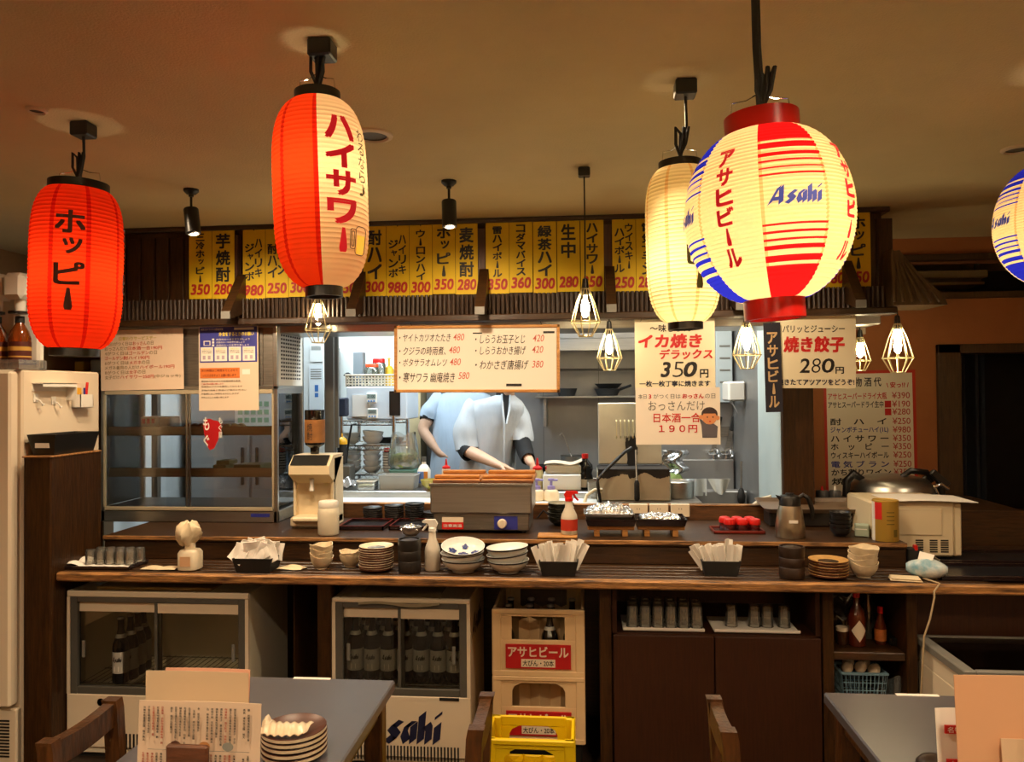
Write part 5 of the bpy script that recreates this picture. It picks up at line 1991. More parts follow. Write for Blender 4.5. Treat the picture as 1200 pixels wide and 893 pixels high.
# big brown tray leaning over the back board
t = thing('large_tray', 'big brown serving tray lying over the back board beside the thermos', 'tray', (at(948, 595, 3.72).x, 3.70, .952), rot=(R(5), 0, 0))
b = B().m(mat('tray_brown', '#6d5a48', .35))
wT, dT = .235, .12
def rr2(w_, d_, z, n=5, q=.03):
    out = []
    for sx, sy, a0 in ((1, 1, 0), (-1, 1, 90), (-1, -1, 180), (1, -1, 270)):
        for i in range(n + 1):
            a = R(a0 + 90 * i / n)
            out.append((sx * (w_ - q) + q * math.cos(a), sy * (d_ - q) + q * math.sin(a), z))
    return out
b.loft([rr2(wT * .93, dT * .9, 0), rr2(wT, dT, .02), rr2(wT * .985, dT * .97, .02), rr2(wT * .92, dT * .88, .004)], smooth=False, cap=False)
b.add(rr2(wT * .92, dT * .88, .004), [tuple(range(24))]); b.add(rr2(wT * .93, dT * .9, 0), [tuple(reversed(range(24)))])
b.build('tray_body', t)
b = B().m(m_ceram_k).box(-.2, -.06, 0, .2, .06, .07, .006)
tag(b.build('dark_box', loc=(at(950, 605, 3.68).x, 3.68, ZL)), 'dark low box under the big brown tray', 'box')

# black bowls, mint box, tin
p_ = on(985, 628, ZL)
stack(lambda lb, p: bowl('black_bowl', lb, 'bowl', p, .044, .036, m_ceram_k, m_ceram_k, 'black bowls by the tin'), 5, p_, .017,
      [f'{stack_word(i, 5)} black bowl in the stack right of the thermos' for i in range(5)])
p_ = on(1010, 628, ZL)
b = B().m(mat('mint_card', '#a9b7a4', .6)).box(-.028, -.025, 0, .028, .025, .05, .003)
b.m(m_white).box(-.026, -.0255, .03, .02, -.025, .034)
tag(b.build('small_carton', loc=p_, rz=-18), 'small pale green carton between black bowls and gold tin', 'carton')
p_ = Vector((at(1038, 620, 3.32).x, 3.322, ZL))
t = thing('tin_can', 'tall gold tin with a red stripe on the right end of the ledge', 'tin', p_)
m_gold = mat('gold_tin', '#b8923c', .4, .35)
B().m(m_gold).lathe([(.05, 0), (.051, .004), (.051, .165), (.049, .167), (.047, .164), (0, .164)], 30).build('body', t)
b = B().m(m_red)
def arc(b, r_, a0, a1, z0, z1, n=8):
    pts = [(r_ * math.cos(R(a0 + (a1 - a0) * i / n)), r_ * math.sin(R(a0 + (a1 - a0) * i / n))) for i in range(n + 1)]
    b.add([(x, y, z0) for x, y in pts] + [(x, y, z1) for x, y in pts], [(i, i + 1, i + 2 + n, i + 1 + n) for i in range(n)], True)
arc(b, .0515, -172, -125, .09, .16)
b.m(m_white); arc(b, .0515, -190, -160, .0, .16)
b.m(mat('olive_print', '#6d5a1c', .6)); arc(b, .0515, -75, -55, .02, .05)
for i in range(4): arc(b, .0515, -105, -70, .07 + i * .016, .074 + i * .016)
b.build('print', t)

# microwave seen from its back
x0_, x1_, z0_, z1_ = span(1021, 588, 1128, 657, 3.395)
t = thing('microwave', 'cream microwave oven showing its vented back at the right of the counter', 'microwave', ((x0_ + x1_) / 2, 3.395, ZS))
W = (x1_ - x0_) / 2; Hm = z1_ - ZS
b = B().m(m_ivory).box(-W, 0, .012, W * .83, .3, Hm, .008).box(W * .82, .004, .014, W, .3, Hm - .004, .006)
b.m(m_blackm)
for s in (-.8, .7):
    b.cyl(s * W, .05, 0, .014, .012); b.cyl(s * W, .26, 0, .014, .012)
b.build('cabinet', t)
b = B().m(m_ivory).box(-W * .42, -.004, Hm * .42, W * .55, .002, Hm * .88, .004); b.build('back_cover', t)
for cx_ in (-.03, .28, .52):
    b = B().m(m_ink)
    for i in range(6):
        b.box(W * cx_, -.001, .03 + i * .0095, W * (cx_ + .17), .001, .036 + i * .0095)
    b.build('vent_slots', t)
b = B().m(m_paper).sheet(lambda u, v: (-W * .6 + u * W * 1.9, -.02 + v * .22, Hm + .002 + .004 * math.sin(4 * u)), 10, 4, .002)
tag(b.build('paper_sheets', loc=((x0_ + x1_) / 2, 3.395, ZS)), 'white paper sheets lying on top of the cream microwave', 'paper')
b = B().m(m_blackm).box(-.03, -.02, 0, .03, .02, .065, .004).m(m_redplastic).box(-.002, -.021, .055, .012, .0, .078, .002)
tag(b.build('dark_holder', loc=on(1070, 660, ZS)), 'small black holder with a red clip in front of the microwave', 'holder')

# big round griddle with steel lid behind the microwave
p_ = at(1048, 582, 3.95)
t = thing('rice_warmer', 'big round steel-lidded warmer with black handles behind the microwave', 'warmer', (p_.x, 3.98, .931))
k = 3.95 / 900; r_ = 45 * k
t.scale = (1, 1, 1.28)
B().m(m_steel).lathe([(r_ * .9, 0), (r_, .01), (r_, .035), (r_ * .97, .04)], 36).build('body', t)
B().m(m_black).lathe([(r_ * 1.01, .038), (r_ * 1.02, .044), (r_ * 1.01, .052), (r_ * .95, .054)], 36, cap0=False, cap1=False).build('gasket', t)
B().m(m_steel).lathe([(r_ * .98, .053), (r_ * .95, .075), (r_ * .8, .098), (r_ * .5, .112), (0, .118)], 36, cap0=False).build('lid', t)
for s in (-1, 1):
    B().m(m_black).tube([(s * r_ * .72, -.02, .095), (s * r_ * .95, -.02, .118), (s * r_ * 1.12, -.02, .09), (s * r_ * 1.15, -.02, .03)], [.012, .018, .02, .018], 10).build('handle', t)
B().m(m_black).tube([(r_ * .1, -.07, .11), (r_ * .3, -.08, .135), (r_ * .7, -.07, .128), (r_ * .85, -.06, .095)], .012, 8).build('lid_grip', t)
B().m(m_black).box(r_ * .5, -r_ * 1.0, -.0, r_ * .78, -r_ * .8, .055, .006).build('latch', t)
# card terminal on chrome arm, blue tray with pots, plates behind
p_ = at(1102, 575, 3.85)
t = thing('tablet_stand', 'chrome arm holding a tilted black device beside the steel-lidded warmer', 'stand', (p_.x, 3.85, .931))
B().m(m_chrome).tube([(0, 0, 0), (-.005, 0, .05), (-.025, 0, .1)], .007, 10).build('arm', t)
B().m(m_black).box(-.055, -.01, -.012, .045, .012, .02, .004, mt=T(0, 0, .135) @ RY(42)).build('device', t)
B().m(m_chrome).tube([(-.03, 0, .1), (.0, -.01, .115), (.035, 0, .09)], .01, 10).build('clamp', t)
t = thing('blue_tray', 'dark blue slanted tray behind the ledge left of the steel-lidded warmer', 'tray', (at(942, 580, 3.98).x, 3.98, .931), rot=(0, R(6), 0))
B().m(mat('navy_plastic', '#23324a', .4)).box(-.14, -.09, .0, .14, .09, .012, .004).box(-.14, -.09, 0, .14, -.08, .04, .003).box(-.14, -.09, 0, -.13, .09, .045, .003).build('tray_body', t)
for i, (px, lb) in enumerate(((962, 'left'), (977, 'right'))):
    q = at(px, 580, 3.9)
    t = thing('sauce_pot', f'{lb} grey sauce pot with a small nozzle left of the steel-lidded warmer', 'sauce pot', (q.x, 3.88, .931), group='grey sauce pots')
    B().m(mat('pot_grey', '#3c3c3e', .4)).lathe([(.028, 0), (.03, .004), (.03, .07), (.026, .078), (.008, .08)], 18).build('body', t)
    B().m(m_redplastic if i == 0 else m_white).lathe([(.008, .079), (.004, .1), (0, .101)], 12, cap0=False).build('nozzle', t)
b = B().m(m_blueink).box(-.08, -.03, 0, .08, .03, .02, .003).m(m_white).box(-.075, -.028, .02, .075, .028, .024, .002)
tag(b.build('blue_box', loc=(at(1000, 588, 3.84).x, 3.84, .931)), 'flat blue and white box in front of the steel-lidded warmer', 'box')
b = B().m(m_foil).sheet(foil_fn(.14, .07, .05, 33), 24, 16, .001, smooth=False)
tag(b.build('plastic_wrap', loc=(at(1010, 605, 3.7).x, 3.70, ZL)), 'crumpled shiny wrap in the gap left of the microwave', 'wrap')

# white sockets on the back board
for i, (px, lb) in enumerate(((748, 'left'), (772, 'middle'), (797, 'right'))):
    x0_, x1_, z0_, z1_ = span(px - 11, 590, px + 11, 606, 3.79)
    t = thing('wall_socket', f'{lb} of three cream sockets on the wooden back board', 'socket', ((x0_ + x1_) / 2, 3.8, (z0_ + z1_) / 2), group='cream sockets')
    B().m(m_cream).box(-(x1_ - x0_) / 2, -.02, -.032, (x1_ - x0_) / 2, -.0005, .032, .003).build('plate', t)
    b = B().m(m_ink)
    for s in (-.006, .006):
        b.box(s - .001, -.0206, .004, s + .001, -.0198, .012)
    b.build('slots', t)
# ================================================================ UNDER THE COUNTER
zn = at(840, 745, 3.02).z
def niche_tray(px0, px1, y, label):
    xa, xb = at(px0, 735, y).x, at(px1, 735, y).x
    t = thing('drip_tray', label, 'tray', ((xa + xb) / 2, y, zn), group='white trays in the cupboard niche')
    W = (xb - xa) / 2
    b = B().m(m_paper).box(-W, 0, 0, W, .2, .006, .002).box(-W, -.004, .002, W, .002, .014, .002)
    b.build('tray_board', t)
    return t
niche_tray(730, 826, 3.06, 'white-lined tray of many upturned glasses at left in the cupboard niche')
niche_tray(837, 938, 3.06, 'white-lined tray with four upturned glasses at right in the cupboard niche')
m_mug = glass('niche_glass', (.95, .95, .92), .3, .06, .10, (.8, .78, .7))
g = None
for row in range(3):
    for i in range(6):
        loc = (at(741 + i * 15, 735, 3.11).x + .004 * row, 3.10 + .058 * row, zn + .0065)
        lb = f'{ORD[i]} upturned glass from the left, {("front", "middle", "rear")[row]} row of the full niche tray'
        if g is None: g = tumbler(lb, loc, .024, .085, group='upturned glasses in the niche', mm=m_mug)
        else: dup(g, loc, label=lb)
for i, px in enumerate((857, 884, 899, 919)):
    dup(g, (at(px, 735, 3.13).x, 3.13, zn + .0065), label=f'{ORD[i]} of four upturned glasses from the left on the right niche tray')

# bottles in the open shelf
def shelf_at(px, y): return Vector((at(px, 760, y).x, y, SHZ + .0005))
t = thing('sauce_bottle', 'tall amber bottle with red cap and diamond label in the open shelf', 'bottle', shelf_at(1004, 3.12))
k = 3.12 / 900
B().m(mat('amber_sauce', '#5a1f0c', .15, coat=.5)).lathe([(.03, 0), (.033, .005), (.033, .11), (.025, .14), (.012, .165), (.012, .19)], 20).build('bottle_body', t)
B().m(m_redplastic).lathe([(.0135, .185), (.0135, .225), (0, .226)], 14, cap0=False).build('cap', t)
b = B().m(m_cream)
fn = lambda u, v: (.0342 * math.cos(R(-90) + u / .033), .0342 * math.sin(R(-90) + u / .033), v)
g_ = []
N = 8
for i in range(N + 1):
    for j in range(N + 1):
        a, c_ = i / N * 2 - 1, j / N * 2 - 1
        g_.append(fn((a + c_) * .0145, .062 + (a - c_) * .021))
b.add(g_, [(i * (N + 1) + j, (i + 1) * (N + 1) + j, (i + 1) * (N + 1) + j + 1, i * (N + 1) + j + 1) for i in range(N) for j in range(N)])
b.m(m_ink).text('SAUCE', -.015, .055, .015, .067, fn=lambda u, v: (.0348 * math.cos(R(-90) + u / .033), .0348 * math.sin(R(-90) + u / .033), v)) if False else None
b.build('diamond_label', t)
t = thing('sauce_bottle', 'smaller brown bottle with red cap right of the diamond-label bottle', 'bottle', shelf_at(1032, 3.14))
B().m(mat('amber_small', '#4a1a0a', .15)).lathe([(.02, 0), (.022, .004), (.022, .07), (.012, .1), (.009, .125)], 18).build('bottle_body', t)
B().m(m_redplastic).lathe([(.0105, .12), (.0105, .145), (0, .146)], 12, cap0=False).build('cap', t)
B().m(mat('orange_label', '#b0632a', .5, var=.3, vs=40)).lathe([(.0224, .015), (.0224, .06)], 18, cap0=False, cap1=False).build('label', t)
t = thing('spice_jar', 'small jar with pale lid at the left of the open shelf', 'jar', shelf_at(987, 3.13))
B().m(mat('dark_jar', '#3a2010', .2)).lathe([(.02, 0), (.022, .004), (.022, .052)], 16).build('jar_body', t)
B().m(m_cream).lathe([(.022, .052), (.022, .066), (0, .067)], 16, cap0=False).build('lid', t)
t = thing('sauce_bottle', 'dim clear bottle behind the diamond-label bottle in the open shelf', 'bottle', shelf_at(1018, 3.22))
B().m(glass('dim_bottle', (.5, .5, .45), .4, .05, .2, (.2, .2, .17))).lathe([(.028, 0), (.03, .005), (.03, .12), (.012, .16), (.012, .19), (0, .19)], 18).build('bottle_body', t)
B().m(m_black).lathe([(.013, .188), (.013, .205), (0, .206)], 12, cap0=False).build('cap', t)
b = B().m(m_black).box(-.04, -.05, 0, .04, .05, .03, .006).m(m_white).box(-.005, -.051, .018, .012, -.05, .024)
tag(b.build('dark_case', loc=shelf_at(1050, 3.16)), 'small dark case at the right of the open shelf', 'case')
b = B().m(glass('film_bag', (.7, .75, .75), .5, .1, .25, (.25, .28, .28)))
b.sheet(lambda u, v: ((u - .5) * .1, .02 * math.sin(5 * v), .02 + v * .15 + .015 * math.sin(9 * u)), 12, 10, .001)
tag(b.build('plastic_bag', loc=shelf_at(990, 3.25)), 'crumpled clear bag at the back left of the open shelf', 'bag')
# basket of eggs on the lower shelf board
zb2 = .281
t = thing('egg_basket', 'pale blue plastic basket of eggs on the lower open shelf', 'basket', (at(1008, 800, 3.13).x, 3.14, zb2))
b = B().m(mat('blue_basket', '#6f8fa0', .5))
W, D_, h0, h1 = .085, .06, 0, .13
def rg(s_, z): return [(-W * s_, -D_ * s_, z), (W * s_, -D_ * s_, z), (W * s_, D_ * s_, z), (-W * s_, D_ * s_, z)]
b.loft([rg(.85, 0), rg(.86, .006)], smooth=False)
for zz, s_ in ((.03, .88), (.06, .92), (.09, .95)):
    P = rg(s_, zz)
    for a in range(4): b.tube([P[a], P[(a + 1) % 4]], .002, 5)
P = rg(1.0, .125)
for a in range(4): b.tube([P[a], P[(a + 1) % 4]], .006, 6)
for a in range(12):
    x = -1 + 2 * a / 11
    for s in (-1, 1): b.tube([(x * W * .85, s * D_ * .85, 0), (x * W, s * D_, .125)], .0018, 5)
for a in range(8):
    y = -1 + 2 * a / 7
    for s in (-1, 1): b.tube([(s * W * .85, y * D_ * .85, 0), (s * W, y * D_, .125)], .0018, 5)
b.build('basket_body', t)
e0 = None
spots = [(-.05, -.02, .137, 'front left'), (0, -.02, .139, 'front middle'), (.05, -.02, .13, 'front right'), (-.03, .03, .14, 'rear left'), (.03, .03, .136, 'rear right')]
base = Vector(t.location)
for x, y, z, w_ in spots:
    loc = base + Vector((x, y, z))
    if e0 is None:
        b = B().m(mat('egg_shell', '#d8c5aa', .5)).lathe([(.021 * math.sin(math.pi * i / 12) * (1 + .1 * math.cos(math.pi * i / 12)), -.026 * math.cos(math.pi * i / 12)) for i in range(13)], 16)
        e0 = tag(b.build('egg', loc=loc), f'pale egg at the {w_} of the blue basket', 'egg', 'eggs in the blue basket')
        e0.rotation_euler = (.4, .5, 0)
    else:
        c = e0.copy(); COL.objects.link(c); c.location = loc; c['label'] = f'pale egg at the {w_} of the blue basket'
b = B().m(glass('egg_film', (.8, .85, .85), .6, .08, .15, (.4, .42, .42)))
b.sheet(lambda u, v: ((u - .5) * .1, -.01 + .02 * math.sin(6 * u), v * .11 + .012 * math.sin(11 * u)), 14, 10, .001)
tag(b.build('plastic_bag', loc=(at(1042, 800, 3.12).x, 3.11, zb2)), 'crumpled clear bag beside the blue basket of eggs', 'bag')
# ================================================================ INSIDE THE KITCHEN
KZ = .973
# wall fluorescent tube with batten
xa, xb = at(318, 391, 5.35).x, at(470, 391, 5.35).x
zz = at(420, 391, 5.35).z
t = thing('fluorescent_light', 'long lit fluorescent tube high on the white kitchen wall', 'light', ((xa + xb) / 2, 5.4, zz))
W = (xb - xa) / 2
B().m(m_white).box(-W, .0, .02, W, .2, .06, .004).build('batten', t)
B().m(m_tubelit).tube([(-W + .03, -.0, 0), (W - .03, -.0, 0)], .016, 12).build('tube', t)
for s in (-1, 1):
    B().m(m_white).box(s * W, -.02, -.02, s * (W - .03), .02, .03, .003).build('end_cap', t)
# white cabinet panel at the left inside
t = thing('steel_fridge', 'tall steel kitchen fridge seen through the glass display case', 'fridge', (-2.2, 4.95, 0))
B().m(m_steel_wall).box(-.42, 0, .1, .42, .6, 1.84, .006).build('body', t)
for s_ in (-1, 1):
    d = B().m(m_steel_wall).box(s_ * .41, -.02, .15, s_ * .01, 0, 1.3, .004).build('door', t)
    B().m(m_black).box(s_ * .04, -.035, .9, s_ * .06, -.02, 1.15, .004).build('handle', d)
    d = B().m(m_steel_wall).box(s_ * .41, -.02, 1.32, s_ * .01, 0, 1.82, .004).build('door', t)
B().m(m_blackm).box(-.4, .03, 0, .4, .58, .1).build('plinth', t)
b = B().m(m_dgrey).box(-.02, -.02, 0, .02, .02, 1.6, .003)
tag(b.build('steel_post', loc=(at(183, 500, 4.4).x, 4.4, 0)), 'dark steel post behind the left pane of the display case', 'post')
b = B().m(m_paper).box(-.12, 0, -.16, .12, .004, .16)
b.m(mat('calendar_green', '#9fc09a', .7))
for i in range(5):
    for j in range(4): b.box(-.1 + i * .042, -.001, -.13 + j * .05, -.07 + i * .042, 0, -.1 + j * .05)
tag(b.build('wall_calendar', loc=(at(297, 470, 4.6).x, 4.6, at(297, 480, 4.6).z)), 'green and white printed sheet seen through the right pane of the display case', 'notice')
# door post and notices
pale = mat('pale_grey_panel', '#b7c3c6', .5)
b = B().m(m_dgrey).box(at(380, 460, 4.15).x, 4.15, KZ - .02, at(391, 460, 4.15).x, 4.2, 2.1, .003)
tag(b.build('upright_rail'), 'dark grey steel upright left of the white bowl rack', 'post')
b = B().m(m_dgrey).box(at(392, 460, 4.17).x, 4.17, 1.2, at(396, 460, 4.17).x, 4.19, 1.85)
tag(b.build('slotted_rail'), 'thin slotted steel rail beside the dark upright in the kitchen', 'rail')
x0_, x1_, z0_, z1_ = span(360, 388, 379, 560, 4.6)
b = B().m(m_kwhite).box(x0_ - .1, 4.6, .1, x1_, 4.64, 2.1, .003)
b.m(pale).box(x0_ - .1, 4.596, .1, x0_ - .09, 4.6, 2.1)
tag(b.build('white_partition'), 'white kitchen board with taped notices beside the display case', 'board')
for i, (a, c_, d, e, col) in enumerate(((363, 404, 378, 424, '#e8ecea'), (362, 428, 379, 482, '#dfe7ea'))):
    x0_, x1_, z0_, z1_ = span(a, c_, d, e, 4.59)
    t = thing('taped_notice', f'{("upper", "lower")[i]} pale notice taped to the white kitchen board', 'notice', ((x0_ + x1_) / 2, 4.594, (z0_ + z1_) / 2))
    W, Hh = (x1_ - x0_) / 2, (z1_ - z0_) / 2
    B().m(mat('notice_' + str(i), col, .7)).box(-W, 0, -Hh, W, .003, Hh).build('sheet', t)
    b = B().m(mat('notice_blue', '#3f74b8', .6))
    if i: b.box(-.01, -.001, -.02, .012, 0, .02).box(-.01, -.001, -.055, .012, 0, -.03)
    b.m(m_grey)
    for j in range(5): b.box(-W * .8, -.001, Hh * (.8 - .1 * j), W * .7, 0, Hh * (.84 - .1 * j))
    b.build('print', t)

# ---- wire rack with bowls
RY_ = 4.62
xa, xb = at(399, 540, RY_ - .2).x, at(470, 540, RY_).x
t = thing('wire_rack', 'chrome wire rack of white bowls at the left of the kitchen', 'rack', ((xa + xb) / 2, RY_, 0))
W = (xb - xa) / 2
zr = [at(430, 556, RY_ - .15).z, at(430, 522, RY_ - .15).z, at(430, 493, RY_ - .15).z]
for sx in (-1, 1):
    for y_ in (-.18, .18):
        b = B().m(m_chrome).tube([(sx * W, y_, 0), (sx * W, y_, zr[2] + .03)], .011, 10)
        for k in range(14): b.lathe([(.0125, .95 + k * .03), (.0125, .954 + k * .03)], 10, T(sx * W, y_, 0))
        b.build('post', t)
for z in zr:
    b = B().m(m_chrome)
    for y_ in (-.18, .18):
        b.tube([(-W, y_, z), (W, y_, z)], .005, 6).tube([(-W, y_, z - .025), (W, y_, z - .025)], .004, 6)
        n = 14
        b.tube([(-W + 2 * W * i / n, y_, z - (.025 if i % 2 else 0)) for i in range(n + 1)], .0025, 5)
    for sx in (-1, 1): b.tube([(sx * W, -.18, z), (sx * W, .18, z)], .005, 6)
    for i in range(18):
        x = -W + 2 * W * i / 17
        b.tube([(x, -.18, z), (x, .18, z)], .0022, 4, caps=False)
    b.build('wire_shelf', t)
RX0, RX1 = xa, xb
def rack_bowls(px, zi, n, w, dz, label, grp, tilt=0):
    y_ = RY_ - .09
    x = at(px, 540, y_).x
    r_ = w * y_ / 900 / 2
    stack(lambda lb, p: bowl('white_bowl', lb, 'bowl', p, r_, r_ * .78, m_ceram_w, m_ceram_w, grp, n=24), n, (x, y_, zr[zi] + .003), dz,
          [f'{stack_word(i, n) if n > 1 else "single"} white bowl {label}' for i in range(n)], rots=[(0, R(tilt if i else 0), 0) for i in range(n)])
rack_bowls(413, 0, 4, 21, .035, 'in the lower left stack of the wire rack', 'white bowls on the rack')
rack_bowls(436, 0, 5, 22, .033, 'in the lower right stack of the wire rack', 'white bowls on the rack')
rack_bowls(412, 1, 2, 21, .03, 'of the pair at upper left on the wire rack', 'white bowls on the rack')
rack_bowls(437, 1, 2, 25, .03, 'of the pair at upper right on the wire rack', 'white bowls on the rack', 6)
cupt = None
for i in range(7):
    loc = (at(456, 540, RY_ - .1).x, RY_ - .12, zr[0] + .003 + i * .016)
    lb = f'{stack_word(i, 7)} dark-rimmed white cup in the cup stack on the rack'
    if cupt is None:
        cupt = bowl('small_cup', lb, 'cup', loc, .034, .035, m_ceram_w, m_ceram_b, 'dark-rimmed cups on the rack', rimm=m_navyrim, n=18)
    else: dup(cupt, loc, label=lb)
b = B().m(m_redplastic).lathe([(.02, 0), (.022, .01), (.018, .02), (0, .021)], 14)
tag(b.build('red_lid', loc=(at(455, 540, RY_ - .1).x, RY_ - .12, zr[0] + .003 + 6 * .016 + .035)), 'small red lid on top of the dark-rimmed cup stack', 'lid')
b = B().m(m_black).lathe([(.07, 0), (.085, .03), (.082, .03), (.066, .003), (0, .003)], 20, cap1=False)
tag(b.build('black_dish', loc=(at(455, 520, RY_).x, RY_ + .06, zr[1] + .003)), 'black dish behind the white bowls on the rack', 'dish')
# microwave/oven in white on top of rack
def kbox(px0, py0, px1, py1, y, d):
    x0_, x1_, z0_, z1_ = span(px0, py0, px1, py1, y)
    return (x0_ + x1_) / 2, (x1_ - x0_) / 2, z0_, z1_
cx_, W, z0_, z1_ = kbox(406, 453, 477, 492, RY_ - .16, .3)
z0_ = zr[2] + .006
t = thing('kitchen_microwave', 'white kitchen microwave with dark window on top of the wire rack', 'microwave', (cx_, RY_ - .16, z0_))
Hm = z1_ - z0_
B().m(mat('oven_white', '#d7dfe6', .4)).box(-W, 0, 0, W, .32, Hm, .006).build('cabinet', t)
B().m(m_black).box(W * .42, -.004, Hm * .12, W * .78, .0, Hm * .86, .003).build('window', t)
B().m(m_paper).box(-W * .8, -.006, Hm * .1, -W * .22, -.001, Hm * .75).build('note', t)
ov = t
for i, (px, py) in enumerate(((436, 467), (437, 485))):
    q = at(px, py, RY_ - .17)
    t = thing('kitchen_timer', f'{("upper", "lower")[i]} white digital timer stuck on the kitchen microwave', 'timer', (q.x, RY_ - .168, q.z))
    B().m(m_white).box(-.032, -.016, -.03, .032, 0, .034, .007).build('body', t)
    b = B().m(mat('lcd_grey', '#9fb0a8', .4)).box(-.026, -.0172, .0, .026, -.0158, .026)
    b.m(m_ink).text(('2100', '0000')[i], -.022, .004, .022, .022, -.0176, .01)
    b.build('display', t)
    b = B().m(mat('timer_button', '#5a8fc8', .5))
    for s in (-1, 0, 1): b.box(s * .016 - .005, -.0175, -.02, s * .016 + .005, -.0155, -.01, .001)
    b.build('buttons', t)
# cream perforated basket on the oven
z2 = z1_ + .001
cx_, W, z0_, z3_ = kbox(405, 441, 466, 453, RY_ - .1, .2)
t = thing('plastic_basket', 'cream perforated basket on top of the kitchen microwave', 'basket', (cx_, RY_ - .1, z2))
b = B().m(m_cream)
hb = .066
n = 16
for i in range(n + 1):
    x = -W + 2 * W * i / n
    b.box(x - .003, 0, 0, x + .003, .005, hb)
for j in range(5):
    z = hb * j / 4
    b.box(-W, 0, z - .003 if j else 0, W, .005, z + .003)
b.box(-W, 0, 0, -W + .005, .2, hb).box(W - .005, 0, 0, W, .2, hb).box(-W, .195, 0, W, .2, hb).box(-W, 0, 0, W, .2, .004)
b.box(-W - .004, -.004, hb, W + .004, .004, hb + .008, .002)
b.build('basket_body', t)
def jar(px, py, y, r_, h_, lidm, bodym, label, z):
    q = at(px, py, y)
    t = thing('storage_jar', label, 'jar', (q.x, y, z))
    B().m(bodym).lathe([(r_ * .75, 0), (r_ * .8, .004), (r_, h_ * .5), (r_ * .95, h_ * .8), (r_ * .75, h_ * .9)], 20).build('jar_body', t)
    B().m(lidm).lathe([(r_ * .85, h_ * .86), (r_ * .85, h_), (r_ * .8, h_ * 1.02), (0, h_ * 1.02)], 20, cap0=False).build('lid', t)
m_jarg = glass('storage_jar_glass', (.85, .88, .86), .5, .05, .3, (.25, .27, .2))
jar(437, 448, RY_ - .135, .047, .115, mat('orange_lid', '#d9501f', .4), m_jarg, 'clear jar with orange lid on the kitchen microwave', z2) if False else None
q = at(436, 451, RY_ - .2)
jar(436, 451, RY_ - .05, .046, .13, mat('orange_lid', '#d9501f', .4), m_jarg, 'clear jar with orange lid in the cream basket', z2 + .005)
jar(444, 430, RY_ + .04, .044, .165, m_redplastic, m_jarg, 'clear jar with red lid behind the orange-lidded jar', z2 + .005)
q = at(455, 428, RY_ + .06)
t = thing('pump_bottle', 'yellow pump top bottle right of the red-lidded jar', 'bottle', (q.x, RY_ + .08, z2 + .005))
B().m(mat('yellow_pump', '#d9a91c', .4)).lathe([(.03, 0), (.03, .1), (.018, .12), (.006, .125), (.006, .165), (.011, .167), (.008, .175), (0, .176)], 16).build('bottle_body', t)
b = B().m(mat('grey_card', '#8f9aa0', .6)).box(-.03, -.01, 0, .03, .06, .21, .003)
tag(b.build('grey_box', loc=(at(421, 430, RY_ + .04).x, RY_ + .02, z2 + .005)), 'grey upright box at the back of the cream basket', 'box')
b = B().m(mat('charcoal_bag', '#3c4048', .8)).sheet(lambda u, v: ((u - .5) * .09, v * .1, .06 + .02 * math.sin(5 * u) * (1 - v) - .05 * u * u), 10, 6, .006)
tag(b.build('dark_cloth', loc=(at(411, 437, RY_ - .1).x, RY_ - .09, z2 + .005)), 'dark cloth hanging over the left of the cream basket', 'cloth')
b = B().m(mat('navy_stack', '#1d2438', .7)).box(-.035, 0, 0, .035, .06, .11, .008)
tag(b.build('navy_bundle', loc=(at(400, 478, RY_ - .24).x, RY_ - .26, at(400, 478, RY_ - .25).z - .05)), 'navy bundle hanging left of the kitchen microwave', 'bundle')
# yellow nozzle bottle in black coil and hose at far left of rack
q = at(399, 505, 4.25)
t = thing('nozzle_bottle', 'black ribbed bottle with yellow nozzle left of the white bowls', 'bottle', (q.x, 4.28, KZ + .12))
b = B().m(m_blackm).lathe([(.026 + (.003 if i % 2 else 0), .01 + i * .012) for i in range(10)], 18)
b.build('bottle_body', t)
B().m(mat('yellow_nozzle', '#d8a017', .4)).lathe([(.03, .12), (.03, .14), (.018, .155), (.006, .16), (.004, .18), (0, .181)], 16, cap0=False).build('nozzle', t)
b = B().m(m_dgrey).box(-.06, -.05, 0, .06, .05, .12, .005)
tag(b.build('caddy_box', loc=(q.x, 4.28, KZ)), 'dark caddy under the yellow-nozzle bottle', 'caddy')
b = B().m(m_black).tube([at(417, 497, 4.4), at(412, 498, 4.36), at(409, 515, 4.36), at(406, 538, 4.36), at(402, 548, 4.36)], .006, 8)
tag(b.build('black_hose'), 'thin black hose hanging in front of the wire rack', 'hose')
# worktop items at left
def tub(px0, py0, px1, py1, y, label, mm, d=.12, fillm=None, fill=.5, lip=None, name='food_container'):
    cx_, W, z0_, z1_ = kbox(px0, py0, px1, py1, y, d)
    h_ = z1_ - z0_
    t = thing(name, label, 'container', (cx_, y, KZ))
    def rg_(s_, z): return rr2(W * s_, d / 2 * s_, z, 4, .012)
    b = B().m(mm)
    b.loft([rg_(.9, 0), rg_(.97, h_), rg_(.94, h_), rg_(.87, .004)], smooth=False, cap=False)
    b.add(rg_(.9, 0), [tuple(reversed(range(20)))]); b.add(rg_(.87, .004), [tuple(range(20))])
    b.m(lip or mm).loft([rg_(.96, h_ - .006), rg_(1.0, h_ - .004), rg_(1.0, h_ + .002), rg_(.94, h_ + .002)], smooth=False, cap=False)
    b.build('tub_wall', t)
    if fillm:
        f_ = B().m(fillm)
        f_.loft([rg_(.86, .005), rg_(.91, h_ * fill)], smooth=False)
        f_.build('contents', t)['kind'] = 'stuff'
    return t
m_clearp = glass('clear_plastic', (.9, .93, .94), .5, .08, .25, (.6, .66, .68))
tub(420, 560, 442, 571, 4.14, 'small white tub with yellowish contents on the steel worktop', m_clearp, .1, mat('cream_fill', '#d8c99a', .7), .5, m_white)
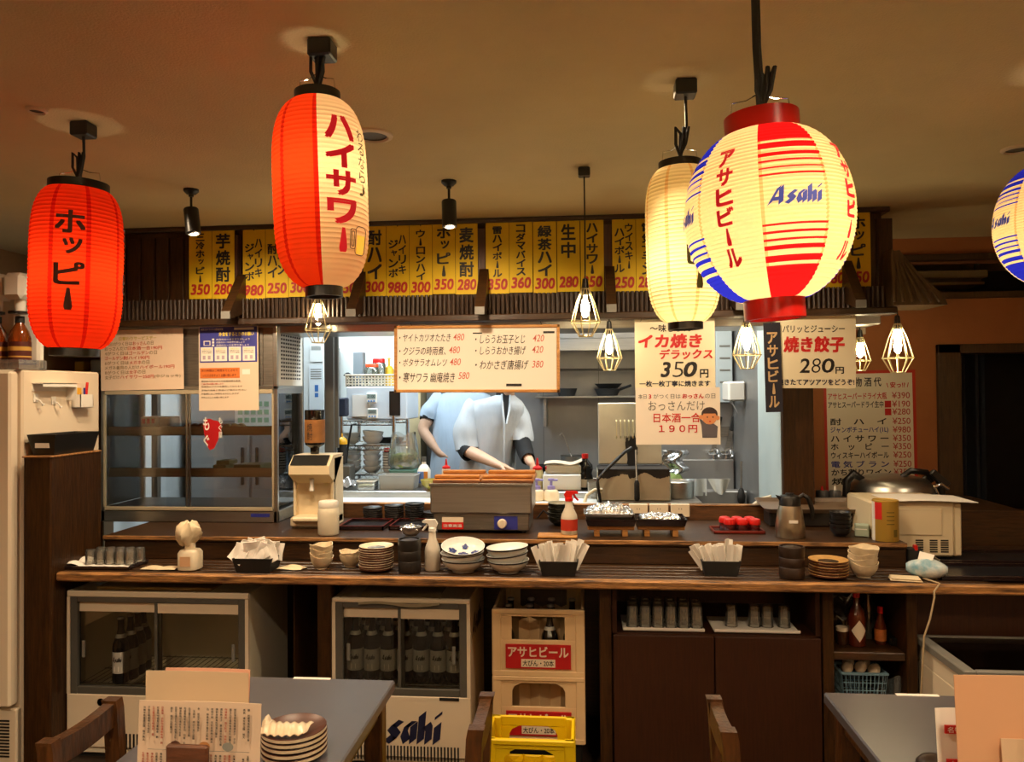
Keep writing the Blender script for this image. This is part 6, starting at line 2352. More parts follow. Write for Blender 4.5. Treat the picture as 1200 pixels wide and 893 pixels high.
tub(446, 555, 490, 571, 4.2, 'wide grey steel tub with minced contents on the steel worktop', mat('grey_tub', '#9ea3a3', .45), .14, mat('mince', '#b5a898', .8, var=.2, vs=60), .7)
cx_, W, z0_, z1_ = kbox(394, 560, 418, 572, 4.16, .1)
b = B().m(glass('bag_film', (.9, .92, .95), .6, .1, .3, (.7, .73, .76)))
b.sheet(lambda u, v: ((u - .5) * .12, (v - .5) * .09, .05 * math.sin(math.pi * u) * math.sin(math.pi * v) + .02 * u + .006 * math.sin(17 * u + 9 * v) + .004), 18, 12, .001)
tag(b.build('plastic_bag', loc=(cx_, 4.16, KZ)), 'crumpled clear bag at the left end of the steel worktop', 'bag')
# bag of chopped greens on a teal tub
t = tub(458, 549, 489, 556, 4.355, 'teal tub carrying the clear bag of chopped greens', mat('teal_tub', '#6fa39a', .5), .12)
h0_ = at(470, 549, 4.42).z - at(470, 556, 4.42).z
zb_ = at(470, 551, 4.42).z
t['label'] = 'teal tub under the clear bag of chopped greens'
for ch in t.children: pass
# a stand so that the tub clears the worktop
t.location.z = KZ + .055
b = B().m(m_steel_dull).box(-.09, -.05, 0, .09, .05, .054, .004)
tag(b.build('steel_riser', loc=(t.location.x, 4.355, KZ)), 'low steel riser under the teal tub', 'riser')
t2 = thing('greens_bag', 'clear plastic bag half full of chopped green vegetables', 'bag', (t.location.x, 4.355, KZ + .055 + h0_ + .003))
m_green = mat('chopped_greens', '#5f7a3a', .7, col2='#9fae62', vs=50)
b = B().m(m_green)
rr = random.Random(3)
rings = []
for z, s_ in ((0, .8), (.02, 1.0), (.05, .98), (.075, .8), (.085, .3)):
    rings.append([(.085 * s_ * math.cos(a) * (1 + rr.uniform(-.05, .05)), .05 * s_ * math.sin(a), z + rr.uniform(-.006, .008) * (z > .05)) for a in [2 * math.pi * k / 24 for k in range(24)]])
b.loft(rings)
o = b.build('greens', t2); o['kind'] = 'stuff'
b = B().m(glass('greens_film', (.93, .95, .95), .8, .12, .14, (.7, .74, .74)))
rings = []
for i, (z, s_) in enumerate(((0, .86), (.03, 1.06), (.08, 1.02), (.13, .9), (.17, .84), (.2, .8))):
    rings.append([(.088 * s_ * math.cos(a) * (1 + .05 * math.sin(7 * a + i * 2)), .053 * s_ * math.sin(a) * (1 + .12 * math.sin(5 * a + i)), z + .012 * math.sin(4 * a + i) * (z > .1)) for a in [2 * math.pi * k / 40 for k in range(40)]])
b.loft(rings, cap=False)
b.build('film', t2)
# detergent bottle, sauce bottle, yellow bowl
q = at(497, 562, 4.3)
t = thing('detergent_bottle', 'blue-white labelled bottle beside the chef at left', 'bottle', (q.x, 4.3, KZ))
B().m(m_white).lathe([(.034, 0), (.036, .004), (.036, .09), (.022, .115), (.012, .125), (.012, .14)], 18, sq=3).build('bottle_body', t)
B().m(m_dgrey).lathe([(.014, .138), (.014, .165), (0, .166)], 12, cap0=False).build('cap', t)
b = B().m(mat('label_blue', '#6f8fd0', .5)).box(-.028, -.0375, .02, .006, -.036, .085).m(mat('label_orange', '#d8862a', .5)).box(.006, -.0375, .02, .028, -.036, .085)
b.build('label', t)
q = at(508, 572, 4.12)
t = bowl('mixing_bowl', 'olive yellow mixing bowl left of the food warmer', 'bowl', (q.x, 4.14, KZ), .075, .055, mat('olive_bowl', '#9c8d3a', .35), None)
q = at(523, 560, 4.34)
def squeeze(label, loc, bm_, capm, r_=.024, h_=.085):
    t = thing('squeeze_bottle', label, 'bottle', loc, group='squeeze bottles')
    B().m(bm_).lathe([(r_ * .92, 0), (r_, .004), (r_, h_ * .75), (r_ * .8, h_ * .85)], 18).build('bottle_body', t)
    B().m(capm).lathe([(r_ * .9, h_ * .83), (r_ * .9, h_ * .92), (r_ * .3, h_), (r_ * .15, h_ * 1.3), (0, h_ * 1.32)], 16, cap0=False).build('cap', t)
squeeze('small squeeze bottle with red cap in front of the rear cook', (q.x, 4.34, KZ), mat('cream_sauce', '#d9c6a8', .4), m_redplastic, .026, .115)
q = at(629, 560, 4.25)
squeeze('tall squeeze bottle with red cap at the front cook\'s hand', (at(630, 570, 4.16).x, 4.16, KZ), mat('mustard', '#cfc08a', .4), m_redplastic, .03, .13)
# steel lid/scale behind
q = at(487, 527, 4.75)
# soap pumps
for i, (px, lb) in enumerate(((646, 'cream soap pump bottle with lilac top, right of two'), (629, 'cream soap pump bottle half hidden by the food warmer'))):
    q = at(px, 590, 3.98)
    t = thing('soap_pump', lb, 'pump bottle', (q.x, 3.99 + .0 * i, .939), group='lilac soap pumps')
    B().m(mat('soap_cream', '#e0cfb0', .4)).lathe([(.038, 0), (.042, .004), (.042, .035), (.034, .052), (.018, .058)], 20).build('bottle_body', t)
    b = B().m(mat('lilac', '#8d86c4', .4)).lathe([(.02, .056), (.02, .074), (.007, .078), (.007, .1), (.016, .102), (.016, .112), (0, .114)], 16, cap0=False).box(.0, -.006, .1, .034, .006, .11, .002)
    b.build('pump', t)
# white foam boxes
cx_, W, z0_, z1_ = kbox(636, 561, 681, 581, 4.12, .2)
t = thing('foam_box', 'white foam box on the worktop right of the front cook', 'box', (cx_, 4.12, KZ))
b = B().m(m_white).box(-W, 0, 0, W, .2, .085, .005); b.build('box_body', t)
cx2, W2, z0_, z1_ = kbox(639, 546, 681, 561, 4.14, .2)
t = thing('cream_tub', 'cream plastic tub with crumpled lid stacked on the white foam box', 'tub', (cx2, 4.14, KZ + .086))
b = B().m(glass('cream_plastic', (.9, .85, .7), .4, .15, .7, (.75, .68, .5))).box(-W2, 0, 0, W2, .16, .05, .008); b.build('tub_body', t)
b = B().m(m_cream).sheet(lambda u, v: (-W2 - .006 + u * (2 * W2 + .012), v * .17 - .006, .052 + .006 * math.sin(6 * u) + .03 * max(0, u - .7) * 2), 12, 6, .003); b.build('lid', t)
# soy sauce bottle
q = at(686, 575, 4.2)
t = thing('soy_bottle', 'soy sauce bottle with red cap and cream label on the worktop', 'bottle', (q.x, 4.2, KZ))
B().m(m_bottlek).lathe([(.04, .0), (.042, .004), (.042, .06), (.036, .085), (.042, .11), (.04, .13), (.018, .155), (.015, .17)], 18).build('bottle_body', t)
B().m(m_redplastic).lathe([(.018, .165), (.018, .19), (0, .191)], 14, cap0=False).build('cap', t)
B().m(m_cream).lathe([(.0427, .012), (.0427, .055)], 18, cap0=False, cap1=False).build('label', t)
tub(688, 565, 700, 577, 4.09, 'small steel pan beside the soy sauce bottle', m_steel, .1)
# pot with ladle behind, pans on the wall shelf
q = at(652, 545, 4.85)
b = B().m(m_steel_dull).box(at(640, 540, 4.8).x, 4.7, .3, at(705, 540, 4.8).x, 5.2, at(660, 560, 4.7).z, .004)
tag(b.build('cooking_range'), 'dim steel cooking range behind the front cook', 'range')
zc = at(660, 560, 4.7).z + .001
t = thing('stock_pot', 'steel pot with a ladle standing on the rear range', 'pot', (at(671, 540, 4.85).x, 4.85, zc))
B().m(m_steel).lathe([(.07, 0), (.075, .005), (.075, .12), (.08, .122), (.076, .124), (.07, .118), (0, .1)], 22).build('pot_body', t)
B().m(m_steel).tube([(.0, 0, .1), (-.05, 0, .24), (-.065, 0, .262), (-.08, 0, .25)], .004, 6).build('ladle', t)
b = B().m(m_blackm).lathe([(.06, 0), (.12, .06), (.116, .06), (.05, .006), (0, .006)], 22, cap1=False)
tag(b.build('wok', loc=(at(645, 545, 4.85).x, 4.85, zc)), 'dark wok left of the pot with the ladle', 'wok')
t = thing('wall_shelf', 'long steel wall shelf with pans across the kitchen back', 'shelf', (at(720, 463, 5.1).x, 5.15, at(700, 464, 5.1).z))
x0s = at(628, 463, 5.05).x - t.location.x
x1s = .45 - t.location.x - .004
B().m(m_steel).box(x0s, -.2, -.012, x1s, .125, 0, .003).build('board', t)
B().m(m_steel).box(x0s + .05, -.15, -.2, x0s + .07, .125, -.012, .003).build('bracket', t)
B().m(m_steel_dull).tube([(x0s, -.15, .17), (x1s, -.15, .17)], .008, 8).build('rail', t)
for s_ in (x0s + .02, x1s - .03):
    B().m(m_steel_dull).box(s_ - .006, -.156, 0, s_ + .006, -.144, .17).build('rail_post', t)
SHW = t.location.z
def pan(px, label, r_, hd, h_=.045):
    q = at(px, 460, 5.05)
    t = thing('frying_pan', label, 'pan', (q.x, 5.06, SHW + .001))
    B().m(m_blackm).lathe([(r_ * .75, 0), (r_, h_), (r_ * .97, h_), (r_ * .72, .004), (0, .004)], 26, cap1=False).build('pan_body', t)
    B().m(m_blackm).tube([(hd * r_ * .95, -.0, h_ * .9), (hd * r_ * 1.8, -.02, h_ * 1.5)], .009, 8).build('handle', t)
pan(664, 'dark pan on the wall shelf right beside the whiteboard', .07, -1, .05)
pan(712, 'dark frying pan on the wall shelf with its handle to the right', .085, 1)
b = B().m(m_blackm).lathe([(.06, 0), (.09, .03), (.087, .03), (.055, .004), (0, .004)], 24, cap1=False)
tag(b.build('frying_pan', loc=(at(713, 455, 5.05).x, 5.06, SHW + .05)), 'second dark pan stacked on the shelf pan with right handle', 'pan')
# exhaust hood
x0_, x1_, z0_, z1_ = span(600, 388, 744, 411, 4.78)
t = thing('exhaust_hood', 'stainless exhaust hood at the top of the kitchen opening', 'hood', ((x0_ + .42) / 2, 4.78, z0_))
W = (.42 - x0_) / 2
b = B().m(m_steel).box(-W, 0, 0, W, .02, .075, .003).box(-W, 0, .075, W, .5, .3, .003).box(-W, 0, 0, -W + .02, .5, .075).box(W - .02, 0, 0, W, .5, .075)
b.build('canopy', t)
b = B().m(m_grey).box(-W + .03, .02, .04, W - .03, .48, .06); b.build('filter', t)
# white sink wall cabinet region at right
cx_, W, z0_, z1_ = kbox(838, 378, 858, 470, 4.9, .05)
b = B().m(pale).box(at(838, 420, 4.9).x, 4.86, at(840, 472, 4.9).z, at(857, 420, 4.9).x, 4.945, at(840, 384, 4.9).z, .004)
b.m(m_grey)
for i in range(4): b.box(at(840, 420, 4.9).x + .01, 4.857, at(840, 405 + 14 * i, 4.9).z, at(854, 420, 4.9).x, 4.86, at(840, 407 + 14 * i, 4.9).z)
tag(b.build('wall_board'), 'pale notice board on the steel wall right of the squid poster', 'board')
cx_, W, z0_, z1_ = kbox(858, 447, 882, 470, 4.6, .05)
t = thing('towel_dispenser', 'white paper towel dispenser on the right kitchen wall', 'dispenser', (.943, 4.64, (z0_ + z1_) / 2))
h2 = (z1_ - z0_) / 2
B().m(m_white).box(-.1, -.1, -h2, -.0005, .1, h2, .01).build('case', t)
B().m(m_paper).sheet(lambda u, v: (-.07 + .03 * v, -.06 + .1 * u, -h2 - .07 * v * (1 - .5 * u)), 5, 5, .001).build('paper_end', t)
# sink
xs0, xs1 = .3, .86
t = thing('kitchen_sink', 'steel sink unit with two faucets at the right of the kitchen', 'sink', (.63, 4.6, 0))
zk = at(830, 577, 4.45).z
zsk = at(830, 541, 4.75).z
b = B().m(m_steel_wall).box(-.28, -.1, 0, .305, .0, zk, .005).box(-.305, .0, 0, .305, .3, zk - .05)
b.box(-.305, .28, 0, .305, .34, zsk, .004)
b.build('basin', t)
for i, px in enumerate((838, 853)):
    x = at(px, 540, 4.86).x - .63
    b = B().m(m_chrome).tube([(x, .31, zsk), (x, .31, zsk + .04), (x, .25, zsk + .07), (x, .14, zsk + .06), (x, .12, zsk + .03)], .011, 10)
    b.box(x - .035, .29, zsk + .03, x + .035, .33, zsk + .05, .006)
    b.build('faucet', t)
for i, (px0, px1, w_) in enumerate(((803, 828, 'flat'), (829, 856, 'bunched'))):
    xa, xb = at(px0, 565, 4.5).x, at(px1, 565, 4.5).x
    zt2 = at(815, 561, 4.5).z; zb3 = at(815, (581, 575)[i], 4.5).z
    b = B().m(mat('dish_towel', '#c9ccc8', .9, var=.05, vs=40))
    if i == 0:
        b.sheet(lambda u, v: (xa + (xb - xa) * u, 4.495 + .006 * math.sin(9 * u), zt2 - (zt2 - zb3) * v), 14, 6, .003)
    else:
        b.sheet(lambda u, v: (xa + (xb - xa) * (u * (1 - .5 * v) + .3 * v), 4.49 + .012 * math.sin(8 * u), zt2 - (zt2 - zb3) * v * (1 + .3 * math.sin(3 * u))), 14, 6, .003)
    tag(b.build('dish_towel'), f'{w_} white dish towel hanging on the sink front', 'towel')
# whisk-like brush hanging and knife rack
t = thing('sponge_brush', 'black-headed brush hanging on the sink front by its steel handle', 'brush', (at(868, 560, 4.48).x, 4.47, at(868, 592, 4.48).z))
B().m(m_blackm).lathe([(.004, 0), (.02, .02), (.024, .05), (.016, .085), (.006, .1)], 14).build('head', t)
B().m(m_steel).tube([(0, 0, .1), (.004, 0, .25)], .006, 8).build('handle', t)
for i, (px, L) in enumerate(((842, .16), (858, .17), (878, .14))):
    q = at(px, 505, 4.9)
    t = thing('kitchen_knife', f'{ORD[i]} dark-handled knife from the left on the rack above the sink', 'knife', (q.x, 4.925, q.z))
    B().m(m_blackm).box(-.012, 0, .0, .012, .015, .09, .004, mt=RY(12)).build('handle', t)
    B().m(m_steel_dull).prism([(-.014, -L), (.012, -L * .8), (.014, 0), (-.014, 0)], .004, .008, mt=RY(12)).build('blade', t)
b = B().m(m_steel_dull).box(at(832, 500, 4.93).x, 4.938, at(850, 512, 4.9).z, .94, 4.949, at(850, 500, 4.9).z, .002)
tag(b.build('knife_rack'), 'steel magnetic strip holding knives above the sink', 'rack')
# foil-wrapped greens box
t = thing('greens_tub', 'white tub of greens with shiny film behind the steel grill', 'tub', (at(787, 570, 4.5).x, 4.41, .0))
z_ = at(787, 572, 4.46).z
B().m(m_white).box(-.06, -.05, z_ - .12, .06, .05, z_ + .04, .006).box(-.06, -.05, 0, .06, .05, z_ - .12).build('tub_body', t)
b = B().m(mat('leaf_green', '#7c8f4c', .7, var=.3, vs=40)).lathe([(.05, z_ + .04), (.055, z_ + .06), (.04, z_ + .085), (0, z_ + .095)], 14, cap0=False); b.build('greens', t)['kind'] = 'stuff'
b = B().m(m_foil).sheet(lambda u, v: (-.07 + .14 * u + .02 * math.sin(9 * v), .02 * math.sin(7 * u), z_ + .09 + v * .13), 18, 14, .001, smooth=False); b.build('film', t)
b = B().m(m_steel).lathe([(.085, 0), (.088, .05), (.088, .085), (.084, .088), (.08, .08), (0, .075)], 24)
tag(b.build('steel_pot', loc=(at(780, 585, 4.02).x + .075, 4.14, .9385)), 'round steel pot half hidden behind the sockets', 'pot')
b = B().m(m_steel_dull).box(.08, 3.95, 0, .6, 4.3, .938, .003)
tag(b.build('steel_bench'), 'low steel bench behind the sockets', 'bench')
# bent pale hose/faucet over the back board
b = B().m(mat('pale_hose', '#c9bda0', .4)).tube([at(862, 601, 3.9), at(878, 596, 3.9), at(893, 585, 3.9), at(902, 582, 3.9), at(905, 592, 3.9)], .011, 10)
b.tube([at(905, 592, 3.9), at(905, 600, 3.9)], .009, 8)
tag(b.build('faucet_spout'), 'pale curved faucet spout rising behind the back board by the thermos', 'faucet')
b = B().m(mat('pale_hose', '#c9bda0')).tube([at(683, 594, 3.93), at(688, 580, 3.95), at(697, 574, 3.95), at(706, 574, 3.95)], .009, 10)
tag(b.build('gas_hose'), 'pale hose curving beside the steel grill', 'hose')

# ---- hinged steel grill press
x0_, x1_, z0_, z1_ = span(700, 548, 786, 598, 3.98)
t = thing('grill_press', 'scorched steel grill press with raised lid and black lever handle', 'grill', ((x0_ + x1_) / 2, 3.98, .939))
W = (x1_ - x0_) / 2
zt2 = at(740, 552, 3.98).z - .939
m_scorch = mat('scorched_steel', '#c8bea6', .38, .5, var=.12, vs=3)
b = B().m(m_scorch).box(-W, 0, 0, W, .22, zt2, .005)
b.build('body', t)
b = B().m(mat('burnt_crust', '#1a120c', .7, var=.4, vs=30))
rr = random.Random(5)
pl = [(-W * .98, zt2 + .002)]
n = 60
for i in range(n + 1):
    u_ = i / n
    d0 = .010 + .022 * abs(math.sin(4.2 * u_ + .4)) ** .7 + .008 * math.sin(17 * u_) + rr.uniform(0, .005)
    if .30 < u_ < .42: d0 *= .5
    pl.append((-W * .98 + 1.96 * W * u_, zt2 - d0))
pl.append((W * .98, zt2 + .002))
b.prism(pl, -.002, .001)
b.box(-W * .98, -.002, zt2, W * .98, .2, zt2 + .012, .003)
b.build('burnt_edge', t)
lid_h = at(740, 476, 4.16).z - .939 - zt2
b = B().m(m_scorch).box(-W * .94, -.012, 0, W * .86, .012, lid_h, .004, mt=T(0, .17, zt2 + .02) @ RX(-8))
lid = b.build('lid', t)
b = B().m(m_brass)
X = T(0, .17, zt2 + .02) @ RX(-8)
for i in range(5):
    b.tube([(-W * .42 + i * .022, -.016, lid_h * .42), (-W * .42 + i * .022, -.03, lid_h * .45), (-W * .42 + i * .022, -.03, lid_h * .68), (-W * .42 + i * .022, -.016, lid_h * .71)], .004, 6, mt=X)
b.build('hinge_coil', lid)
b = B().m(mat('burnt_crust', '#1a120c'))
for (sx_, sz_, wx_, hz_, sd) in ((.0, .16, .03, .17, 1), (.02, .26, .018, .14, 2), (-.03, .3, .010, .09, 3)):
    r5 = random.Random(sd)
    b.prism([(W * sx_ * 4 + wx_ * math.cos(q_ * .2094) * r5.uniform(.65, 1.1), lid_h * sz_ + hz_ * .5 * lid_h / .3 * math.sin(q_ * .2094) * r5.uniform(.75, 1.1)) for q_ in range(30)], -.0138 - sd * .0002, -.0115, mt=X)
b.build('soot_patch', lid)
b = B().m(m_black).tube([(-W * .93, -.05, .0), (-W * .99, -.06, .085), (-W * 1.0, -.055, .115), (-W * .72, -.04, .17), (-W * .22, -.01, .255), (-W * .05, .03, .27)], .0085, 10)
b.build('lever_arm', t)
b = B().m(m_steel_dull).tube([(W * .07, -.035, .1), (W * .07, .02, .26)], .005, 8).m(m_blackm).lathe([(.008, 0), (.014, .01), (.013, .09), (.008, .105)], 12, T(W * .07, -.035, .005))
b.build('hanging_handle', t)
# ================================================================ YELLOW MENU STRIPS
SY = 3.622
sz1, sz0 = at(640, 256.5, SY).z, at(640, 343.5, SY).z
STRIPS = [  # left px, right px, columns (right column first), price, group word
    (222, 248.5, ['三冷ホッピー'], '350', 'leftmost pair'), (249, 275, ['芋焼酎'], '280', 'leftmost pair'),
    (285, 311, [' ハイリキ', '  ジャンボ'], '980', 'cluster behind the half red lantern'), (311.5, 338, ['生レモン', '  酎ハイ'], '250', 'cluster behind the half red lantern'),
    (338.5, 365, ['ウーロン割'], '300', 'cluster behind the half red lantern'), (365.5, 392, ['梅酒ロック'], '300', 'cluster behind the half red lantern'), (392.5, 419, ['日本酒'], '350', 'cluster behind the half red lantern'),
    (426, 452.5, ['酎ハイ'], '300', "cluster above the whiteboard's left half"), (453, 479.5, [' ハイリキ', '  ジャンボ'], '980', 'cluster left of the whiteboard centre'), (480, 506.5, ['ウーロンハイ'], '300', 'cluster left of the whiteboard centre'),
    (507, 533.5, ['ホッピー'], '350', "cluster above the whiteboard's left half"), (534, 560, ['麦焼酎'], '280', 'cluster left of the whiteboard centre'),
    (569.5, 596.5, ['雷ハイボール'], '350', 'central cluster'), (597, 624, ['コダマバイス'], '360', 'central cluster'), (625, 652, ['緑茶ハイ'], '300', 'central cluster'),
    (653, 679.5, ['生中'], '280', 'central cluster'), (680.5, 707.5, ['ハイサワー'], '350', 'central cluster'),
    (717.5, 745, ['ウイスキー', ' ハイボール'], '250', 'cluster beside the cream lantern'), (745.5, 772, ['電気ブラン'], '280', 'cluster beside the cream lantern'),
    (772.5, 800, ['ワイン'], '350', 'cluster beside the cream lantern'), (800.5, 828, ['冷酒'], '380', 'cluster beside the cream lantern'),
    (935, 962, ['梅サワー'], '350', 'right cluster behind the round lantern'), (963, 990.5, ['抹茶ハイ'], '380', 'right cluster behind the round lantern'), (991, 1020, ['ホッピー'], '350', 'right cluster behind the round lantern'),
]
cnt = {}
for px0, px1, cols, price, grp in STRIPS:
    cnt[grp] = cnt.get(grp, 0) + 1
    xa, xb = at(px0, 300, SY).x, at(px1, 300, SY).x
    W = (xb - xa) / 2
    dz = rnd.uniform(-.006, .006)
    Hs = sz1 - sz0
    t = thing('menu_strip', f'yellow menu strip priced {price}, {ORD[cnt[grp] - 1]} from left in the {grp}', 'menu strip', ((xa + xb) / 2, SY, sz0 + dz), group='yellow menu strips')
    b = B().m(m_yellow)
    b.sheet(lambda u, v: (-W + 2 * W * u, -.002 * math.sin(math.pi * v) - .002, Hs * v), 2, 6, -.0012)
    b.m(m_ink).box(-.002, -.005, Hs - .013, .002, -.002, Hs - .006)
    b.build('paper', t)
    b = B().m(m_ink)
    y = -.0056
    top = Hs - .028
    room_h = Hs * .70
    if len(cols) == 1:
        n = len(cols[0]); ch = min(room_h / n, .085); cw = min(W * 1.25, ch * 1.05)
        b.vtext(cols[0], 0, top, cw * 1.12, ch, y, .035)
    else:
        for ci, c_ in enumerate(cols):
            n = len(c_.strip()) + .5 * (len(c_) - len(c_.strip()))
            ch = room_h / (n + .2) ; 
            big = ci == 1
            b.vtext(c_, (W * .42 if ci == 0 else -W * .38), top, W * (.92 if big else .72), ch * (.98 if big else .92), y, .03)
    b.build('lettering', t)
    b = B().m(m_redprice).text(price, -W * .86, Hs * .055, W * .86, Hs * .205, y, .035, .12)
    b.build('price', t)


# ================================================================ HANGING BOARDS AND POSTERS
def sign(name, label, cat, px0, py0, px1, py1, D, mm, th=.003, hooks=None, tilt=0):
    xa, xb, za, zb = span(px0, py0, px1, py1, D)
    W, Hh = (xb - xa) / 2, (zb - za) / 2
    t = thing(name, label, cat, ((xa + xb) / 2, D, (za + zb) / 2), rot=(0, R(tilt), 0))
    b = B().m(mm).box(-W, 0, -Hh, W, th, Hh)
    b.build('board', t)
    if hooks:
        for h_ in hooks:
            x = (h_ * 2 - 1) * W
            b = B().m(m_chrome).tube([(x, .004, Hh - .012), (x + .006, -.004, Hh + .002), (x, .0, Hh + .012), (x, .0, EZ - (za + zb) / 2 - .0005)], .0016, 6)
            b.build('hook', t)
    return t, W, Hh


PY = 3.58
# whiteboard
m_wb = mat('whiteboard', '#efe6d8', .16, coat=.3)
t, W, Hh = sign('whiteboard', 'wood-framed whiteboard of handwritten dishes hanging over the kitchen opening', 'whiteboard', 462, 381, 656, 460, PY, m_wb, .006, (.1, .885), .4)
b = B().m(m_natwood)
f = .014
for x0_, z0_, x1_, z1_ in ((-W, Hh - f, W, Hh), (-W, -Hh, W, -Hh + f), (-W, -Hh, -W + f, Hh), (W - f, -Hh, W, Hh)):
    b.box(x0_, -.006, z0_, x1_, .01, z1_, .002)
b.build('frame', t)
def wl(b, body, px0, py0, px1, py1, bold=0.003, shear=.2):
    cx_, cz_ = 559.0, 420.5
    k = 2 * W / 194.0
    b.text(body, (px0 - cx_) * k, -(py1 - cz_) * k, (px1 - cx_) * k, -(py0 - cz_) * k, -.0008, bold, shear)
b = B().m(mat('marker_black', '#1d1815', .6))
wl(b, '・ヤイトカツオたたき', 468, 391, 529, 400)
wl(b, '・クジラの時雨煮、', 468, 406, 523, 416)
wl(b, '・ボタサラオムレツ', 468, 420, 525, 429)
wl(b, '・寒サワラ 幽庵焼き', 468, 436, 534, 448)
wl(b, '・しらうお玉子とじ', 558, 393, 616, 403)
wl(b, '・しらうおかき揚げ', 558, 406, 617, 416)
wl(b, '・わかさぎ唐揚げ', 558, 422, 620, 433)
k = 2 * W / 194.0
b.box((594 - 559) * k, -.001, -(452.5 - 420.5) * k, (612 - 559) * k, -.0006, -(449.5 - 420.5) * k)
b.box((555 - 559) * k, -.001, -(391.5 - 420.5) * k, (566 - 559) * k, -.0006, -(390 - 420.5) * k)
b.box((637 - 559) * k, -.001, -(391.5 - 420.5) * k, (650 - 559) * k, -.0006, -(389 - 420.5) * k)
b.build('lettering', t)
b = B().m(mat('marker_red', '#c8604f', .6))
for body, x_, y_ in (('480', 532, 391), ('480', 527, 406), ('480', 528, 420), ('580', 538, 436), ('420', 625, 393), ('420', 624, 406), ('380', 624, 423)):
    wl(b, body, x_, y_, x_ + 13, y_ + 8)
b.build('prices', t)


def poster_text(t, W, Hh, frame, items, D):
    """items: (material, body, px0,py0,px1,py1, bold, shear)"""
    fx0, fy0, fx1, fy1 = frame
    by = {}
    for mm, body, x0_, y0_, x1_, y1_, bold, sh in items:
        b = by.setdefault(len(by), B().m(mm))
        u0 = -W + 2 * W * (x0_ - fx0) / (fx1 - fx0); u1 = -W + 2 * W * (x1_ - fx0) / (fx1 - fx0)
        v0 = Hh - 2 * Hh * (y0_ - fy0) / (fy1 - fy0); v1 = Hh - 2 * Hh * (y1_ - fy0) / (fy1 - fy0)
        if body == '#':
            b.box(u0, -.0013, v1, u1, -.0004, v0)
        else:
            b.text(body, u0, v1, u1, v0, -.0012, bold, sh)
    for b in by.values():
        b.build('lettering', t)


m_poster = mat('poster_ivory', '#efe4c4', .5)
fr = (744, 374, 838, 457)
t, W, Hh = sign('poster', 'ivory poster advertising squid for 350 yen above the salmon-lettered notice', 'poster', *fr, PY, m_poster, .0012, (.07, .9))
t['label'] = 'ivory poster with big red letters and price 350 under the cream lantern'
poster_text(t, W, Hh, fr, [
    (m_ink, '〜味じまん〜', 762, 380, 821, 389, .02, 0), (m_red, 'イカ焼き', 748, 391, 823, 408, .045, .1), (m_red, 'デラックス', 773, 409, 835, 421, .035, .1),
    (m_ink, '3', 774, 424, 786, 442, .03, .2), (m_ink, '5', 788, 424, 801, 442, -.012, .1), (m_ink, '0', 801, 424, 817, 442, .03, .2), (m_ink, '円', 820, 433, 830, 443, .03, 0),
    (mat('navy_ink', '#1c2238', .6), '一枚一枚丁寧に焼きます', 749, 446, 832, 453, .03, 0)], PY)
fr = (745, 454, 844, 521)
t, W, Hh = sign('poster', 'white notice with a cartoon man and price 190 hanging below the ivory poster', 'poster', *fr, PY - .004, mat('poster_white', '#eee2d2', .5), .0012)
poster_text(t, W, Hh, fr, [
    (mat('grey_ink', '#6d6862', .6), '本日', 748, 461.5, 758, 467, .0, 0), (m_red, '3', 760.5, 462, 763.5, 467, .03, 0), (mat('grey_ink', '#6d6862'), 'がつく日は', 766, 461.5, 798, 467, 0, 0),
    (m_red, 'おっさん', 800, 461.5, 825, 467, .03, 0), (mat('grey_ink', '#6d6862'), 'の日', 826.5, 461.5, 838.5, 467, 0, 0),
    (mat('grey_ink', '#6d6862'), 'おっさんだけ', 760, 470, 826, 481, .0, 0), (m_red, '日本酒一合', 766, 484, 821, 495, .015, 0), (m_red, '１９０円', 772, 498, 817, 507, .02, 0)], PY)
b = B()
u = lambda px: -W + 2 * W * (px - fr[0]) / (fr[2] - fr[0])
v = lambda py: Hh - 2 * Hh * (py - fr[1]) / (fr[3] - fr[1])
def blob(mm, cx_, cy_, rx, ry, y, n=20, a0=0, a1=360):
    b.m(mm)
    pts = [(u(cx_ + rx * math.cos(R(a0 + (a1 - a0) * i / n))), y, v(cy_ - ry * math.sin(R(a0 + (a1 - a0) * i / n)))) for i in range(n + (0 if a1 - a0 == 360 else 1))]
    b.add(pts, [tuple(range(len(pts)))])
grey_suit = mat('print_grey_suit', '#5a545c', .6); skin_p = mat('print_skin', '#d98f5c', .6)
b.m(grey_suit).add([(u(823), -.0014, v(513)), (u(840), -.0014, v(513)), (u(841), -.0014, v(500)), (u(836), -.0014, v(496.5)), (u(828), -.0014, v(497)), (u(819), -.0014, v(489)), (u(822), -.0014, v(499))], [(0, 1, 2, 3, 4, 5, 6)])
blob(mat('print_hair', '#3c2a28', .6), 831.5, 485.5, 9.5, 8.2, -.0015)
blob(skin_p, 831.5, 489.5, 8.5, 8, -.0017)
blob(skin_p, 821.5, 489, 2.4, 2.6, -.0016); blob(skin_p, 841, 490, 2.2, 2.6, -.0016)
blob(mat('print_hair', '#3c2a28'), 831.5, 484.8, 8.6, 3.6, -.0019, 20, 0, 180)
blob(m_ink, 829, 489, .8, .9, -.0019); blob(m_ink, 835.5, 489, .8, .9, -.0019)
blob(m_red, 832, 494, 1.3, .8, -.0019)
b.build('printed_figure', t)
fr = (909, 370, 1003, 455)
t, W, Hh = sign('poster', 'ivory poster with red letters and price 280 beside the dark vertical banner', 'poster', *fr, PY, m_poster, .0012, (.08, .93), .6)
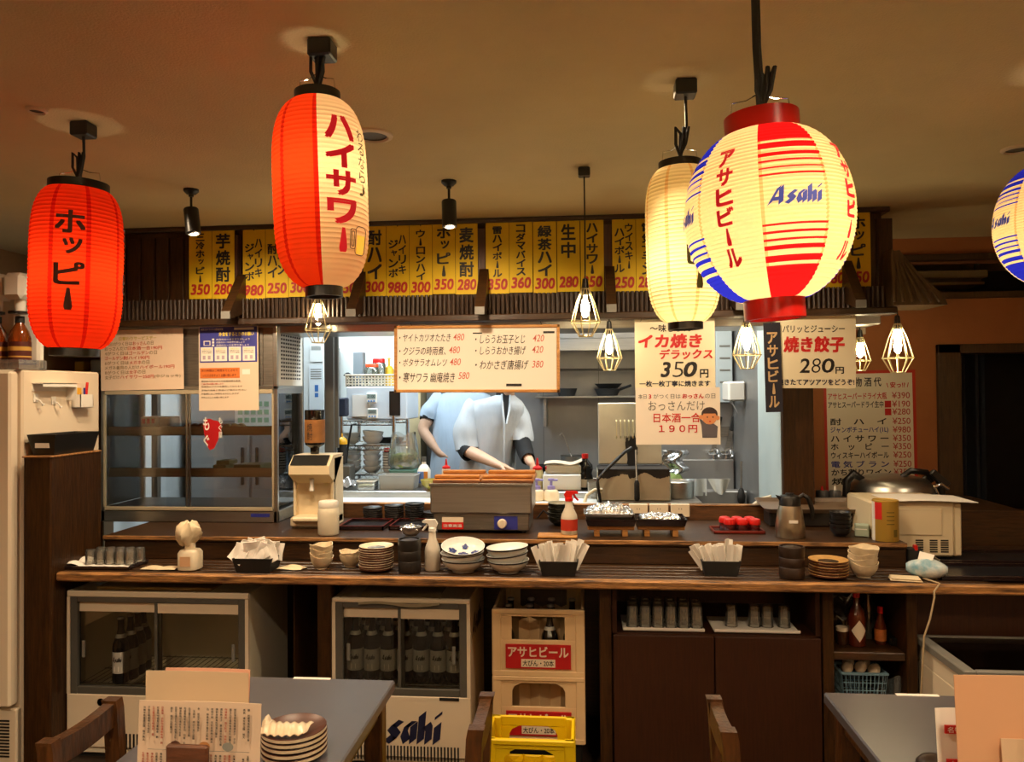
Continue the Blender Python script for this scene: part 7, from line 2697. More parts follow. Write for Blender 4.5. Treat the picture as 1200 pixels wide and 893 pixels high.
poster_text(t, W, Hh, fr, [
    (m_ink, 'パリッとジューシー', 917, 381, 990, 390, .015, 0), (m_red, '焼き餃子', 918, 394, 990, 413, .05, .06),
    (m_ink, '2', 937, 420, 949, 437, .015, .1), (m_ink, '8', 951, 420, 962, 437, -.012, .1), (m_ink, '0', 963, 420, 978, 437, .015, .1), (m_ink, '円', 979, 430, 989, 438, .03, 0),
    (mat('navy_ink', '#1c2238'), '焼きたてアツアツをどうぞ!', 911, 444, 1001, 451.5, .03, 0)], PY)
fr = (896, 378, 916, 483)
t, W, Hh = sign('banner', 'narrow navy vertical cloth banner with pale characters right of a cage lamp', 'banner', *fr, PY - .02, mat('navy_cloth', '#1d1c2a', .8), .002, None, -1)
b = B().m(mat('banner_cream', '#c9a878', .7)).vtext('アサヒビール', 0, Hh * .80, W * 1.35, Hh * .285, -.001, .03)
b.build('lettering', t)
b = B().m(m_chrome).tube([(0, 0, Hh - .006), (.004, -.003, Hh + .01), (0, .0, Hh + .02), (0, 0, 1.866 - t.location.z - .03)], .0015, 6)
b.build('hook', t)

# wall menu on the brown wall
fr = (967, 434, 1075, 640)
WYY = 4.396
t, W, Hh = sign('wall_menu', 'white drinks menu with red border on the brown wall at right', 'menu', *fr, WYY, mat('menu_red', '#c0301c', .5), .0025, None, -.5)
b = B().m(mat('menu_white', '#ece2cc', .5)).box(-W * .94, -.0008, -Hh, W * .93, 0, Hh * .965)
b.build('paper', t)
navy = mat('menu_blue', '#31358a', .6)
rows = [('お 飲 物 酒 代', 982, 442, 1035, 453, m_ink, None), ('アサヒスーパードライ大瓶', 972, 460, 1041, 468, m_red, '¥390'), ('アサヒスーパードライ生中', 972, 470, 1037, 478, m_ink, '¥190'), (None, 0, 479, 0, 487, m_red, '¥280'),
        ('酎　ハ　イ', 974, 490, 1040, 498, m_ink, '¥250'), ('ジャンボチューハイ(1L)', 974, 500, 1042, 508, navy, '¥980'), ('ハ イ サ ワ ー', 974, 510, 1042, 518, m_ink, '¥350'), ('ホ　ッ　ピ　ー', 974, 519.5, 1042, 527.5, m_ink, '¥350'),
        ('ウィスキーハイボール', 974, 529.5, 1042, 537.5, m_ink, '¥250'), ('電 気 ブ ラ ン', 974, 540, 1042, 548, navy, '¥250'), ('かち割りワイン', 974, 549.5, 1044, 557.5, m_ink, '¥350'), ('焼　　酎', 974, 560, 1040, 568, m_ink, '¥300')]
items = []
for body, x0_, y0_, x1_, y1_, mm, pr in rows:
    if body: items.append((mm, body, x0_, y0_, x1_, y1_, .02, 0))
    if pr: items.append((mat('price_red', '#c2453a', .6), pr, 1047, y0_, 1068, y1_ - .5, .008, 0))
items += [(m_red, '\\ 安っ!? /', 1041, 448, 1067, 455, .03, 0), (m_red, '#', 1038.5, 470, 1046, 478, 0, 0), (m_red, '#', 1038.5, 479, 1046, 487, 0, 0)]
poster_text(t, W, Hh, fr, items, WYY)
# small wall switch
x0_, x1_, z0_, z1_ = span(1006, 384, 1014, 391, 4.39)
t = thing('wall_switch', 'small cream switch plate on the brown wall behind the dumpling poster', 'switch', ((x0_ + x1_) / 2, 4.4, (z0_ + z1_) / 2))
B().m(m_cream).box(-.022, -.008, -.02, .022, -.0005, .02, .003).build('plate', t)
B().m(m_ivory).box(-.008, -.011, -.008, .008, -.008, .008, .002).build('rocker', t)

# posters on the display case
CY_ = GY - .006
fr = (118, 386, 215, 457)
t, W, Hh = sign('poster', 'laminated pink lettered sheet on the upper left of the display case', 'poster', *fr, CY_, mat('laminated_sheet', '#e6cdb4', .14, coat=.8), .0012, None, -.8)
pink = mat('faded_red', '#c65a48', .5); fg = mat('faded_grey', '#9a8468', .5); yl = mat('faded_yellow', '#b9a24a', .5)
items = [(yl, '日替わりサービスデー', 140, 394, 184, 398.5, .02, 0)]
lines = [(('本日3がつく日は', fg), ('おっさん', pink), ('の日', fg), 181), (('おっさんだけ', fg), ('日本酒一合190円', pink), None, 191), (('4がつく日は', fg), ('ゴールデン', pink), ('の日', fg), 185), (('ゴールデン', pink), ('酎ハイ190円', pink), None, 176),
         (('6がつく日は', fg), ('メガネ', pink), ('の日', fg), 176), (('メガネ着用の人だけ', fg), ('ハイボール190円', pink), None, 205), (('8がつく日は', fg), ('女子', pink), ('の日', fg), 171), (('女子だけ', fg), ('ハイサワー250円', pink), ('(中ジョッキ)', fg), 212)]
for i, ln in enumerate(lines):
    y0_ = 400 + 5.6 * i; x = 123.0
    parts = [p for p in ln[:3] if p]
    tot = sum(len(p[0]) for p in parts); per = (ln[3] - x) / tot
    for body, mm in parts:
        items.append((mm, body, x, y0_, x + per * len(body) - .5, y0_ + 4.4, .015, 0)); x += per * len(body)
poster_text(t, W, Hh, fr, items, CY_)
fr = (233, 381.5, 303, 481)
t, W, Hh = sign('poster', 'notice with blue upper half and orange band on the right of the display case', 'poster', *fr, CY_ - .002, mat('notice_paper', '#e2cdb4', .2, coat=.5), .0012, None, -.3)
bl = mat('poster_blue', '#3c3f96', .5); orr = mat('poster_orange', '#d97634', .5); yy_ = mat('poster_yellow', '#e8d34a', .5); wh = mat('poster_print_white', '#efe8dc', .5); gy = mat('poster_grey', '#7c6a5a', .6)
by = B().m(bl)
items = [(bl, '#', 234.5, 383, 301.5, 424.5, 0, 0)]
poster_text(t, W, Hh, fr, items, CY_)
for ch in t.children:
    if ch.name.startswith('lettering'): ch.name = 'blue_field'
t2 = B()
def pb(mm, x0_, y0_, x1_, y1_, y=-.0014):
    t2.m(mm).box(-W + 2 * W * (x0_ - fr[0]) / (fr[2] - fr[0]), y, Hh - 2 * Hh * (y1_ - fr[1]) / (fr[3] - fr[1]), -W + 2 * W * (x1_ - fr[0]) / (fr[2] - fr[0]), 0, Hh - 2 * Hh * (y0_ - fr[1]) / (fr[3] - fr[1]))
def pt(mm, body, x0_, y0_, x1_, y1_, bold=.01):
    t2.m(mm).text(body, -W + 2 * W * (x0_ - fr[0]) / (fr[2] - fr[0]), Hh - 2 * Hh * (y1_ - fr[1]) / (fr[3] - fr[1]), -W + 2 * W * (x1_ - fr[0]) / (fr[2] - fr[0]), Hh - 2 * Hh * (y0_ - fr[1]) / (fr[3] - fr[1]), -.0018, bold)
pt(wh, '新型コロナウイルス感染症対策', 236, 384.5, 262, 387); pb(wh, 275, 384, 298, 386.8)
pt(yy_, '外食をするときのお願い', 257, 389, 298, 394, .03)
for i in range(3):
    pt(wh, 'お店のルールを守りましょう', 254, 396.5 + 3.4 * i, (293, 287, 292)[i], 398.8 + 3.4 * i)
    pb(wh, 249, 396.5 + 3.4 * i, 251.5, 398.8 + 3.4 * i)
pb(wh, 239, 399, 247, 404.5); pb(bl, 240, 400, 246, 404, -.0017)
for i in range(4):
    x = 235.5 + 16.4 * i
    pb(wh, x, 406.5, x + 14.6, 423)
    for j in range(3): pt(gy if j else yy_, ('人数は少なく', '会話はひかえめ', 'マスクの着用')[j], x + 1.5, 408 + 2.2 * j, x + 12.5, 409.7 + 2.2 * j)
    t2.m(mat('poster_lilac', '#b7a6b4', .6))
    for q_ in (4, 10): pb(mat('poster_lilac', '#b7a6b4'), x + q_ - 1.6, 416.5, x + q_ + 1.6, 421, -.0017)
pb(orr, 234.5, 431, 281, 443)
pt(mat('poster_brown', '#7a3318', .6), '次の時間は二時間までとさせて', 236, 432.5, 279, 435.5); pt(mat('poster_brown', '#7a3318'), 'いただきますよう お願い致します', 238, 438, 277, 441.5)
pb(wh, 284, 433, 293, 439)
for i, (x1_, mm, s_) in enumerate(((282, gy, '感染拡大防止のため営業時間を変更'), (262, pink, 'ご協力をお願い致します'), (284, gy, '従業員はマスクを着用しております'), (289, gy, '手指の消毒と検温にご協力ください'), (280, gy, 'お客様にはご迷惑をおかけしますが'), (268, gy, '何卒よろしくお願い致します'))):
    y0_ = 445.5 + (3.1 * i if i < 3 else 9.5 + 4.2 * (i - 3) + 1)
    pt(mm, s_, 236, y0_, x1_, y0_ + 2)
t2.build('print', t)
# ================================================================ DINING TABLES, CHAIRS, MENUS
m_table = mat('table_top', '#56545a', .28, var=.06, vs=5)
m_chair = wood('chair_wood', '#2c190b', '#573518', (14, 14, 3), .3)
TZ = .70


def table(name, label, x0_, x1_, y0_, y1_, strip):
    t = thing(name, label, 'table', ((x0_ + x1_) / 2, (y0_ + y1_) / 2, 0))
    W, D = (x1_ - x0_) / 2, (y1_ - y0_) / 2
    B().m(m_table).box(-W, -D, TZ - .03, W, D, TZ, .004).build('top', t)
    b = B().m(m_chair).box(-W + .03, -D + .03, TZ - .08, W - .03, D - .03, TZ - .03)
    b.build('apron', t)
    for sx in (-1, 1):
        for sy in (-1, 1):
            B().m(m_chair).box(sx * (W - .02), sy * (D - .02), 0, sx * (W - .07), sy * (D - .07), TZ - .03, .004).build('leg', t)
    if strip:
        xa = at(strip[0], strip[2], y1_).x - (x0_ + x1_) / 2; xb = at(strip[1], strip[2], y1_).x - (x0_ + x1_) / 2
        B().m(m_paper).box(xa, D - .012, TZ, xb, D + .0015, TZ + .0012).build('edge_strip', t)  # white strip along the far edge
    return t
q = on(463, 797, TZ)
LX1, LY1 = q.x, q.y
LX0 = on(160, 872, TZ).x
table('dining_table', 'dark-topped dining table at lower left with menus and plates on it', LX0, LX1, .95, LY1, (345, 388, 796))
q = on(965, 811, TZ)
RX0_, RY1_ = q.x, q.y
table('dining_table', 'dark-topped dining table at lower right carrying tall pale menus', RX0_, RX0_ + .75, .95, RY1_, (1049, 1099, 818))


def chair(label, x, yn, yf, zt_, seat_dir, lean=0.0):
    """seat towards +x (seat_dir 1) or -x; back lies along y from yn (near) to yf (far)"""
    t = thing('dining_chair', label, 'chair', (x, (yn + yf) / 2, 0), group='dark wooden dining chairs')
    L = (yf - yn) / 2
    s = seat_dir
    for sg in (-1, 1):
        b = B().m(m_chair)
        y = sg * L
        b.loft([[(px_ + dx, y + dy, z_) for dx, dy in ((-.017, -.014), (.017, -.014), (.017, .014), (-.017, .014))] for px_, z_ in ((.0, 0), (.012 * s, .42), (-.008 * s, zt_ - .02), (-.012 * s, zt_))], smooth=False)
        b.build('back_post', t)
        B().m(m_chair).box(s * .32, y - .016, 0, s * .355, y + .016, .42, .003).build('leg', t)
    b = B().m(m_chair)
    pr = [(-.013, -.006), (.013, -.006), (.013, .006), (-.013, .006)]
    rings = []
    for i in range(9):
        u_ = i / 8
        z_ = zt_ - .030 - .008 * math.sin(math.pi * u_)
        rings.append([(-.01 * s + dx * 1.0, -L + 2 * L * u_, z_ + (.026 if dz > 0 else -.026)) for dx, dz in pr])
    b.loft(rings, smooth=False)
    b.build('top_rail', t)
    b = B().m(m_chair).box(-.012 + .004 * s, -L, .5, .010 + .004 * s, L, zt_ - .15, .003)
    b.build('back_panel', t)
    b = B().m(m_chair).box(min(0, s * .37), -L - .01, .41, max(0, s * .37), L + .01, .445, .008)
    b.build('seat', t)
    return t
def chair_px(label, px_n, py_n, px_f, py_f, z, sd):
    a, c_ = on(px_n, py_n, z), on(px_f, py_f, z)
    chair(label, (a.x + c_.x) / 2, a.y, c_.y, z, sd)
chair_px('dark wooden chair with open slot back at the left edge of the left table', 60, 868, 139, 819, .80, 1)
chair_px('dark wooden chair seen edge-on between the wordmark cooler and yellow crate', 554, 852, 563, 813, .80, -1)
chair_px('dark wooden chair seen edge-on in front of the cupboard doors', 857, 855, 845, 817, .80, 1)

# menu holder at left
q = on(232, 946, TZ)
t = thing('menu_stand', 'small dark wooden stand holding menus on the left table', 'menu stand', q)
kq = q.y / 900
B().m(wood('stand_wood', '#4a2a17', '#6b4026', (3, 14, 14), .45)).box(-26 * kq, -.045, 0, 26 * kq, .05, .012, .003).box(-26 * kq, -.045, .012, 26 * kq, -.033, at(225, 873, q.y - .04).z - TZ, .004).box(-26 * kq, .03, .012, 26 * kq, .04, .05, .003).build('holder', t)
def menu_sheet(label, px0, py0, px1, py1, y, zb, mm, leanx=0, shear=0.0, name='menu', prints=None):
    xa, xb, za, zc = span(px0, py0, px1, py1, y)
    W = (xb - xa) / 2; Hm = zc - zb
    t = thing(name, label, 'menu', ((xa + xb) / 2, y, zb))
    b = B().m(mm)
    b.sheet(lambda u, v: (-W * (1 - .0) + 2 * W * u + shear * (v - .5), leanx * v + .004 * math.sin(3 * u), Hm * v), 8, 8, -.0015)
    b.build('sheet', t)
    return t, W, Hm
m_lam = mat('laminated_menu', '#e2c9b0', .3, coat=.4)
m_pinkm = mat('pink_menu', '#dfa98e', .5)
t, W, Hm = menu_sheet('laminated menu full of tiny upright print in front on the left table', 159, 826, 303, 952, q.y - .026, TZ + .0125, m_lam, .012)
b = B().m(m_ink)
rr = random.Random(9)
y = -.0042
txt = '刺身盛合焼鳥枝豆冷奴唐揚玉子漬物納豆海老天麩羅煮込串焼豚足手羽先'
def col(b, x, z1, z0, w_):
    z = z1
    while z > z0:
        ch = rr.choice(txt)
        if rr.random() < .06: z -= w_
        b.text(ch, x, z - w_ * .92, x + w_ * .9, z, y + (z / Hm) * .012 - .001, .01)
        z -= w_
for band in ((.96, .60), (.52, .03)):
    n = 24
    for i in range(n):
        x = -W * .9 + 1.78 * W * i / n
        if i % 8 == 5: continue
        b.m(mat('menu_red_print', '#b0442c', .6) if rr.random() < .18 else m_ink)
        col(b, x, Hm * band[0], Hm * (band[1] + rr.uniform(0, .14)), .0050)
b.build('lettering', t)
b = B()
for cx_, mm in ((-.35, mat('dish_brown', '#5c3626', .6)), (.12, mat('dish_orange', '#c98b52', .6)), (.5, mat('dish_grey', '#8f8f86', .6))):
    b.m(mm); n = 14
    b.add([(W * cx_ + .011 * math.cos(2 * math.pi * i / n), y + .005, Hm * .60 + .0085 * math.sin(2 * math.pi * i / n)) for i in range(n)], [tuple(range(n))])
b.m(m_grey).box(-W * .8, y + .004, Hm * .555, W * .85, y + .0045, Hm * .558)
b.build('dish_pictures', t)
menu_sheet('plain-backed pale menu leaning behind the printed one on the left table', 166, 793, 288, 952, q.y + .012, TZ + .0125, mat('menu_back', '#cdb595', .4, coat=.3), .025, -.012)
menu_sheet('pink menu rearmost in the stand on the left table', 188, 788, 288, 952, q.y + .05, TZ + .0125, m_pinkm, .02)

# plates with film-wrapped towel on left table
base = on(343, 888, TZ)
ps = stack(lambda lb, p: plate(lb, p, .071, .018, m_ceramic, m_brownglaze, None, 'plates on the left table'), 5, (base.x, base.y + .01, TZ + .0005), .0115,
           [f'{stack_word(i, 5)} beige plate in the stack on the lower left table' for i in range(5)])
t = thing('wet_towel', 'film-wrapped white towel lying on the plate stack of the left table', 'towel', (base.x - .014, base.y - .006, TZ + .046 + .018))
b = B().m(mat('wrapped_towel', '#e3cfae', .25, coat=.7))
b.sheet(lambda u, v: ((u - .5) * .105, (v - .5) * .062 - .012 * math.sin(math.pi * u), .004 + .012 * math.sin(math.pi * v) * math.sin(math.pi * u) ** .5 + .002 * math.sin(40 * u + 8 * v) + (.012 * (1 - u / .15) if u < .15 and v > .5 else 0)), 40, 12, .002)
b.build('wrapper', t)

# tall menus on the right table
yR = 1.42
m_sheetR = glass('tracing_menu', (.85, .72, .56), .15, .2, .78, (.72, .52, .36))
m_matmenu = mat('peach_menu', '#dba982', .45)
t, W, Hm = menu_sheet('big peach menu sheet standing at the right edge of the right table', 1126, 798, 1290, 1000, yR, TZ, mat('peach_menu'), .02, -.0, 'menu')
b = B().m(mat('peach_fold', '#d6b897', .45))
b.sheet(lambda u, v: (-W * .38 + W * 1.3 * u, -.012 + .02 * v, Hm * (.02 + .62 * v)), 4, 4, -.0015)
b.build('front_leaf', t)
B().m(mat('grey_leaf', '#a88c6a', .45)).sheet(lambda u, v: (-W * .12 + W * 1.0 * u + .02 * v, -.02 + .02 * v, Hm * (.02 + .70 * v)), 4, 4, -.0015).build('front_leaf', t)
t, W, Hm = menu_sheet('narrow white menu with red and yellow labels beside the big peach menu', 1103, 836, 1150, 990, yR + .05, TZ, m_paper, .02, -.0, 'menu')
b = B()
for z0_, z1_, mm in ((.80, .87, m_red), (.52, .59, m_red)):
    b.m(mm).box(-W * .62, -.003 + .02 * z0_ - .002, Hm * z0_, W, -.001 + .02 * z0_, Hm * z1_)
b.m(mat('menu_yellow', '#d9b328', .5)).box(-W * .62, .001, Hm * .02, W, .004, Hm * .49)
b.m(m_ink)
for i in range(5):
    b.text('ピザ定食', -W * .55, Hm * (.40 - .09 * i), W * .8, Hm * (.47 - .09 * i), -.0005, .01)
b.m(m_white)
b.text('名物', -W * .5, Hm * .81, W * .2, Hm * .86, .011, .01); b.text('人気', -W * .5, Hm * .53, W * .2, Hm * .58, .005, .01)
b.build('print', t)
q = on(1094, 905, TZ)
t = thing('sauce_jar', 'dark round-topped jar at the bottom edge of the right table', 'jar', (q.x, q.y, TZ))
B().m(m_ceram_b).lathe([(.03, 0), (.033, .004), (.033, .02), (.024, .03), (.012, .036), (0, .037)], 20).build('jar_body', t)
# ================================================================ THE TWO COOKS
m_skin = mat('skin', '#d3a88a', .5, var=.06, vs=18)
m_hair = mat('hair', '#15110f', .6)
m_coat = mat('chef_coat', '#c4cacf', .85, var=.03, vs=6, bump=.9, bs=9, grain=(1.6, 1.6, .6))
m_coatb = mat('chef_coat_rear', '#aebfd0', .85, var=.03, vs=6, bump=.9, bs=10, grain=(1.8, 1.8, .4))
m_under = mat('black_undershirt', '#08080b', .8)
m_trouser = mat('black_trousers', '#1b1c20', .8)


def skinned(name, joints, bones, parent, mm, sub=2, extra=None):
    """one continuous body: joints {name:(point, radius)}, bones [(a,b)], grown with a skin modifier and baked"""
    names = list(joints)
    me = bpy.data.meshes.new('sk')
    me.from_pydata([joints[n][0] for n in names], [(names.index(a), names.index(b_)) for a, b_ in bones], [])
    o = bpy.data.objects.new('sk', me)
    COL.objects.link(o)
    sk = o.modifiers.new('s', 'SKIN')
    sk.use_smooth_shade = True
    sk.branch_smoothing = .4
    for i, n in enumerate(names):
        r_ = joints[n][1]
        v = me.skin_vertices[0].data[i]
        v.radius = (r_, r_) if not isinstance(r_, tuple) else r_
        v.use_root = (i == 0)
    ss = o.modifiers.new('d', 'SUBSURF'); ss.levels = sub; ss.render_levels = sub
    bpy.context.view_layer.update()
    dg = bpy.context.evaluated_depsgraph_get()
    m2 = bpy.data.meshes.new_from_object(o.evaluated_get(dg), depsgraph=dg)
    bpy.data.objects.remove(o)
    for p in m2.polygons: p.use_smooth = True
    m2.materials.clear(); m2.materials.append(mm)
    r = bpy.data.objects.new(name, m2)
    COL.objects.link(r)
    r.parent = parent
    return r


def hand_joints(J, Bn, pre, wrist, direction, palm_n, curl, k=1.0, spread=.26, thumb=1):
    """palm plus five bent fingers as short chains off the wrist"""
    d = Vector(direction).normalized(); n = Vector(palm_n).normalized()
    s = d.cross(n).normalized()
    J[pre + 'palm'] = (wrist + d * .045 * k, (.030 * k, .017 * k))
    Bn.append((pre + 'wrist', pre + 'palm'))
    for i, (off, L) in enumerate(((-.030, .062), (-.010, .072), (.011, .068), (.030, .052))):
        kb = wrist + d * .088 * k + s * off * k
        J[f'{pre}k{i}'] = (kb, .0095 * k)
        Bn.append((pre + 'palm', f'{pre}k{i}'))
        p = kb; ang = 0.25 * curl; dd = d
        for j in range(3):
            ang = curl * (.35 + .45 * j)
            dd = (d * math.cos(ang) + n * math.sin(ang) + s * off * 4 * spread).normalized()
            p = p + dd * L * k * (.45, .32, .23)[j]
            J[f'{pre}f{i}{j}'] = (p, (.0088, .0080, .0066)[j] * k)
            Bn.append(((f'{pre}k{i}' if j == 0 else f'{pre}f{i}{j - 1}'), f'{pre}f{i}{j}'))
    p0 = wrist + d * .03 * k - s * .03 * k * thumb + n * .008
    J[pre + 't0'] = (p0, .0125 * k)
    Bn.append((pre + 'palm', pre + 't0'))
    p1 = p0 + (d * .6 - s * .6 * thumb + n * .45).normalized() * .034 * k
    p2 = p1 + (d * .9 - s * .12 * thumb + n * .5).normalized() * .028 * k
    J[pre + 't1'] = (p1, .0105 * k); J[pre + 't2'] = (p2, .008 * k)
    Bn += [(pre + 't0', pre + 't1'), (pre + 't1', pre + 't2')]


def head(b, c, face, up, k=1.0):
    """head shape looking along face: skull, jaw, brow, nose, lips, ears"""
    f = Vector(face).normalized(); u = Vector(up).normalized(); s = f.cross(u).normalized(); u = s.cross(f).normalized()
    X = Matrix((( s.x, f.x, u.x, c.x), (s.y, f.y, u.y, c.y), (s.z, f.z, u.z, c.z), (0, 0, 0, 1)))
    n, m_ = 32, 24
    vs = []; fs = []
    for i in range(m_ + 1):
        th = math.pi * i / m_
        z = math.cos(th) * .118
        for j in range(n):
            a = 2 * math.pi * j / n
            rx, ry = .076, .095
            x = rx * math.sin(th) * math.cos(a); y = ry * math.sin(th) * math.sin(a)
            if z < -.01:
                q = min(1, (-z - .01) / .11); x *= 1 - .34 * q; y = y * (1 - .12 * q) + .012 * q
            if y > 0:
                y += .022 * math.exp(-((x / .014) ** 2) - ((z + .018) / .022) ** 2)          # nose
                y -= .010 * (math.exp(-(((abs(x) - .032) / .016) ** 2) - ((z - .012) / .012) ** 2))  # eye sockets
                y += .006 * math.exp(-((x / .024) ** 2) - ((z + .058) / .009) ** 2)          # lips
                y += .008 * math.exp(-((x / .022) ** 2) - ((z + .098) / .016) ** 2)          # chin
            vs.append((x * k, y * k, z * k))
    for i in range(m_):
        for j in range(n):
            fs.append((i * n + j, (i + 1) * n + j, (i + 1) * n + (j + 1) % n, i * n + (j + 1) % n))
    b.add(vs, fs, True, X)
    for sg in (-1, 1):
        b.ball(0, 0, 0, .03 * k, .03 * k, 12, X @ T(sg * .078 * k, -.005 * k, -.002) @ SC(.3, .7, 1.1))
    return X


def hair(X, mm, parent, k=1.0):
    b = B().m(mm)
    n, m_ = 32, 14
    vs = []; fs = []
    for i in range(m_ + 1):
        for j in range(n):
            a = 2 * math.pi * j / n
            front = max(0, math.sin(a))
            lim = 2.05 - .95 * front
            th = lim * i / m_
            x = .084 * math.sin(th) * math.cos(a); y = .104 * math.sin(th) * math.sin(a) - .004; z = .126 * math.cos(th)
            w_ = 1 + .02 * math.sin(9 * a + 3 * i)
            vs.append((x * k * w_, y * k * w_, z * k))
    for i in range(m_):
        for j in range(n):
            fs.append((i * n + j, (i + 1) * n + j, (i + 1) * n + (j + 1) % n, i * n + (j + 1) % n))
    b.add(vs, fs, True, X)
    return b.build('hair', parent)


def ring(c, ax, ay, n=36, fold=0.0, ph=0.0, nf=9, rot=0.0):
    """horizontal-ish oval ring round c with cloth folds"""
    out = []
    for i in range(n):
        a = 2 * math.pi * i / n
        q = 1 + fold * math.sin(nf * a + ph) + fold * .6 * math.sin((nf * 2 - 3) * a + 2 * ph)
        x = ax * math.cos(a) * q; y = ay * math.sin(a) * q
        out.append((c[0] + x * math.cos(rot) - y * math.sin(rot), c[1] + x * math.sin(rot) + y * math.cos(rot), c[2]))
    return out


def sleeve(b, p0, p1, p2, r0, r1, r2, n=20, fold=.07, ph=0.0, hem=True):
    """cloth tube from the shoulder p0 over p1 to the hem p2, with wrinkles"""
    P = [Vector(p) for p in (p0, p1, p2)]
    rings = []
    N = 14
    up = Vector((0, 0, 1))
    for i in range(N + 1):
        u = i / N
        c = P[0] * (1 - u) ** 2 + P[1] * 2 * u * (1 - u) + P[2] * u * u
        tg = ((P[1] - P[0]) * (1 - u) + (P[2] - P[1]) * u).normalized()
        a_ = Vector((0, 1, 0)) - tg * tg.y; a_.normalize(); b_ = tg.cross(a_)
        r_ = r0 * (1 - u) ** 2 + r1 * 2 * u * (1 - u) + r2 * u * u
        w_ = 1 + fold * .5 * math.sin(11 * u + ph)
        rings.append([c + (a_ * math.cos(2 * math.pi * k / n) + b_ * math.sin(2 * math.pi * k / n)) * r_ * w_ * (1 + fold * math.sin(3 * 2 * math.pi * k / n + 7 * u + ph)) for k in range(n)])
    b.loft(rings, cap=False)
    inner = [[c_ * 1.0 for c_ in r_] for r_ in rings[-1:]]
    # hem turned inside
    cc = sum((Vector(v) for v in rings[-1]), Vector()) / n
    b.loft([rings[-1], [cc + (Vector(v) - cc) * .93 for v in rings[-1]], [Vector(v) * .0 + cc + (Vector(v) - cc) * .9 - (P[2] - P[1]).normalized() * .03 for v in rings[-1]]], cap=False)


# ---------------- front cook: leaning over the worktop, face hidden by the whiteboard
DA = 4.58
P = lambda px, py, d=0: at(px, py, DA + d)
t = thing('person', 'cook in a white coat over black undershirt leaning over the wooden-lidded warmer', 'person', (P(570, 560).x, DA + .08, 0))
Mi = Matrix.Translation(-Vector(t.location))
L = lambda v: Vector(v) - Vector(t.location)
hip = L((P(566, 560).x, DA + .10, .93)); chest = L(P(575, 500, .06)); neck = L(P(592, 466, -.02)); hd = L(P(603, 432, -.10))
shR = L(P(551, 481, .02)); shL = L(P(609, 484, .04))
elR = L(P(545, 527, -.06)); wrR = L(P(584, 545, -.28)); elL = L(P(611, 525, -.02)); wrL = L(P(623, 544, -.20))
J = {'hip': (hip, (.125, .10)), 'waist': (hip.lerp(chest, .5), (.115, .09)), 'chest': (chest, (.12, .095)), 'upper': (chest.lerp(neck, .62), (.10, .075)), 'neck': (neck, .052), 'headbase': (neck.lerp(hd, .5), .05),
     'shR': (shR, .055), 'elR': (elR, .041), 'faR': (elR.lerp(wrR, .35), .040), 'Rwrist': (wrR, .025),
     'shL': (shL, .055), 'elL': (elL, .041), 'faL': (elL.lerp(wrL, .35), .038), 'Lwrist': (wrL, .025),
     'thR': (hip + Vector((-.09, 0, -.12)), .085), 'knR': (Vector((hip.x - .10, -.02, .48)), .06), 'anR': (Vector((hip.x - .10, .0, .09)), .042), 'toR': (Vector((hip.x - .10, -.13, .035)), .035),
     'thL': (hip + Vector((.09, 0, -.12)), .085), 'knL': (Vector((hip.x + .10, -.02, .48)), .06), 'anL': (Vector((hip.x + .10, .02, .09)), .042), 'toL': (Vector((hip.x + .11, -.11, .035)), .035)}
Bn = [('hip', 'waist'), ('waist', 'chest'), ('chest', 'upper'), ('upper', 'neck'), ('neck', 'headbase'), ('upper', 'shR'), ('shR', 'elR'), ('elR', 'faR'), ('faR', 'Rwrist'),
      ('upper', 'shL'), ('shL', 'elL'), ('elL', 'faL'), ('faL', 'Lwrist'), ('hip', 'thR'), ('thR', 'knR'), ('knR', 'anR'), ('anR', 'toR'), ('hip', 'thL'), ('thL', 'knL'), ('knL', 'anL'), ('anL', 'toL')]
hand_joints(J, Bn, 'R', wrR, (.85, -.2, -.28), (-.1, -.3, -.9), .75, 1.0, thumb=1)
hand_joints(J, Bn, 'L', wrL, (.35, -.25, -.85), (-.9, -.3, -.1), .6, 1.0, thumb=-1)
body = skinned('body', J, Bn, t, m_skin)
# the head joins the neck of the same body
b = B().m(m_skin)
X = head(b, hd, (.72, -.62, -.28), (.1, -.1, 1))
ho = b.build('head_tmp')
bm = bmesh.new(); bm.from_mesh(body.data); bm.from_mesh(ho.data); bm.to_mesh(body.data); bm.free()
for p in body.data.polygons: p.use_smooth = True
bpy.data.objects.remove(ho)
hair(X, m_hair, t)
b = B().m(mat('cook_cap', '#1b2233', .8))
b.lathe([(.105, -.01), (.108, .02), (.106, .06), (.09, .085), (0, .092)], 28, X @ T(0, 0, .045), cap0=False)
b.build('cap', t)
# coat
b = B().m(m_coat)
def cr(px, py, ax, ay, d=0, **kw):
    return ring(L(P(px, py, d)), ax, ay, **kw)
rings = []
for px, py, ax, ay, d, f in ((592, 463, .055, .06, -.02, .0), (588, 466.5, .10, .085, -.01, .01), (583, 470, .155, .10, .0, .015), (579, 475, .195, .11, .01, .02), (577, 484, .205, .125, .03, .025), (576, 497, .19, .135, .045, .03), (576, 510, .175, .14, .06, .03),
                             (573, 530, .17, .145, .08, .03), (570, 552, .175, .15, .09, .035), (567, 580, .18, .155, .10, .04), (566, 625, .19, .165, .10, .05), (566, 680, .20, .175, .10, .055)):
    rings.append(cr(px, py, ax, ay, d, fold=f, ph=py * .03, rot=R(-22), nf=7))
b.loft(rings, cap=False)
sleeve(b, L(P(560, 478, .02)), L(P(543, 494, -.01)), L(P(548, 527, -.05)), .075, .088, .070, fold=.075, ph=1)
sleeve(b, L(P(600, 479, .04)), L(P(612, 494, .02)), L(P(611, 517, .0)), .07, .080, .066, fold=.075, ph=3)
b.build('coat', t)
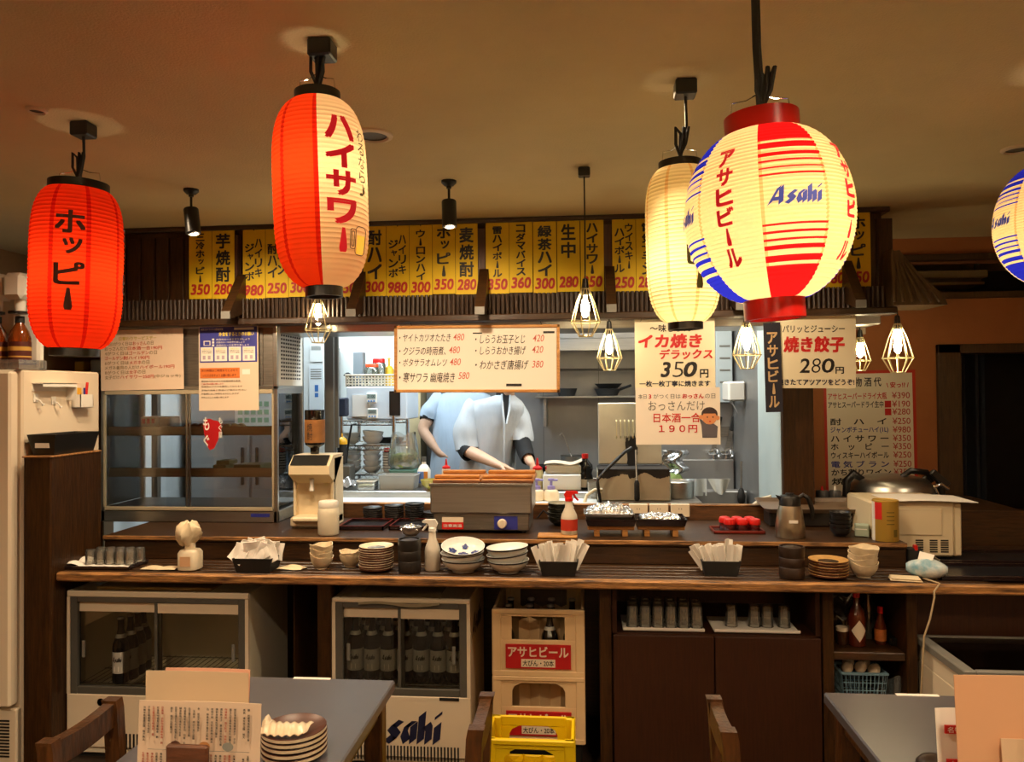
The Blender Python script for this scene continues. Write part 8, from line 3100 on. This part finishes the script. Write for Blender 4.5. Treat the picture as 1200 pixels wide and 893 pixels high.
# collar lapel and black undershirt
fx = lambda px, py, d: L(P(px, py, d))
b = B().m(m_under)
b.add([fx(589, 463, -.13), fx(597, 463, -.12), fx(593.5, 496, -.145), fx(591, 496, -.145)], [(0, 1, 2, 3)])
b.tube([fx(592, 461, -.02)] and [fx(592, 458, -.02), fx(592, 466, -.02)], .056, 18)
b.build('undershirt', t)
b = B().m(m_under)
sleeve(b, fx(611, 512, .0), fx(612, 522, -.02), L(P(619, 538, -.15)), .055, .052, .042, fold=.03)
b.build('undershirt_cuff', t)
b = B().m(m_under)
sleeve(b, fx(546, 522, -.04), fx(545, 527, -.06), L(P(550, 532.5, -.10)), .058, .054, .046, fold=.02)
b.build('undershirt_cuff', t)
b = B().m(m_coat)
b.tube([fx(588, 462, -.11), fx(589, 478, -.15), fx(591, 497, -.155), fx(591, 530, -.13), fx(590, 570, -.11)], [.006, .007, .006, .005, .005], 8)
b.tube([fx(598, 463, -.09), fx(597, 480, -.13), fx(593.5, 497, -.155)], [.006, .007, .005], 8)
b.build('coat_edge', t)
b = B().m(m_trouser)
for sg in (-1, 1):
    x = hip.x + sg * .10
    b.loft([ring((hip.x + sg * .08, 0, .86), .10, .11), ring((x, 0, .5), .085, .09), ring((x, .0, .12), .075, .085)], cap=False)
b.loft([ring((hip.x, .0, .98), .155, .13), ring((hip.x, 0, .84), .175, .14)], cap=False)
b.build('trousers', t)
for a_ in ('anR', 'anL'):
    c = J[a_][0]
    b = B().m(m_black)
    b.loft([[(c.x + x * .05, c.y + .05 - .24 * u, z) for x, z in ((-1, 0), (1, 0), (.9, h_), (-.9, h_))] for u, h_ in ((0, .08), (.4, .1), (.8, .06), (1, .03))], smooth=True)
    b.build('shoe', t)

# ---------------- rear cook: back turned, left hand on the hip
DBk = 5.0
P = lambda px, py, d=0: at(px, py, DBk + d)
t = thing('person', 'second cook in a pale blue-white shirt behind, hand on hip, mostly hidden', 'person', (P(536, 560).x, DBk, 0))
L = lambda v: Vector(v) - Vector(t.location)
hip = L((P(536, 560).x, DBk, .95)); chest = L(P(538, 497)); neck = L(P(545, 458)); hd = L(P(549, 425, .03))
sh = L(P(514, 473)); el = L(P(494, 503, -.04)); wr = L(P(513, 529, -.10)); sh2 = L(P(571, 473)); el2 = L(P(578, 515, .05)); wr2 = L(P(574, 545, .1))
J = {'hip': (hip, (.125, .1)), 'waist': (hip.lerp(chest, .5), (.11, .09)), 'chest': (chest, (.13, .095)), 'upper': (chest.lerp(neck, .6), (.1, .07)), 'neck': (neck, .05), 'headbase': (neck.lerp(hd, .5), .05),
     'sh': (sh, .055), 'el': (el, .042), 'fa': (el.lerp(wr, .35), .040), 'Lwrist': (wr, .026), 'sh2': (sh2, .055), 'el2': (el2, .042), 'fa2': (el2.lerp(wr2, .35), .038), 'Rwrist': (wr2, .026),
     'thR': (hip + Vector((-.09, 0, -.12)), .085), 'knR': (Vector((hip.x - .10, .02, .48)), .06), 'anR': (Vector((hip.x - .10, .0, .09)), .042), 'toR': (Vector((hip.x - .10, .13, .035)), .035),
     'thL': (hip + Vector((.09, 0, -.12)), .085), 'knL': (Vector((hip.x + .10, .02, .48)), .06), 'anL': (Vector((hip.x + .10, .0, .09)), .042), 'toL': (Vector((hip.x + .10, .13, .035)), .035)}
Bn = [('hip', 'waist'), ('waist', 'chest'), ('chest', 'upper'), ('upper', 'neck'), ('neck', 'headbase'), ('upper', 'sh'), ('sh', 'el'), ('el', 'fa'), ('fa', 'Lwrist'), ('upper', 'sh2'), ('sh2', 'el2'), ('el2', 'fa2'), ('fa2', 'Rwrist'),
      ('hip', 'thR'), ('thR', 'knR'), ('knR', 'anR'), ('anR', 'toR'), ('hip', 'thL'), ('thL', 'knL'), ('knL', 'anL'), ('anL', 'toL')]
hand_joints(J, Bn, 'L', wr, (.75, -.1, -.6), (.5, .6, .2), .5)
hand_joints(J, Bn, 'R', wr2, (-.1, .6, -.5), (-.6, .2, .2), .6, thumb=-1)
body = skinned('body', J, Bn, t, m_skin)
b = B().m(m_skin)
X = head(b, hd, (.25, .9, -.3), (0, 0, 1))
ho = b.build('head_tmp')
bm = bmesh.new(); bm.from_mesh(body.data); bm.from_mesh(ho.data); bm.to_mesh(body.data); bm.free()
for p in body.data.polygons: p.use_smooth = True
bpy.data.objects.remove(ho)
hair(X, m_hair, t)
b = B().m(m_coatb)
rings = []
for px, py, ax, ay, f in ((546, 456, .055, .055, 0), (545, 459, .11, .08, .01), (543, 463, .17, .09, .015), (542, 470, .205, .10, .02), (541, 485, .19, .12, .025), (539, 505, .18, .13, .02), (537, 530, .175, .135, .03), (535, 560, .18, .14, .04), (535, 600, .19, .15, .05), (535, 650, .2, .16, .055)):
    rings.append(ring(L(P(px, py)), ax, ay, fold=f, ph=py * .015, nf=11))
b.loft(rings, cap=False)
sleeve(b, L(P(521, 468, .0)), L(P(506, 476, -.01)), L(P(502, 490, -.02)), .068, .072, .060, fold=.06)
sleeve(b, L(P(563, 470, .0)), L(P(576, 490, .04)), L(P(577, 505, .08)), .075, .072, .062, fold=.05)
b.build('shirt', t)
b = B().m(m_under)
sleeve(b, L(P(503, 486, -.02)), L(P(502, 489, -.02)), L(P(500.5, 493, -.03)), .054, .054, .052, fold=.02)
b.build('undershirt_cuff', t)
b = B().m(m_trouser)
for sg in (-1, 1):
    x = hip.x + sg * .10
    b.loft([ring((hip.x + sg * .08, 0, .86), .10, .11), ring((x, 0, .5), .085, .09), ring((x, .0, .12), .075, .085)], cap=False)
b.loft([ring((hip.x, .0, .98), .155, .13), ring((hip.x, 0, .84), .175, .14)], cap=False)
b.build('trousers', t)
for a_ in ('anR', 'anL'):
    c = J[a_][0]
    b = B().m(m_black)
    b.loft([[(c.x + x * .05, c.y - .05 + .24 * u, z) for x, z in ((-1, 0), (1, 0), (.9, h_), (-.9, h_))] for u, h_ in ((0, .08), (.4, .1), (.8, .06), (1, .03))], smooth=True)
    b.build('shoe', t)

# ---------------- curtain and unit in the dark openings at right
t = thing('door_curtain', 'dark blue-black curtain hanging in the doorway at right', 'curtain', (at(1135, 500, 4.62).x, 4.62, 0))
b = B().m(mat('curtain_navy', '#1a222e', .9))
b.sheet(lambda u, v: (-.09 + .18 * u, .03 * math.sin(16 * u), .004 + 1.71 * v), 30, 4, .004)
b.build('cloth', t)
B().m(m_black).tube([(-.2, 0, 1.72), (.5, 0, 1.72)], .01, 8).build('rod', t)
x0_, x1_, z0_, z1_ = span(1062, 317, 1158, 334, 4.75)
t = thing('air_unit', 'pale slatted ventilation unit in the dark opening near the ceiling at right', 'vent unit', ((x0_ + x1_) / 2, 4.75, z0_))
W = (x1_ - x0_) / 2; h_ = z1_ - z0_
m_air = mat('air_beige', '#b9a884', .6)
B().m(m_air).box(-W, 0, h_ * .5, W, .25, h_, .004).build('upper_louvre', t)
B().m(m_air).box(-W, 0, 0, W * .92, .25, h_ * .2, .004).build('lower_louvre', t)
B().m(m_dgrey).box(-W, .03, h_ * .18, W * .9, .25, h_ * .52).build('slot', t)
B().m(m_dgrey).box(-W, .1, h_, -W + .02, .12, CEIL - z0_).box(W - .02, .1, h_, W, .12, CEIL - z0_).build('hanger', t)
